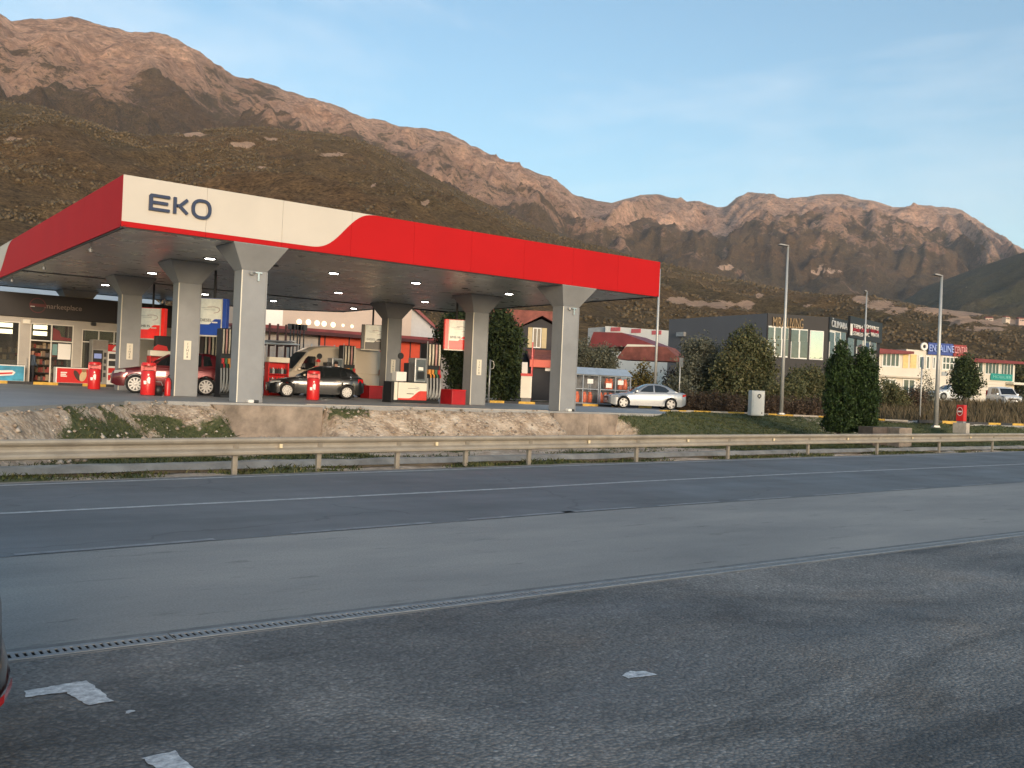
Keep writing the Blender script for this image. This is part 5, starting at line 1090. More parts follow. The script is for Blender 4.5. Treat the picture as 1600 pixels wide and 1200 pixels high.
m = MB(); m.tube([(0, 0, 0), (0, 0, (t_.z - 0.9) * 0.5), (0, 0, t_.z - 0.9)], [0.09, 0.08, 0.055], 12); m.build('post', M_POLE, t, True)
m = MB(); m.lathe([(0, 0), (0.2, 0), (0.2, 0.03), (0, 0.03)], 12); m.build('base_plate', M_POLE, t)
def sign_pole(label, xb, yb, xt, yt, depth, kind):
    b_, t_ = at(xb, yb, depth), at(xt, yt, depth); h = t_.z - b_.z
    t = thing('sign_pole', label, 'sign', (b_.x, b_.y, b_.z), RC + R(60))
    m = MB(); m.tube([(0, 0, 0), (0, 0, h)], 0.04, 8); m.build('post', M_POLE, t, True)
    if kind == 'round': m = MB(); m.lathe([(0, -0.06), (0.33, -0.06), (0.33, -0.045), (0, -0.045)], 20, (0, 0, h - 0.3), 'y'); m.build('disc', M_STEEL, t)
    else: m = MB(); m.box((-0.3, -0.07, h - 0.55), (0.3, -0.045, h)); m.build('plate', M_STEEL, t)
sign_pole('thin signpost with plate seen edge-on right of the silver car', 1060, 640, 1065, 559, 56, 'plate')
sign_pole('thin signpost with round disc seen edge-on left of the far street lamp', 1437, 660, 1441, 558, 50, 'round')
# red no-entry box sign on a concrete foot
p = at(1502, 664, 46); t = thing('no_entry_sign', 'red box sign with white ringed no entry bar on concrete foot', 'sign', (p.x, p.y, p.z), RC - R(50))
m = MB(); m.box((-0.5, -0.3, -0.4), (0.5, 0.3, 0.10)); m.build('foot', M_KERB, t, False, 0.02)
m = MB(); m.box((-0.26, -0.22, 0.10), (0.24, 0.22, 0.18)); m.build('neck', M_STEEL, t)
m = MB(); m.box((-0.30, -0.26, 0.18), (0.26, 0.26, 0.98)); bx_ = m.build('box', M_RED, t, False, 0.03); t.scale = (0.66, 0.62, 1.0)
m = MB(); m.stroke_xz([(-0.03 + 0.2 * math.cos(a_), 0.66 + 0.2 * math.sin(a_)) for a_ in np.linspace(0, 2 * math.pi, 25)[:-1]], 0.022, -0.275, -0.262, True); m.build('ring', M_WHITE, bx_)
m = MB(); m.lathe([(0, -0.27), (0.17, -0.27), (0.17, -0.262)], 18, (-0.03, 0, 0.66), 'y'); m.build('disc', pm('deep red', (0.28, 0.01, 0.01), 0.4), bx_)
m = MB(); m.box((-0.17, -0.28, 0.62), (0.11, -0.271, 0.69)); m.build('bar', M_WHITE, bx_)
p = at(1364.5, 655, 46); t = thing('marker_post', 'short white marker post with red top beside the cypress pair', 'marker post', (p.x, p.y, p.z - 0.05), RC)
m = MB(); m.box((-0.05, -0.05, 0), (0.05, 0.05, 0.72)); m.build('post', M_WHITE, t)
m = MB(); m.box((-0.09, -0.06, 0.70), (0.09, 0.06, 0.92)); m.build('top', M_RED, t, False, 0.02)

# ================================================================== buildings behind the station
class Wall:
    """an upright plane through two plan points; turns a sight line into (distance along, height)"""
    def __init__(s, a, b, z): s.a = Vector((a[0], a[1])); s.b = Vector((b[0], b[1])); s.z = z; s.d = (s.b - s.a).normalized(); s.L = (s.b - s.a).length; s.rz = math.atan2(s.d.y, s.d.x)
    def at(s, x, y):
        r = ray(x, y); n = Vector((-s.d.y, s.d.x)); c = Vector((CAM.x, CAM.y)); k = (s.a - c).dot(n) / Vector((r.x, r.y)).dot(n)
        p = c + Vector((r.x, r.y)) * k; return ((p - s.a).dot(s.d), CAM.z + r.z * k - s.z)
    def rect(s, x0, y0, x1, y1):
        a, b = s.at(x0, y1), s.at(x1, y0); return a[0], a[1], b[0], b[1]
    def thing(s, name, label, cat): return thing(name, label, cat, (s.a.x, s.a.y, s.z), s.rz)
def wpt(x, y, depth): p = at(x, y, depth); return (p.x, p.y)
M_WGLASS = pm('window glass', (0.045, 0.075, 0.075), 0.08, var=0.2, scale=0.8, spec=0.9)
M_WFR = pm('white frame', (0.70, 0.68, 0.62), 0.5, var=0.04)
def window(t, r, cols=2, rows=1, m_glass=None, proud=0.04, bar=0.07, m_fr=None):
    """a framed window on the wall plane y = 0 of t; r = (s0, z0, s1, z1)"""
    s0, z0, s1, z1 = r; m = MB(); P = proud
    m.box((s0, -P, z0), (s0 + bar, 0, z1)); m.box((s1 - bar, -P, z0), (s1, 0, z1)); m.box((s0 + bar, -P, z0), (s1 - bar, 0, z0 + bar)); m.box((s0 + bar, -P, z1 - bar), (s1 - bar, 0, z1))
    for k in range(1, cols): x = s0 + (s1 - s0) * k / cols; m.box((x - bar * 0.4, -P + 0.004, z0 + bar), (x + bar * 0.4, 0, z1 - bar))
    for k in range(1, rows): z = z0 + (z1 - z0) * k / rows; m.box((s0 + bar, -P + 0.008, z - bar * 0.4), (s1 - bar, 0, z + bar * 0.4))
    f = m.build('window', m_fr or M_WFR, t)
    for i in range(cols):
        for j in range(rows):
            x0 = s0 + bar * 0.5 + (s1 - s0 - bar) * i / cols; x1 = s0 + bar * 0.5 + (s1 - s0 - bar) * (i + 1) / cols; a_ = z0 + bar * 0.5 + (z1 - z0 - bar) * j / rows; b_ = z0 + bar * 0.5 + (z1 - z0 - bar) * (j + 1) / rows
            m = MB(); m.box((x0 + 0.01, -0.018, a_ + 0.01), (x1 - 0.01, -0.012, b_ - 0.01)); m.build('pane', m_glass or M_WGLASS, f)
    return f

# beige warehouse with a row of lit wall lamps, red eave and orange doors
M_BEIGE = pm('beige warehouse render', (0.50, 0.40, 0.33), 0.8, var=0.06, scale=0.3, bump=0.05)
w = Wall((u_at(372, 50, 4), 50), (u_at(640, 50, 4), 50), 1.0); t = w.thing('warehouse', 'large beige warehouse wall with a row of lit round lamps behind the canopy', 'warehouse')
m = MB(); m.box((0, 0, 0), (w.L, 14, 12)); m.build('wall', M_BEIGE, t)
m = MB(); a0 = w.at(408, 486); a1 = w.at(441, 509); m.box((a0[0], -0.05, a1[1]), (a1[0], 0, a0[1] + 2)); m.build('white_panel', M_WHITE, t)
M_WLAMP = pm('lit wall lamp', (1, 0.85, 0.6), 0.4, emit=(1.0, 0.80, 0.52), estr=0.9)
for x, y, r in ((467.5, 503, .25), (482, 503.5, .25), (495.5, 505, .25), (506.5, 506, .24), (520.5, 507.5, .24), (536, 508.5, .13), (550, 510, .15)):
    a0 = w.at(x, y); m = MB(); m.lathe([(0, -0.10), (r * 0.8, -0.08), (r, 0.0)], 14, (a0[0], 0, a0[1]), 'y'); m.build('wall_lamp', M_WLAMP, t)
w = Wall((u_at(396, 44, 4), 44), (u_at(705, 44, 4), 44), 1.0); t = w.thing('lean_to', 'low shed with maroon eave and orange doors in front of the warehouse', 'shed')
M_MAROON = pm('maroon roof edge', (0.20, 0.035, 0.035), 0.6, var=0.15, scale=1.0); M_ODOOR = pm('orange door', (0.62, 0.075, 0.03), 0.5, var=0.08, scale=0.6)
e0 = w.at(420, 511)[1]; h = w.at(560, 520)[1]
m = MB(); m.prism_yz([(-0.9, h - 0.35), (-0.9, h + 0.02), (5.9, h + 0.30), (5.9, h + 0.02)], 0, w.L); m.build('roof', M_MAROON, t)
m = MB(); m.box((0.1, 0.25, 0), (w.L - 0.1, 5.6, h - 0.32)); m.build('wall', pm('shed wall', (0.42, 0.36, 0.31), 0.8, var=0.08), t)
m = MB(); m.box((0.0, -0.92, h - 0.5), (w.L, -0.86, h - 0.22)); m.build('gutter', pm('dark gutter', (0.06, 0.012, 0.012), 0.6), t)
z0 = w.at(560, 560)[1] - 1.0
cuts = [w.at(x, 530)[0] for x in (500, 508, 546, 565, 600, 624, 642, 658, 671, 690)]
for s0, s1 in zip(cuts[:-1], cuts[1:]): m = MB(); m.box((s0 + 0.05, 0.05, max(0, z0)), (s1 - 0.05, 0.22, h - 0.42)); m.build('door', M_ODOOR, t)
for s0 in cuts: m = MB(); m.box((s0 - 0.045, 0.0, 0), (s0 + 0.045, 0.24, h - 0.40)); m.build('door_post', M_DARK, t)
# pale gable house with maroon roof
w = Wall(wpt(618, 560, 91), wpt(700, 560, 91.5), 1.2); t = w.thing('gable_house', 'pale grey gable wall with maroon roof seen behind the fuel pump', 'house')
a0, a1, a2, a3 = w.at(596, 560), w.at(618, 468), w.at(655, 487), w.at(694, 524)
m = MB(); m.prism_xz([(a0[0], 0), (a3[0], 0), (a3[0], a3[1]), (a2[0], a2[1]), (w.at(640, 478)[0], w.at(640, 478)[1]), (a0[0], w.at(600, 500)[1])], 0, 11); m.build('wall', pm('pale grey render', (0.46, 0.46, 0.47), 0.8, var=0.04), t)
m = MB(); pk = w.at(632, 470); rr = w.at(700, 532); m.prism_xz([(pk[0], pk[1]), (rr[0], rr[1]), (rr[0], rr[1] + 0.3), (pk[0], pk[1] + 0.35)], -0.6, 11.4); m.build('roof', M_MAROON, t)
for x in (625.5, 629.5): r = w.rect(x - 1.2, 505, x + 1.2, 517); m = MB(); m.box((r[0], -0.03, r[1]), (r[2], 0, r[3])); m.build('slit_window', M_DARK, t)
# dark house with gable, shutters and lower orange awning
w = Wall(wpt(808, 600, 67), wpt(872, 600, 67.3), 1.0); t = w.thing('dark_house', 'charcoal house with terracotta gable roof and cream shuttered window', 'house')
M_TERRA = pm('terracotta tiles', (0.24, 0.075, 0.055), 0.85, var=0.22, scale=2.0, bump=0.4, bscale=14); M_CHAR = pm('charcoal render', (0.035, 0.033, 0.035), 0.8, var=0.15, scale=0.6)
lo = w.at(812, 512); pk = w.at(846, 494); hi = w.at(880, 512)
m = MB(); m.prism_xz([(lo[0], 0), (hi[0], 0), (hi[0], lo[1]), (pk[0], pk[1] - 0.2), (lo[0], lo[1])], 0, 9); m.build('wall', M_CHAR, t)
m = MB()
for (xa, za), (xb, zb_) in (((lo[0] - 0.45, lo[1] - 0.15), pk), (pk, (hi[0] + 0.45, lo[1] - 0.15))): m.prism_xz([(xa, za), (xb, zb_), (xb, zb_ + 0.22), (xa, za + 0.22)], -0.5, 9.4)
m.build('roof', M_TERRA, t)
m = MB(); l2, l3 = w.at(776, 488), w.at(815, 509); m.prism_xz([(l3[0] - 0.1, l3[1]), (l2[0], l2[1] + 0.3), (l2[0], l2[1] + 0.6), (l3[0] + 3, l2[1] + 0.6), (l3[0] + 3, l3[1])], 4.0, 9.2); m.build('rear_roof', M_TERRA, t)
r = w.rect(824, 513, 856, 543); f = window(t, (r[0] + (r[2] - r[0]) * .24, r[1], r[0] + (r[2] - r[0]) * .68, r[3]), 2, 1, pm('curtained glass', (0.16, 0.13, 0.085), 0.5))
M_SHUT = pm('cream shutter', (0.50, 0.40, 0.22), 0.7, var=0.06)
for q0, q1 in ((0.0, .22), (.70, .95)): m = MB(); m.box((r[0] + (r[2] - r[0]) * q0, -0.06, r[1]), (r[0] + (r[2] - r[0]) * q1, -0.005, r[3])); m.build('shutter', M_SHUT, t)
rr = w.rect(822, 548, 875, 562); m = MB(); m.prism_yz([(-2.2, rr[1] - 0.2), (-2.2, rr[1] + 0.02), (0, rr[3]), (0, rr[3] - 0.25)], rr[0], rr[2] + 1); m.build('porch_roof', M_TERRA, t)
m = MB(); m.box((rr[0], -2.3, rr[1] - 0.55), (rr[2] + 1, -2.2, rr[1] - 0.05)); m.build('awning', M_ODOOR, t)
m = MB(); m.box((rr[0] - 0.8, -1.9, 0), (rr[2] + 1, -0.02, rr[1] - 0.3)); m.build('porch_wall', M_CHAR, t)
m = MB(); m.tube([(rr[0] + 0.15, -2.25, 0), (rr[0] + 0.15, -2.25, rr[3] + 0.4)], 0.05, 6); m.build('downpipe', M_RED, t)
for k in range(3): q = w.at(846 + k * 6, 577); m = MB(); m.box((q[0], -1.96, q[1] - 0.15), (q[0] + 0.28, -1.905, q[1] + 0.15)); m.build('letter_box', M_WHITE, t)
# low building with maroon and terracotta roofs
w = Wall(wpt(880, 600, 72), wpt(1060, 600, 68), 1.0); t = w.thing('low_building', 'long low building with maroon and terracotta hipped roofs behind the gas cages', 'building')
p = [w.at(*q) for q in ((895, 540), (905, 514), (950, 515), (1005, 536))]
m = MB(); m.prism_xz([(p[0][0], p[0][1]), (p[3][0], p[3][1]), (p[2][0], p[2][1]), (p[1][0], p[1][1])], 3.0, 9.0); m.build('roof', M_MAROON, t)
p = [w.at(*q) for q in ((962, 557), (975, 541), (1038, 541), (1060, 561), (1060, 565), (962, 561))]
m = MB(); m.prism_xz(p, 0.4, 2.8); m.build('roof', M_TERRA, t)
p = [w.at(*q) for q in ((960, 541), (965, 535), (1004, 536), (1012, 541))]; m = MB(); m.prism_xz(p, 2.2, 2.95); m.build('ridge_band', M_CREAM, t)
r = w.rect(900, 700, 1060, 560); m = MB(); m.box((r[0], 1.0, 0), (r[2], 8.5, r[3])); m.build('wall', M_CHAR, t)
# white hall with pink panels
w = Wall(wpt(946, 560, 120), wpt(1060, 560, 112), 1.5); t = w.thing('white_hall', 'white hall with three pink panels along its roof edge', 'hall')
p = [w.at(*q) for q in ((946, 509.5), (1050, 517), (1050, 530), (990, 532), (946, 530))]
m = MB(); m.prism_xz([(p[0][0], 0), (p[1][0], 0), (p[1][0], p[1][1]), (p[0][0], p[0][1])], 0, 14); m.build('wall', M_WHITE, t)
for x in (962, 994, 1026): r = w.rect(x - 7.5, 510 + (x - 946) * .08, x + 7.5, 516.5 + (x - 946) * .08); m = MB(); m.box((r[0], -0.06, r[1]), (r[2], 0, r[3])); m.build('pink_panel', pm('pink panel', (0.55, 0.12, 0.13), 0.6), t)
q0, q1 = w.at(915, 512), w.at(946, 510); m = MB(); m.prism_xz([(q0[0], 0), (q1[0] - 0.02, 0), (q1[0] - 0.02, q1[1]), (q0[0], q0[1])], 0.5, 14); m.build('grey_wing', pm('hall grey', (0.33, 0.34, 0.35), 0.7), t)

# dark showroom building
zg = 1.6
A_, B_, C_, D_ = wpt(1043, 560, 92), wpt(1197, 560, 81), wpt(1292, 560, 82.5), wpt(1374, 560, 93)
M_SLATE = pm('slate grey cladding', (0.105, 0.105, 0.113), 0.6, var=0.05, scale=0.25); M_BRN = pm('dark brown cladding', (0.013, 0.010, 0.010), 0.55, var=0.08, scale=0.4)
wf = Wall(B_, C_, zg); t = wf.thing('showroom_building', 'dark grey and brown showroom building with tall glass front', 'building')
ws_, wr_ = Wall(A_, B_, zg), Wall(C_, D_, zg)
H = wf.at(1197, 489)[1]
loc2 = lambda p: ((Vector(p) - wf.a).dot(wf.d), (Vector(p) - wf.a).dot(Vector((-wf.d.y, wf.d.x))))
a_, b_, c_, d_ = loc2(A_), (0, 0), (wf.L, 0), loc2(D_)
va = (Vector(A_) - Vector((CAM.x, CAM.y))).normalized() * 11; vb = loc2(Vector(A_) + va); m = MB(); m.prism_xy([a_, (-0.02, 0.05), (-0.02, 12), (vb[0] + 0.3, vb[1])], 0, H - 0.02); m.build('side_wall', M_SLATE, t)
m = MB(); m.prism_xy([(0, 0), c_, d_, (d_[0], d_[1] + 8), (0.0, 12)], 0, H); m.build('front_wall', M_BRN, t)
def on(wall, nm, mat, x0, y0, x1, y1, p0=0.03, parent=None):
    """a flat piece laid on one of the building's walls, given in the building's own frame"""
    r = wall.rect(x0, y0, x1, y1); o0 = loc2(wall.a); dr = wall.rz - wf.rz
    e = MB(); e.box((r[0], -p0, r[1]), (r[2], 0.0, r[3])); ca, sa = math.cos(dr), math.sin(dr)
    e.v = [(o0[0] + x * ca - y * sa, o0[1] + x * sa + y * ca, z) for x, y, z in e.v]; return e.build(nm, mat, parent or t)
M_TEAL = pm('teal showroom glass', (0.035, 0.065, 0.075), 0.05, var=0.2, spec=1.0); M_MIR = pm('mirror glass', (0.42, 0.46, 0.48), 0.03, 0.9, var=0.02)
for x0, x1, ya, yb, nc in ((1198.5, 1232, 511, 557, 3), (1234.5, 1262, 515, 560, 2)):
    f = on(wf, 'window', M_WFR, x0, ya, x1, yb, 0.05)
    for k in range(nc):
        xa = x0 + (x1 - x0) * k / nc + 0.9; xb = x0 + (x1 - x0) * (k + 1) / nc - 0.5; sk = (xa - x0) * .06
        ym = ya + (yb - ya) * .42
        for y0_, y1_ in ((ya + 0.8 + sk, ym - 0.3), (ym + 0.5, yb - 1.2)): on(wf, 'pane', M_TEAL, xa, y0_, xb, y1_, 0.065, f)
f = on(wf, 'window', M_WFR, 1263.5, 517.5, 1287, 561.5, 0.06); on(wf, 'pane', M_MIR, 1264.8, 518.5, 1286, 560, 0.075, f)
for x0, x1, ya, yb, nc in ((1294.5, 1321, 519, 560, 3), (1323, 1334, 524, 560, 1), (1337, 1369, 527, 562, 3)):
    f = on(wr_, 'window', M_WFR, x0, ya, x1, yb, 0.05)
    for k in range(nc):
        xa = x0 + (x1 - x0) * k / nc + 0.7; xb = x0 + (x1 - x0) * (k + 1) / nc - 0.5; ym = ya + 15
        on(wr_, 'pane', M_TEAL, xa, ya + 1.2, xb, ym - 0.4, 0.065, f); on(wr_, 'pane', M_TEAL, xa, ym + 0.6, xb, yb - 1, 0.065, f)
s0, z0 = wf.at(1230.5, 505.5); wd = wf.at(1254, 506)[0] - wf.at(1207, 503)[0]
M_GOLD = pm('brass letters', (0.26, 0.18, 0.10), 0.4, 0.4)
o = lettering('sign_lettering', 'MIRA LIVING', 1.25, M_GOLD, t, (s0, -0.08, z0), 0, 0.1, 1.0); o.scale.x = wd / max(0.1, o.dimensions.x)
def place_on(wall, o, x, y, off): s, z = wall.at(x, y); q = loc2(wall.a); dr = wall.rz - wf.rz; ca, sa = math.cos(dr), math.sin(dr); o.location = (q[0] + s * ca + off * sa, q[1] + s * sa - off * ca, z); o.rotation_euler.z = dr
on(wf, 'sign_bar', M_GOLD, 1232, 511.0, 1254, 512.2, 0.05)
bd = on(wr_, 'sign_board', M_BLACK, 1294, 501.5, 1323.5, 514.5, 0.12)
o = lettering('sign_lettering', 'ČILIMARA', 0.85, pm('pale letters', (0.55, 0.56, 0.56), 0.5), t, (0, 0, 0), 0, 0.05); place_on(wr_, o, 1309, 508.5, 0.16); o.scale.x = (wr_.at(1321, 508)[0] - wr_.at(1297, 508)[0]) / o.dimensions.x; o.name = 'sign_lettering'
bd = on(wr_, 'sign_board', M_BLACK, 1324, 505.5, 1375.5, 527, 0.22)
on(wr_, 'sign_edge', M_WHITE, 1324.3, 506.2, 1327.6, 523.5, 0.30)
for tx, y, mt, sx in (('TEPIH COMMERCE', 511.7, M_WHITE, 1.0), ('HOME LIGHT DECOR', 517.3, pm('sign crimson', (0.42, 0.03, 0.05), 0.5), 1.0), ('STAKLO PVC VRATA', 523.0, M_WHITE, 1.0)):
    x_ = 1329.0; px_c = 40.0 / len(tx)
    for wd_ in tx.split():
        xa, xb = x_, x_ + px_c * len(wd_); o = lettering('sign_lettering', wd_, 0.52, mt, t, (0, 0, 0), 0, 0.05); place_on(wr_, o, (xa + xb) / 2, y + ((xa + xb) / 2 - 1350) * 0.055, 0.26); o.scale.x = (wr_.at(xb, 510)[0] - wr_.at(xa, 510)[0]) / o.dimensions.x; x_ = xb + px_c
on(ws_, 'wall_vent', M_STEEL, 1060, 519, 1072, 526, 0.3)

# white curved shop building
zg = 2.4; M_WREN = pm('cream white render', (0.66, 0.60, 0.50), 0.8, var=0.06, scale=0.4); M_LOWR = pm('beige lower render', (0.52, 0.46, 0.37), 0.8, var=0.06)
w = Wall(wpt(1362, 600, 94), wpt(1506, 600, 97), zg); t = w.thing('white_shop_building', 'two storey cream shop building with blue and red roof letters', 'building')
q = [w.at(*p_) for p_ in ((1362, 551), (1416, 553), (1416, 545.5), (1506, 552.5))]
m = MB(); m.prism_xz([(q[0][0], 0), (q[3][0], 0), (q[3][0], q[3][1]), (q[2][0] + 0.02, q[2][1]), (q[2][0], q[1][1]), (q[0][0], q[0][1])], 0, 9); m.build('wall', M_WREN, t)
e0, e1 = w.at(1360, 544), w.at(1421, 551); m = MB(); m.prism_xz([(e0[0], e0[1] - 0.55), (e1[0], e1[1] - 0.15), (e1[0], e1[1] + 0.1), (e0[0], e0[1])], -0.7, 8.8); m.build('roof_edge', M_MAROON, t)
for x0, y0_, x1, y1_, nc in ((1369, 550, 1374, 571, 1), (1377, 551, 1406, 573, 4), (1434.5, 556, 1442, 576, 1), (1445.5, 556, 1453, 577, 1), (1456, 557, 1462, 577, 1), (1471, 558, 1502, 578, 5)):
    window(t, w.rect(x0, y0_, x1, y1_), nc, 2 if nc == 5 else 1, None, 0.06, 0.14)
M_BLIND = pm('yellow blind', (0.72, 0.52, 0.22), 0.7)
for x0, x1 in ((1410, 1419), (1421.5, 1432)): r = w.rect(x0, 554, x1, 575); m = MB(); m.box((r[0], -0.05, r[1]), (r[2], 0, r[3])); m.build('blind', M_BLIND, t)
r = w.rect(1362, 584.5, 1440, 588); m = MB(); m.box((r[0], -0.5, r[1]), (r[2], -0.002, r[1] + 0.16)); m.build('ledge', M_LOWR, t)
for x0, x1 in ((1380, 1400), (1409, 1430)): window(t, w.rect(x0, 592, x1, 620), 2, 1, None, 0.06, 0.16)
s0 = w.at(1436, 541)[0]; s1 = w.at(1507, 547)[0]; zz0, zz1 = w.at(1440, 544)[1] + 0.05, w.at(1505, 550.5)[1]
ltr = [('ENZALINE', 1448, 1486, pm('blue sign letters', (0.10, 0.20, 0.62), 0.5)), ('CENTAR', 1487.5, 1507, pm('red sign letters', (0.55, 0.05, 0.06), 0.5))]
for tx, x0, x1, mt in ltr:
    a0, a1 = w.at(x0, 541), w.at(x1, 546); o = lettering('roof_lettering', tx, 1.0, mt, t, (0, 0, 0), 0, 0.15); o.scale = ((a1[0] - a0[0]) / o.dimensions.x, 1, 0.72 / 0.73)
    ym = 541.5 + ((x0 + x1) / 2 - 1436) * 0.085; sm, zm = w.at((x0 + x1) / 2, ym + 1.3); o.location = (sm, -0.35, zm)
    m = MB(); m.box((a0[0], -0.28, zm - 0.62), (a1[0], -0.2, zm + 0.58)); m.build('letter_backing', pm('sign backing blue', (0.03, 0.06, 0.25), 0.5) if tx[0] == 'E' else pm('sign backing red', (0.28, 0.03, 0.03), 0.5), t)
    o.data.materials.clear(); o.data.materials.append(pm('pale blue letters', (0.35, 0.45, 0.80), 0.5) if tx[0] == 'E' else pm('pale red letters', (0.75, 0.35, 0.33), 0.5))
c0 = w.at(1441, 541.5); m = MB(); m.stroke_xz([(c0[0] + 0.30 * math.cos(k), c0[1] + 0.30 * math.sin(k)) for k in np.linspace(0, 2 * math.pi, 21)[:-1]], 0.2, -0.35, -0.2, True); m.build('roof_emblem', M_WHITE, t)
r = w.rect(1471, 581, 1480, 587); m = MB(); m.box((r[0], -0.06, r[1]), (r[2], -0.002, r[3])); m.build('wall_sign', pm('grey sign', (0.34, 0.36, 0.36), 0.5), t)
# second white building with the green sign
w = Wall(wpt(1506, 600, 97), wpt(1587, 600, 101), zg); t = w.thing('white_annexe', 'cream white annexe with maroon roof edge and green sign board', 'building')
q = [w.at(*p_) for p_ in ((1506, 562), (1586, 571))]; m = MB(); m.prism_xz([(q[0][0], 0), (q[1][0], 0), (q[1][0], q[1][1]), (q[0][0], q[0][1])], 0, 9); m.build('wall', M_WREN, t)
e0, e1 = w.at(1503, 561), w.at(1594, 567.5); m = MB(); m.prism_xz([(e0[0], e0[1] - 0.3), (e1[0], e1[1] - 0.12), (e1[0], e1[1] + 0.12), (e0[0], e0[1] + 0.12)], -0.8, 8.8); m.build('roof_edge', M_MAROON, t)
window(t, w.rect(1527, 565, 1536, 583), 1, 1, None, 0.06, 0.12); window(t, w.rect(1538, 566, 1561, 585), 4, 1, None, 0.06, 0.12); window(t, w.rect(1562.5, 568, 1583.5, 587), 4, 1, None, 0.06, 0.12)
r = w.rect(1546.5, 585.5, 1580.5, 593.5); m = MB(); m.box((r[0], -0.14, r[1]), (r[2], -0.02, r[3])); sb_ = m.build('sign_board', pm('teal green sign', (0.015, 0.26, 0.22), 0.5), t)
o = lettering('sign_lettering', 'MOBILIER', 0.42, pm('pale green letters', (0.20, 0.52, 0.46), 0.5), sb_, ((r[0] + r[2]) / 2, -0.16, (r[1] + r[3]) / 2), 0, 0.03); o.scale.x = (r[2] - r[0]) * 0.85 / o.dimensions.x
r = w.rect(1570, 598.5, 1594, 600.5); m = MB(); m.box((r[0], -1.0, r[1]), (r[2], 0, r[3])); m.build('canopy_slab', M_CREAM, t)
for k in range(5): r = w.rect(1520, 594 + k * 5, 1567, 594.4 + k * 5); m = MB(); m.box((r[0], -0.012, r[1]), (r[2], -0.0, r[1] + 0.05)); m.build('wall_joint', M_LOWR, t)
# far houses on the hillside
M_HWALL = [pm('far house wall %d' % k, c, 0.8) for k, c in enumerate(((0.55, 0.44, 0.36), (0.60, 0.50, 0.40), (0.50, 0.36, 0.30)))]
FH = [(1384, 494.5, 9, 'pale house low on the hillside, left of a matching neighbour'), (1408, 493, 9, 'pale house low on the hillside beside the brown cut slope'), (1514, 513, 10, 'pale house below the quarry road, near the tall street lamp'),
      (1545, 503, 9, 'small white house above the right hand road cut'), (1572, 501, 8, 'tall pale house on the right hand hillside'), (1594, 504, 9, 'pink house at the right edge on the hillside'), (1527, 525.5, 8, 'orange lit house on the lower hillside'), (1292, 489, 7, 'lone pink house on the hillside above the showroom'), (1202, 487, 7, 'pink house just above the grey showroom wall')]
for k, (x, y, hp, lab) in enumerate(FH):
    dpt = 620 if x > 1300 else 520; p = at(x, y, dpt); sc = dpt / FPX; hw_ = 0.6 * hp * sc; hh = hp * 0.62 * sc
    t = thing('hillside_house', lab, 'house', (p.x, p.y, p.z - 2), RC + R((k * 37) % 50 - 25))
    m = MB(); m.box((-hw_, -hw_ * 0.7, 0), (hw_, hw_ * 0.7, hh + 2)); m.build('wall', M_HWALL[k % 3], t)
    m = MB(); m.prism_yz([(-hw_ * 0.8, hh + 2), (hw_ * 0.8, hh + 2), (0, hh + 2 + hw_ * 0.45)], -hw_ * 1.08, hw_ * 1.08); m.build('roof', M_TERRA, t)
    for sx in (-0.5, 0.1, 0.55): m = MB(); m.box((sx * hw_ - 0.45, -hw_ * 0.7 - 0.06, 2 + hh * 0.45), (sx * hw_ + 0.45, -hw_ * 0.7, 2 + hh * 0.75)); m.build('window', M_DARK, t)
# storage yard behind the far pumps: racks of bars and upright rods
M_RUST = pm('rusty steel', (0.11, 0.045, 0.035), 0.8, var=0.3, scale=4); M_BAR = pm('grey steel bars', (0.27, 0.24, 0.21), 0.6, 0.3, var=0.2, scale=6)
def bar_rack(label, x0, x1, v, ztop):
    u0, u1 = u_at(x0, v, 2.5), u_at(x1, v, 2.5); t = thing('steel_rack', label, 'rack', (u0, v, 1.0)); L = u1 - u0
    for f_ in (0.05, 0.35, 0.65, 0.95): m = MB(); m.box((f_ * L - 0.06, 0, 0), (f_ * L + 0.06, 0.12, ztop)); m.box((f_ * L - 0.05, -0.9, ztop * 0.3), (f_ * L + 0.05, 0.0, ztop * 0.3 + 0.08)); m.box((f_ * L - 0.05, -0.9, ztop * 0.65), (f_ * L + 0.05, 0.0, ztop * 0.65 + 0.08)); m.build('upright', M_RUST, t)
    for z in (ztop * 0.05, ztop * 0.3 + 0.1, ztop * 0.65 + 0.1):
        for k in range(9):
            y = -0.85 + 0.09 * k; dz = random.uniform(0, 0.35); m = MB(); m.tube([(-0.4 + random.random() * .5, y, z + dz), (L + random.random() * .6, y + random.uniform(-.1, .1), z + dz + random.uniform(-.1, .15))], random.uniform(0.03, 0.06), 6); m.build('steel_bar', random.choice((M_BAR, M_BAR, M_RUST, M_CREAM)), t)
bar_rack('rack of stacked grey steel bars seen left of the left front column', 316, 362, 34, 4.2)
bar_rack('rusty rack with steel bars seen right of the left front column', 404, 447, 35, 4.6)
u0 = u_at(452, 36, 3); t = thing('rod_display', 'row of upright thin rods with dark tops in the storage yard', 'rod stand', (u0, 36, 1.0))
ztop = atv(462, 512, 36).z - 1.0
for k, x in enumerate((452, 457, 463, 467, 473)): du = u_at(x, 36, 3) - u0; m = MB(); m.tube([(du, 0, 0), (du, 0, ztop)], 0.055, 6); m.box((du - 0.2, -0.1, ztop - 0.15), (du + 0.2, 0.1, ztop + 0.25)); m.build('rod', M_DARK, t)
m = MB(); m.box((-0.4, -0.05, 1.5), (u_at(474, 36, 3) - u0 + 0.6, 0.05, 1.6)); m.build('cross_bar', M_DARK, t)
m = MB(); m.box((0, 0, 0), (1.0, 0.02, 2.9)); 
fe = thing('wire_fence', 'grey wire mesh fence in front of the storage yard', 'fence', (u_at(330, 38, 2), 38, 1.0)); fl = u_at(520, 38, 2) - u_at(330, 38, 2)
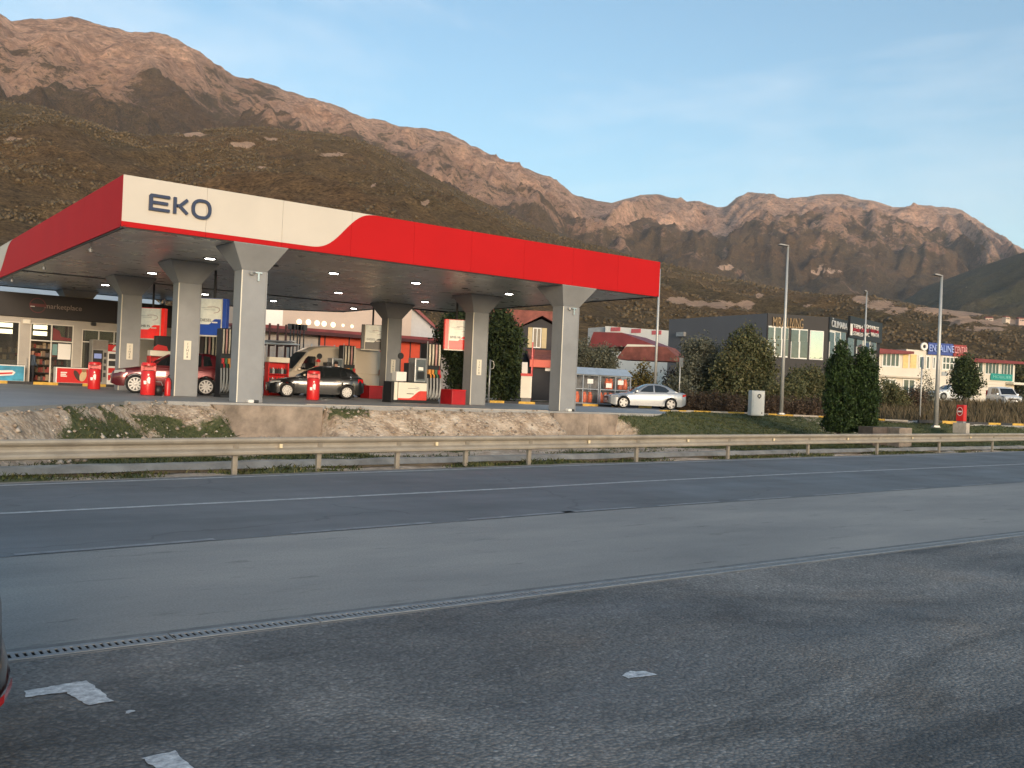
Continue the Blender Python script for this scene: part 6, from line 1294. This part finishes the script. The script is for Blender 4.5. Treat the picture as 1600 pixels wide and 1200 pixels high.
m = MB()
for k in range(int(fl / 0.25)): m.box((k * 0.25, 0, 0.9), (k * 0.25 + 0.02, 0.02, 3.4))
for z in np.arange(0.9, 3.5, 0.25): m.box((0, 0.021, z), (fl, 0.035, z + 0.02))
m.build('wire_mesh', M_STEEL, fe)
m = MB(); m.box((0, -0.02, 0), (fl, 0.12, 0.9)); m.build('base_wall', M_CONC, fe)
for k in range(6): m = MB(); m.box((fl * k / 5 - 0.05, -0.07, 0), (fl * k / 5 + 0.05, -0.021, 3.5)); m.build('fence_post', M_STEEL, fe)

# ================================================================== trees, hedges, grass
def leaf_mat(name, c0, c1, c2):
    if name in MATS: return MATS[name]
    a = NT(name); MATS[name] = a.m; gi = a.n.new('ShaderNodeNewGeometry')
    c = a.ramp(gi.outputs['Random Per Island'], [(0.0, c0), (0.5, c1), (1.0, c2)])
    c = a.mix(1.0, c, a.ramp(a.noise(1.3, 3), [(0.3, 0.72), (0.7, 1.25)]), 'MULTIPLY')
    a.color(c); a.rough(0.65); a.b.inputs['Specular IOR Level'].default_value = 0.25
    return a.m
LF = {'dark': leaf_mat('dark green leaves', (0.016, 0.026, 0.009), (0.036, 0.054, 0.017), (0.070, 0.090, 0.030)),
      'olive': leaf_mat('olive grey leaves', (0.058, 0.062, 0.040), (0.105, 0.108, 0.072), (0.165, 0.16, 0.112)),
      'mid': leaf_mat('mid green leaves', (0.038, 0.046, 0.018), (0.080, 0.086, 0.036), (0.145, 0.125, 0.055)),
      'brown': leaf_mat('brown bramble leaves', (0.035, 0.024, 0.016), (0.075, 0.050, 0.032), (0.13, 0.085, 0.050)),
      'autumn': leaf_mat('yellowing leaves', (0.05, 0.045, 0.012), (0.12, 0.095, 0.022), (0.20, 0.14, 0.035)),
      'cypress': leaf_mat('cypress green', (0.010, 0.022, 0.006), (0.024, 0.046, 0.010), (0.045, 0.072, 0.018))}
def leaves(rng, blobs, n_cl, per, cl_r, size, shell=0.55, aspect=1.7, up=0.0):
    """leaf quads in clusters spread through ellipsoids (cx, cy, cz, rx, ry, rz)"""
    B = np.array(blobs, float); vol = B[:, 3] * B[:, 4] * B[:, 5]; pick = rng.choice(len(B), n_cl, p=vol / vol.sum())
    d = rng.normal(size=(n_cl, 3)); d /= np.linalg.norm(d, axis=1)[:, None]; r = (shell + (1 - shell) * rng.random(n_cl)) * (0.86 + 0.28 * rng.random(n_cl))
    cc = B[pick, :3] + d * r[:, None] * B[pick, 3:]
    n = n_cl * per; c = np.repeat(cc, per, 0) + rng.normal(size=(n, 3)) * cl_r * 0.55
    a = rng.normal(size=(n, 3)); a[:, 2] += up; a /= np.linalg.norm(a, axis=1)[:, None]; b = rng.normal(size=(n, 3)); b -= (b * a).sum(1)[:, None] * a; b /= np.linalg.norm(b, axis=1)[:, None]
    s = size * (0.6 + 0.8 * rng.random(n))[:, None]; la, lb = a * s * aspect * 0.5, b * s * 0.5
    v = np.stack([c - la, c + lb, c + la, c - lb], 1).reshape(-1, 3); f = np.arange(n * 4).reshape(-1, 4); return v, f
def plant(name, label, cat, loc, blobs, leaf, n_cl, per, cl_r, size, seed, trunk=None, limbs=6, group=None, shell=0.5, aspect=1.7, up=0.0, rz=0.0):
    rng = np.random.default_rng(seed); rnd = random.Random(seed)
    t = thing(name, label, cat, loc, rz, group)
    v, f = leaves(rng, blobs, int(n_cl * 1.5), int(per * 1.45), cl_r, size * 0.70, shell, aspect, up)
    v[:, 2] = np.maximum(v[:, 2], 0.01)
    obj('crown' if trunk else 'foliage', np_mesh('crown', v, f, LF[leaf]), t)
    m = MB()
    if trunk:
        h, r0 = trunk; m.tube([(0, 0, -0.2), (0.05 * h, 0.02, h * 0.35), (0.0, 0.03 * h, h * 0.7), (0.02, 0, h)], [r0, r0 * 0.8, r0 * 0.6, r0 * 0.35], 9)
    else: h, r0 = 0.3, 0.04
    for k in range(limbs):
        b = rnd.choice(blobs); s0 = h * rnd.uniform(0.3, 0.9) if trunk else 0.0; a = rnd.uniform(0, 6.28); rr = rnd.uniform(0.3, 0.8)
        tip = Vector((b[0] + math.cos(a) * b[3] * rr, b[1] + math.sin(a) * b[4] * rr, b[2] + b[5] * rnd.uniform(-0.2, 0.75))); st = Vector((0, 0, s0)) if trunk else Vector((tip.x * 0.5, tip.y * 0.5, -0.05)); md = st.lerp(tip, 0.5) + Vector((rnd.uniform(-.2, .2), rnd.uniform(-.2, .2), 0.15))
        m.tube([st, md, tip], [r0 * 0.5, r0 * 0.32, r0 * 0.12], 6)
    m.build('trunk' if trunk else 'stems', M_BARK, t, True)
    return t
def base(x, depth, z): p = at(x, 600, depth); return (p.x, p.y, z)
# depth, width and height are real metres: w = pixels * depth / focal length
def px_m(n, depth): return n * depth / FPX
D = 56; s = px_m(1, D)
plant('broadleaf_tree', 'tall dark green tree left of the charcoal house', 'tree', base(782, D, 0.9), [(0, 0, 2.9, 28 * s, 28 * s, 2.4), (-5 * s, 0.2, 4.3, 20 * s, 20 * s, 1.5), (6 * s, 0, 1.4, 30 * s, 26 * s, 1.4), (14 * s, 0, 3.6, 18 * s, 16 * s, 1.3)], 'dark', 330, 26, 0.38, 0.17, 11, (3.0, 0.2))
D = 60; s = px_m(1, D)
plant('broadleaf_tree', 'dark pine like tree behind the right middle pump sign', 'tree', base(714, D, 0.9), [(-8 * s, 0, 4.0, 32 * s, 30 * s, 1.3), (4 * s, 0, 2.4, 24 * s, 24 * s, 2.2), (-16 * s, 0, 2.9, 18 * s, 16 * s, 0.6), (0, 0, 5.0, 20 * s, 20 * s, 0.9)], 'dark', 240, 26, 0.36, 0.16, 12, (3.4, 0.2))
D = 62; s = px_m(1, D)
plant('olive_tree', 'grey green olive tree above the right gas cage', 'tree', base(942, D, 0.9), [(0, 0, 3.0, 27 * s, 27 * s, 1.05), (-14 * s, 0.3, 2.7, 16 * s, 16 * s, 0.9), (10 * s, 0, 2.2, 18 * s, 18 * s, 0.9)], 'olive', 150, 24, 0.30, 0.11, 13, (1.9, 0.14), 10, shell=0.35)
plant('olive_tree', 'grey green olive tree just right of the right front column', 'tree', base(908, D, 0.9), [(0, 0, 3.2, 20 * s, 20 * s, 1.1), (4 * s, 0, 2.3, 16 * s, 16 * s, 0.9)], 'olive', 100, 24, 0.30, 0.11, 14, (2.0, 0.14), 9, shell=0.35)
D = 60; s = px_m(1, D)
plant('yellow_shrub', 'yellowing shrub right of the gas cages', 'shrub', base(1003, D, 0.9), [(0, 0, 1.4, 22 * s, 20 * s, 1.3), (10 * s, 0, 0.9, 18 * s, 18 * s, 0.9)], 'autumn', 90, 22, 0.3, 0.13, 15, None, 8)
plant('dark_shrub', 'dark shrub growing behind the tail of the silver car', 'shrub', base(1046, D + 2, 0.9), [(0, 0, 1.2, 20 * s, 18 * s, 1.2), (16 * s, 0, 1.0, 16 * s, 16 * s, 0.9)], 'brown', 90, 22, 0.3, 0.12, 16, None, 8)
D = 60; s = px_m(1, D)
plant('olive_tree', 'grey olive tree in front of the slate showroom wall', 'tree', base(1092, D, 0.9), [(0, 0, 3.3, 36 * s, 32 * s, 1.35), (-16 * s, 0, 2.3, 32 * s, 28 * s, 1.2), (18 * s, 0, 2.0, 34 * s, 28 * s, 1.3)], 'olive', 330, 26, 0.32, 0.11, 17, (2.2, 0.16), 10, shell=0.4)
plant('broadleaf_tree', 'large mixed green tree in front of the showroom corner', 'tree', base(1164, D - 2, 0.9), [(4 * s, 0, 3.6, 36 * s, 32 * s, 1.7), (-26 * s, 0, 2.6, 34 * s, 28 * s, 1.5), (26 * s, 0, 2.8, 32 * s, 28 * s, 1.6), (0, 0, 1.3, 56 * s, 36 * s, 1.3)], 'mid', 560, 26, 0.36, 0.14, 18, (2.6, 0.18), 12, shell=0.45)
plant('broadleaf_tree', 'dense green shrub tree below the showroom windows', 'tree', base(1262, D + 2, 0.9), [(0, 0, 1.9, 34 * s, 30 * s, 1.2), (-26 * s, 0, 1.6, 24 * s, 24 * s, 1.1), (20 * s, 0, 1.5, 20 * s, 20 * s, 1.2)], 'mid', 300, 26, 0.34, 0.13, 19, (1.5, 0.14), 8)
D = 54; s = px_m(1, D)
for k, (x, wpx, hh, lf, lab) in enumerate(((1085, 34, 1.0, 'brown', 'brown bramble hedge just right of the silver car'), (1130, 36, 1.1, 'brown', 'brown bramble hedge left of the white cabinet'), (1205, 32, 1.0, 'brown', 'brown bramble hedge between the white cabinet and the street lamp'), (1258, 40, 1.15, 'brown', 'brown bramble hedge between the street lamp and the cypress pair'))):
    plant('bramble_hedge', lab, 'hedge', base(x, D, 0.85), [(0, 0, 0.5, wpx * s, 1.0, hh * 0.62), (-wpx * .5 * s, 0, 0.45, wpx * .5 * s, 0.9, hh * .55), (wpx * .5 * s, 0, 0.5, wpx * .5 * s, 0.9, hh * .6)], lf, 130, 24, 0.22, 0.075, 30 + k, None, 16, 'bramble hedges', 0.3, 2.2, rz=RC)
D = 57; s = px_m(1, D)
for k, (x, r_, h_, lf, lab) in enumerate(((1062, 26, 2.0, 'olive', 'grey green shrub mass just right of the thin signpost'), (1122, 30, 2.6, 'mid', 'green shrub mass between the olive tree and the large mixed tree'), (1205, 30, 2.2, 'mid', 'green shrub mass left of the tall street lamp'), (1238, 26, 2.3, 'mid', 'green shrub mass right of the tall street lamp'))):
    plant('shrub_mass', lab, 'shrub', base(x, D + 1.5 * (k % 2), 0.88), [(0, 0, h_ * 0.45, r_ * s, r_ * s, h_ * 0.5), (-r_ * .6 * s, 0, h_ * .35, r_ * .6 * s, r_ * .6 * s, h_ * .4), (r_ * .5 * s, 0.2, h_ * .62, r_ * .55 * s, r_ * .5 * s, h_ * .42)], lf, 130, 24, 0.34, 0.12, 60 + k, None, 14, None, 0.35)
# the clipped cypress pair
D = 42; s = px_m(1, D)
for x, top, wd, seed, lab in ((1310, 535, 24, 41, 'left and taller of the two dense cypress shrubs by the guard rail'), (1347, 541, 22, 42, 'right hand one of the two dense cypress shrubs, browning at its edge')):
    p = at(x, 676, D); h = at(x, top, D).z - p.z
    plant('cypress_shrub', lab, 'cypress', (p.x, p.y, p.z), [(0, 0, h * 0.33, wd * s * 1.02, wd * s, h * 0.34), (0, 0, h * 0.62, wd * s * 0.92, wd * s * 0.92, h * 0.30), (-1 * s, 0, h * 0.84, wd * s * 0.55, wd * s * 0.6, h * 0.17), (2 * s, 0, h * 0.12, wd * s * 0.95, wd * s, h * 0.16)], 'cypress', 420, 30, 0.13, 0.075, seed, (h * 0.5, 0.09), 6, 'cypress pair', 0.72, 2.2, 0.9)
# trees and scrub in front of the white buildings
D = 74; s = px_m(1, D)
plant('broadleaf_tree', 'round dark tree in front of the cream shop buildings', 'tree', base(1508, D, 1.9), [(0, 0, 2.5, 24 * s, 22 * s, 1.35), (-10 * s, 0, 1.7, 20 * s, 20 * s, 1.0), (10 * s, 0, 1.7, 20 * s, 20 * s, 1.1), (0, 0, 3.4, 14 * s, 14 * s, 0.8)], 'dark', 230, 24, 0.32, 0.14, 51, (2.0, 0.14), 12, shell=0.35)
plant('sparse_shrub', 'sparse shrub between the signpost and the tall street lamp', 'shrub', base(1446, D - 4, 1.8), [(0, 0, 1.4, 15 * s, 14 * s, 1.2), (6 * s, 0, 0.8, 20 * s, 16 * s, 0.8)], 'olive', 40, 16, 0.3, 0.10, 52, None, 16)
plant('green_shrub', 'bushy shrub right of the cypress pair', 'shrub', base(1388, D - 10, 1.5), [(0, 0, 0.9, 22 * s, 18 * s, 1.0), (18 * s, 0, 0.7, 22 * s, 18 * s, 0.8)], 'mid', 120, 22, 0.28, 0.11, 53, None, 10)
plant('green_shrub', 'low shrub behind the round sign disc pole', 'shrub', base(1424, D - 8, 1.5), [(0, 0, 0.7, 22 * s, 18 * s, 0.8)], 'brown', 80, 22, 0.28, 0.10, 54, None, 10)
plant('far_tree', 'dark tree at the right edge behind the annexe', 'tree', base(1604, 110, 2.8), [(0, 0, 3.0, 2.2, 2.2, 2.2)], 'mid', 80, 22, 0.4, 0.22, 55, (2.5, 0.16))

# grass: short blades on the verge and the slopes, tall dry stems in the field (too many to count)
def blades(pts, h, w, rng, lean=0.35):
    n = len(pts); a = rng.random(n) * 6.283; d = np.stack([np.cos(a), np.sin(a), np.zeros(n)], 1); hh = h * (0.5 + rng.random(n)); b = rng.normal(size=(n, 3)) * lean; b[:, 2] = 0
    tip = pts + b * hh[:, None] + np.array([0, 0, 1.0]) * hh[:, None]; mid = pts + b * hh[:, None] * 0.3 + np.array([0, 0, 1.0]) * hh[:, None] * 0.55
    ww = (w * (0.6 + 0.8 * rng.random(n)))[:, None]
    v = np.stack([pts - d * ww, pts + d * ww, mid + d * ww * 0.7, tip, mid - d * ww * 0.7], 1).reshape(-1, 3); return v, np.arange(n * 5).reshape(-1, 5)
rng = np.random.default_rng(5); G = []
while len(G) < 60000:
    u = rng.uniform(-7, 44); v = rng.uniform(-13, 6.4); ve = interp(u, VE)
    if v > ve - 0.05 or v < interp(u, V_FAR) + 0.66 + 0.2 * noise.noise(Vector((u * 0.8, 7, 0))): continue
    d = v - v_rail(u); ws = interp(u, WS); t_ = (v - (ve - ws)) / ws
    n1 = noise.fractal(Vector((u * 0.35 + 9, v * 0.5, 1)), 1.0, 2.0, 4); right = smooth01((u - 18.6) / 1.2)
    pr = right * 0.6 + (1 - right) * max(0, 0.25 + 1.2 * n1 - 0.5 * max(0, t_) + 0.75 * smooth01((3.4 - u) / 0.8) * smooth01((u + 3.2) / 1.0) * smooth01((0.75 - t_) / 0.35)) * (0.35 if 8 < u < 18 else 1)
    if d < 0.7: pr = max(0, 0.35 + 1.7 * n1) * 1.6
    elif d < 2.1: pr = max(0, n1 - 0.05)
    if rng.random() < pr: G.append((u, v, ground_z(u, v) - 0.02))
v_, f_ = blades(np.array(G), 0.075, 0.013, rng, 0.7)
M_GRASS = leaf_mat('grass blades', (0.028, 0.040, 0.010), (0.060, 0.078, 0.022), (0.15, 0.135, 0.055))
stuff(obj('verge_grass', np_mesh('verge_grass', v_, f_, M_GRASS)), 'short green grass on the verge and banks below the forecourt', 'grass')
G = []
while len(G) < 13000:
    dpt = rng.uniform(48, 86); x = rng.uniform(1360, 1720); p = at(x, 640, dpt)
    if p.y < interp(p.x, VE) + 1.0 or p.x < 40: continue
    if noise.noise(Vector((p.x * 0.25, p.y * 0.25, 2))) < -0.25: continue
    G.append((p.x, p.y, ground_z(p.x, p.y) - 0.03))
v_, f_ = blades(np.array(G), 0.62, 0.018, rng, 0.22)
M_REED = leaf_mat('dry grass stems', (0.050, 0.042, 0.020), (0.11, 0.085, 0.045), (0.20, 0.145, 0.085))
stuff(obj('dry_grass', np_mesh('dry_grass', v_, f_, M_REED)), 'tall dry grass in the field at right', 'grass')
# loose pale stones on the bare bank
OCT = np.array([(1, 0, 0), (0, 1, 0), (-1, 0, 0), (0, -1, 0), (0, 0, 0.8), (0, 0, -0.5)], float); OF = np.array([(0, 1, 4), (1, 2, 4), (2, 3, 4), (3, 0, 4), (1, 0, 5), (2, 1, 5), (3, 2, 5), (0, 3, 5)])
V_, F_ = [], []
for k in range(2000):
    u = rng.uniform(-5, 17.5) if k < 2300 else rng.uniform(20, 40); ve, ws = interp(u, VE), interp(u, WS); v = ve - rng.random() * (ws + 1.5)
    if 2.6 < u < 6.4 and v > -0.5: continue
    r = 0.02 + 0.07 * rng.random() ** 3; V_.append(OCT * r * (0.6 + 0.8 * rng.random((6, 1))) + np.array([u, v, ground_z(u, v) + r * 0.2])); F_.append(OF + 6 * k if False else OF + 6 * (len(V_) - 1))
M_STONE = leaf_mat('pale stones', (0.20, 0.155, 0.115), (0.36, 0.29, 0.225), (0.52, 0.45, 0.37))
stuff(obj('loose_stones', np_mesh('loose_stones', np.concatenate(V_), np.concatenate(F_), M_STONE)), 'loose pale stones scattered on the bare bank', 'stones')

# ================================================================== hills and mountains
def hill(name, crest, depth, foot, n_s, n_t, amp, seed, gul=0.04, gw=0.35, crag=0.10, back=0.35, prof=1.0, crest_rough=0.0, x_range=None):
    """a ridge: crest heights read along sight lines, at real distances; slopes run down towards us and away behind"""
    cx = np.array([c[0] for c in crest], float); cy = np.array([c[1] for c in crest], float)
    xs = np.linspace(x_range[0], x_range[1], n_s); V = np.zeros((n_s, n_t, 3)); T = np.zeros((n_s, n_t)); RB = np.zeros((n_s, n_t)); arc = 0.0; last = None
    tt = np.concatenate([np.linspace(0, 1, n_t - 10), 1 + np.linspace(0.05, back, 10)])
    for i, x in enumerate(xs):
        y = np.interp(x, cx, cy); dc = interp(x, depth); df = interp(x, foot); C = at(x, y, dc); Fp = at(x, y, df)
        zf = interp(df, [(0, 1.0), (150, 3.0), (700, 30.0), (1500, 70), (3000, 120)]); hgt = C.z - zf
        if last is not None: arc += math.hypot(C.x - last[0], C.y - last[1])
        last = (C.x, C.y)
        for j, t in enumerate(tt):
            px_, py_ = Fp.x + (C.x - Fp.x) * t, Fp.y + (C.y - Fp.y) * t
            g = t ** prof if t <= 1 else 1 - (t - 1) * 1.6
            q = Vector((px_ / (hgt * 0.55 + 60), py_ / (hgt * 0.55 + 60), seed)); env = min(1.0, 4 * t * max(0.0, 1 - t) + 0.0) if t <= 1 else 0.4
            r = noise.ridged_multi_fractal(q, 0.9, 2.1, 6, 1.0, 2.0) - 1.1
            r2 = noise.fractal(q * 5.0, 0.9, 2.1, 5); r3 = (noise.ridged_multi_fractal(q * 7.0, 0.75, 2.2, 4, 1.0, 2.0) - 1.1) * min(1.0, 0.25 + t)
            z = zf + hgt * g + hgt * amp * (r * env + 0.22 * r2 * (env + 0.15) + crag * r3 * (env + 0.12)) + crest_rough * hgt * r2 * (1 if 0.9 < t < 1.1 else 0) * 0.5
            wq = noise.noise(Vector((px_ / 300, py_ / 300, seed))) * 0.5; gq = Vector((arc / (gw * 700) + wq, t * 1.7 + wq, seed + 9)); rg = noise.ridged_multi_fractal(gq, 0.8, 2.2, 5, 1.0, 2.0) - 1.1
            z += hgt * gul * rg * env; RB[i, j] = rg
            V[i, j] = (px_, py_, z); T[i, j] = t
    f = np.array([(i * n_t + j, (i + 1) * n_t + j, (i + 1) * n_t + j + 1, i * n_t + j + 1) for i in range(n_s - 1) for j in range(n_t - 1)])
    return xs, V, T, f, RB
def patch_mask(V, spots):
    """bare earth: soft blotches at given places; spots = (x, y, rx, ry) seen from the road, matched to the surface"""
    P = V.reshape(-1, 3) - np.array(CAM); r_, u_, f_ = np.array(_R), np.array(_U), np.array(_F); d = P @ f_; d[d < 1] = 1; X = 800 + FPX * (P @ r_) / d; Y = 600 - FPX * (P @ u_) / d
    m = np.zeros(len(P))
    for x, y, rx, ry in spots: m = np.maximum(m, np.clip(1.35 - np.hypot((X - x) / rx, (Y - y) / ry), 0, 1))
    return m
def hill_mat(name, rock0, rock1, sc0, sc1, cover, scale, up_rock):
    a = NT(name); n_big = a.noise(1.0 / (scale * 6), 8, 0.62); n_mid = a.noise(1.0 / scale, 10, 0.68, dist=0.6); n_fin = a.noise(5.0 / scale, 9, 0.74, dist=0.3)
    sp = a.noise(30.0 / scale, 5, 0.75)
    crag = a.voro(4.0 / scale, out='Distance'); rock = a.ramp(n_mid, [(0.34, rock0), (0.62, rock1)])
    rock = a.mix(1.0, rock, a.ramp(n_fin, [(0.32, 0.40), (0.5, 1.0), (0.66, 1.45)]), 'MULTIPLY'); rock = a.mix(0.5, rock, a.ramp(crag, [(0.0, 1.25), (0.6, 1.0), (0.95, 0.35)]), 'MULTIPLY')
    scrub = a.ramp(n_fin, [(0.34, sc0), (0.66, sc1)]); scrub = a.mix(1.0, scrub, a.ramp(sp, [(0.36, 0.40), (0.64, 1.6)]), 'MULTIPLY')
    scrub = a.mix(1.0, scrub, a.ramp(n_big, [(0.3, (0.78, 0.86, 0.76)), (0.7, (1.25, 1.05, 0.95))]), 'MULTIPLY')
    c = a.math('ADD', a.math('ADD', a.math('MULTIPLY', n_mid, 0.9), a.math('MULTIPLY', n_fin, 0.75)), a.math('MULTIPLY', n_big, 0.75)); c = a.math('SUBTRACT', c, a.math('MULTIPLY', a.attr('t'), up_rock)); c = a.math('SUBTRACT', c, a.math('MULTIPLY', a.attr('rib'), 0.16))
    mask = a.ramp(a.math('MULTIPLY', c, 0.5), [(cover * 0.5 - 0.025, 0.0), (cover * 0.5 + 0.025, 1.0)])
    col = a.mix(mask, rock, scrub)
    bare = a.ramp(a.math('ADD', a.attr('bare'), a.math('MULTIPLY', a.math('SUBTRACT', a.math('ADD', a.math('MULTIPLY', n_fin, 0.5), a.math('MULTIPLY', n_mid, 0.5)), 0.5), 3.6)), [(0.45, 0.0), (0.55, 1.0)])
    col = a.mix(bare, col, a.mix(1.0, (0.58, 0.39, 0.275), a.ramp(n_fin, [(0.3, 0.7), (0.7, 1.2)]), 'MULTIPLY'))
    a.color(col); a.rough(0.95); a.b.inputs['Specular IOR Level'].default_value = 0.1
    a.bump(a.math('ADD', n_fin, a.math('MULTIPLY', sp, 0.25)), 1.0, scale * 0.16); return a.m
MT = [(-160, 45), (-60, 10), (0, 24), (18, 33), (40, 31), (65, 28), (110, 31), (160, 40), (205, 49), (250, 54), (275, 64), (300, 78), (345, 104), (365, 117), (400, 122), (432, 131), (470, 147), (500, 158), (540, 172), (575, 188), (620, 196), (660, 203), (700, 209), (730, 222), (760, 240), (790, 254), (810, 256), (835, 268), (860, 275), (880, 292), (897, 305), (930, 313), (955, 318), (980, 311), (1003, 306), (1020, 302), (1045, 308), (1065, 313), (1085, 315), (1110, 321), (1134, 327), (1150, 313), (1168, 304), (1185, 302), (1205, 306), (1230, 312), (1255, 311), (1275, 306), (1300, 306), (1318, 304), (1340, 310), (1360, 315), (1385, 323), (1405, 326), (1430, 325), (1455, 324), (1480, 326), (1500, 327), (1520, 339), (1545, 357), (1575, 376), (1600, 391), (1660, 412), (1760, 430)]
MD = [(-160, 1500), (0, 1700), (300, 1950), (600, 2400), (900, 3100), (1100, 3700), (1700, 4100)]; MF = [(-160, 620), (300, 700), (700, 900), (1000, 1200), (1700, 1500)]
xs, V, T, f, RB = hill('m', MT, MD, MF, 520, 150, 0.085, 3.3, prof=0.92, crest_rough=0.02, x_range=(-150, 1740))
mm = hill_mat('mountain rock and scrub', (0.30, 0.170, 0.110), (0.66, 0.405, 0.275), (0.066, 0.047, 0.027), (0.16, 0.108, 0.062), 0.90, 55.0, 0.52)  # rock tinted redder, putting the last red sunlight into its colour
mt = struct(obj('mountain', np_mesh('mountain', V.reshape(-1, 3), f, mm, {'t': T.ravel(), 'rib': RB.ravel(), 'bare': patch_mask(V, [(1135, 418, 14, 6), (980, 430, 18, 4), (1290, 425, 26, 4)])}, False)))
RH = [(1330, 520), (1380, 478), (1420, 460), (1450, 446), (1485, 434), (1520, 421), (1560, 407), (1600, 394), (1680, 372), (1760, 360)]
xs, V, T, f, RB = hill('r', RH, [(1330, 1900), (1760, 1500)], [(1330, 900), (1760, 800)], 110, 60, 0.05, 8.1, x_range=(1330, 1750))
rm = hill_mat('dark hillside scrub', (0.12, 0.09, 0.065), (0.24, 0.18, 0.13), (0.045, 0.045, 0.027), (0.115, 0.100, 0.060), 0.80, 30.0, 0.0)
struct(obj('side_hill', np_mesh('side_hill', V.reshape(-1, 3), f, rm, {'t': T.ravel(), 'rib': RB.ravel(), 'bare': patch_mask(V, [])}, False)))
FHL = [(-160, 120), (-60, 142), (0, 158), (60, 166), (120, 182), (180, 205), (240, 214), (300, 208), (345, 199), (390, 196), (440, 202), (490, 206), (530, 210), (570, 222), (610, 240), (650, 262), (690, 284), (730, 304), (770, 322), (810, 343), (850, 360), (890, 374), (930, 386), (980, 400), (1032, 410), (1090, 423), (1150, 437), (1200, 446), (1250, 456), (1300, 461), (1340, 460), (1380, 468), (1430, 478), (1480, 484), (1530, 490), (1600, 500), (1760, 515)]
xs, V, T, f, RB = hill('f', FHL, [(-160, 620), (200, 700), (600, 820), (1000, 900), (1760, 900)], [(-160, 110), (600, 130), (1760, 150)], 420, 150, 0.055, 5.7, prof=1.0, x_range=(-150, 1740))
fm = hill_mat('foothill scrub', (0.22, 0.155, 0.105), (0.42, 0.31, 0.23), (0.095, 0.066, 0.034), (0.225, 0.156, 0.083), 0.95, 40.0, 0.0)
BARE = [(1058, 470, 22, 6), (1090, 474, 20, 5), (1125, 476, 26, 6), (1165, 476, 16, 7), (1345, 468, 14, 8), (1375, 477, 26, 9), (1400, 484, 20, 8), (1470, 485, 50, 7), (1520, 489, 40, 6), (1560, 503, 40, 6), (1500, 500, 26, 5), (1540, 514, 40, 4), (300, 210, 25, 4), (380, 225, 25, 4), (420, 217, 22, 3), (520, 241, 24, 4), (590, 288, 14, 3), (660, 318, 22, 4), (410, 262, 10, 2), (270, 207, 15, 3), (1255, 478, 10, 3), (20, 218, 18, 2), (905, 470, 10, 3), (1186, 462, 8, 3)]
struct(obj('foothill', np_mesh('foothill', V.reshape(-1, 3), f, fm, {'t': T.ravel(), 'rib': RB.ravel(), 'bare': patch_mask(V, BARE)}, False)))
# scrub growing over the foothill (a mass nobody could count)
rng = np.random.default_rng(21); bare = patch_mask(V, BARE).reshape(V.shape[:2]); N = 75000
ico = bmesh.new(); bmesh.ops.create_icosphere(ico, subdivisions=1, radius=1.0); IV = np.array([v.co[:] for v in ico.verts]); IF = np.array([[v.index for v in q.verts] for q in ico.faces]); ico.free()
ii = rng.uniform(0, V.shape[0] - 1.01, N); jj = (rng.random(N) ** 0.8) * (V.shape[1] - 13) + 2; i0 = ii.astype(int); j0 = jj.astype(int); fi = (ii - i0)[:, None]; fj = (jj - j0)[:, None]
P = (V[i0, j0] * (1 - fi) + V[i0 + 1, j0] * fi) * (1 - fj) + (V[i0, j0 + 1] * (1 - fi) + V[i0 + 1, j0 + 1] * fi) * fj
keep = (bare[i0, j0] < 0.35 + 0.5 * (rng.random(N) - 0.5)); cl = np.array([noise.fractal(Vector((p[0] / 55, p[1] / 55, 2)), 1.0, 2.0, 4) for p in P]); keep &= (cl > -0.12 + 0.25 * rng.random(N)); P = P[keep]; n = len(P)
dist = np.hypot(P[:, 0] - CAM.x, P[:, 1] - CAM.y); rad = (0.30 + 0.75 * rng.random(n) ** 3) * (0.50 + dist / 900); jit = 0.45 + 1.0 * rng.random((n, len(IV), 1))
VV = P[:, None, :] + IV[None] * jit * rad[:, None, None] * np.array([1.0, 1.0, 0.9]) + np.array([0, 0, 0.35]) * rad[:, None, None]
FF = (IF[None] + (np.arange(n) * len(IV))[:, None, None]).reshape(-1, 3)
M_SCR = leaf_mat('hillside scrub', (0.075, 0.054, 0.027), (0.097, 0.069, 0.036), (0.12, 0.085, 0.046))
for nd in M_SCR.node_tree.nodes:
    if nd.type == 'TEX_NOISE': nd.inputs['Scale'].default_value = 0.02
stuff(obj('hillside_scrub', np_mesh('hillside_scrub', VV.reshape(-1, 3), FF, M_SCR)), 'brown and olive scrub covering the foothill', 'scrub')

# ================================================================== the air between us and the far slopes
m = MB(); m.box((-790, -395, -4), (6900, 6900, 1500)); hz = m.build('haze', pm('haze placeholder', (1, 1, 1)))
hm = bpy.data.materials.new('thin blue air'); hm.use_nodes = True; hn = hm.node_tree.nodes; hn.remove(hn['Principled BSDF'])
pv = hn.new('ShaderNodeVolumePrincipled'); pv.inputs['Color'].default_value = (0.80, 0.88, 1.0, 1); pv.inputs['Density'].default_value = 0.000065; pv.inputs['Anisotropy'].default_value = 0.0
hm.node_tree.links.new(pv.outputs[0], hn['Material Output'].inputs['Volume']); hz.data.materials.clear(); hz.data.materials.append(hm)
stuff(hz, 'thin bluish haze in the air towards the mountains', 'haze')
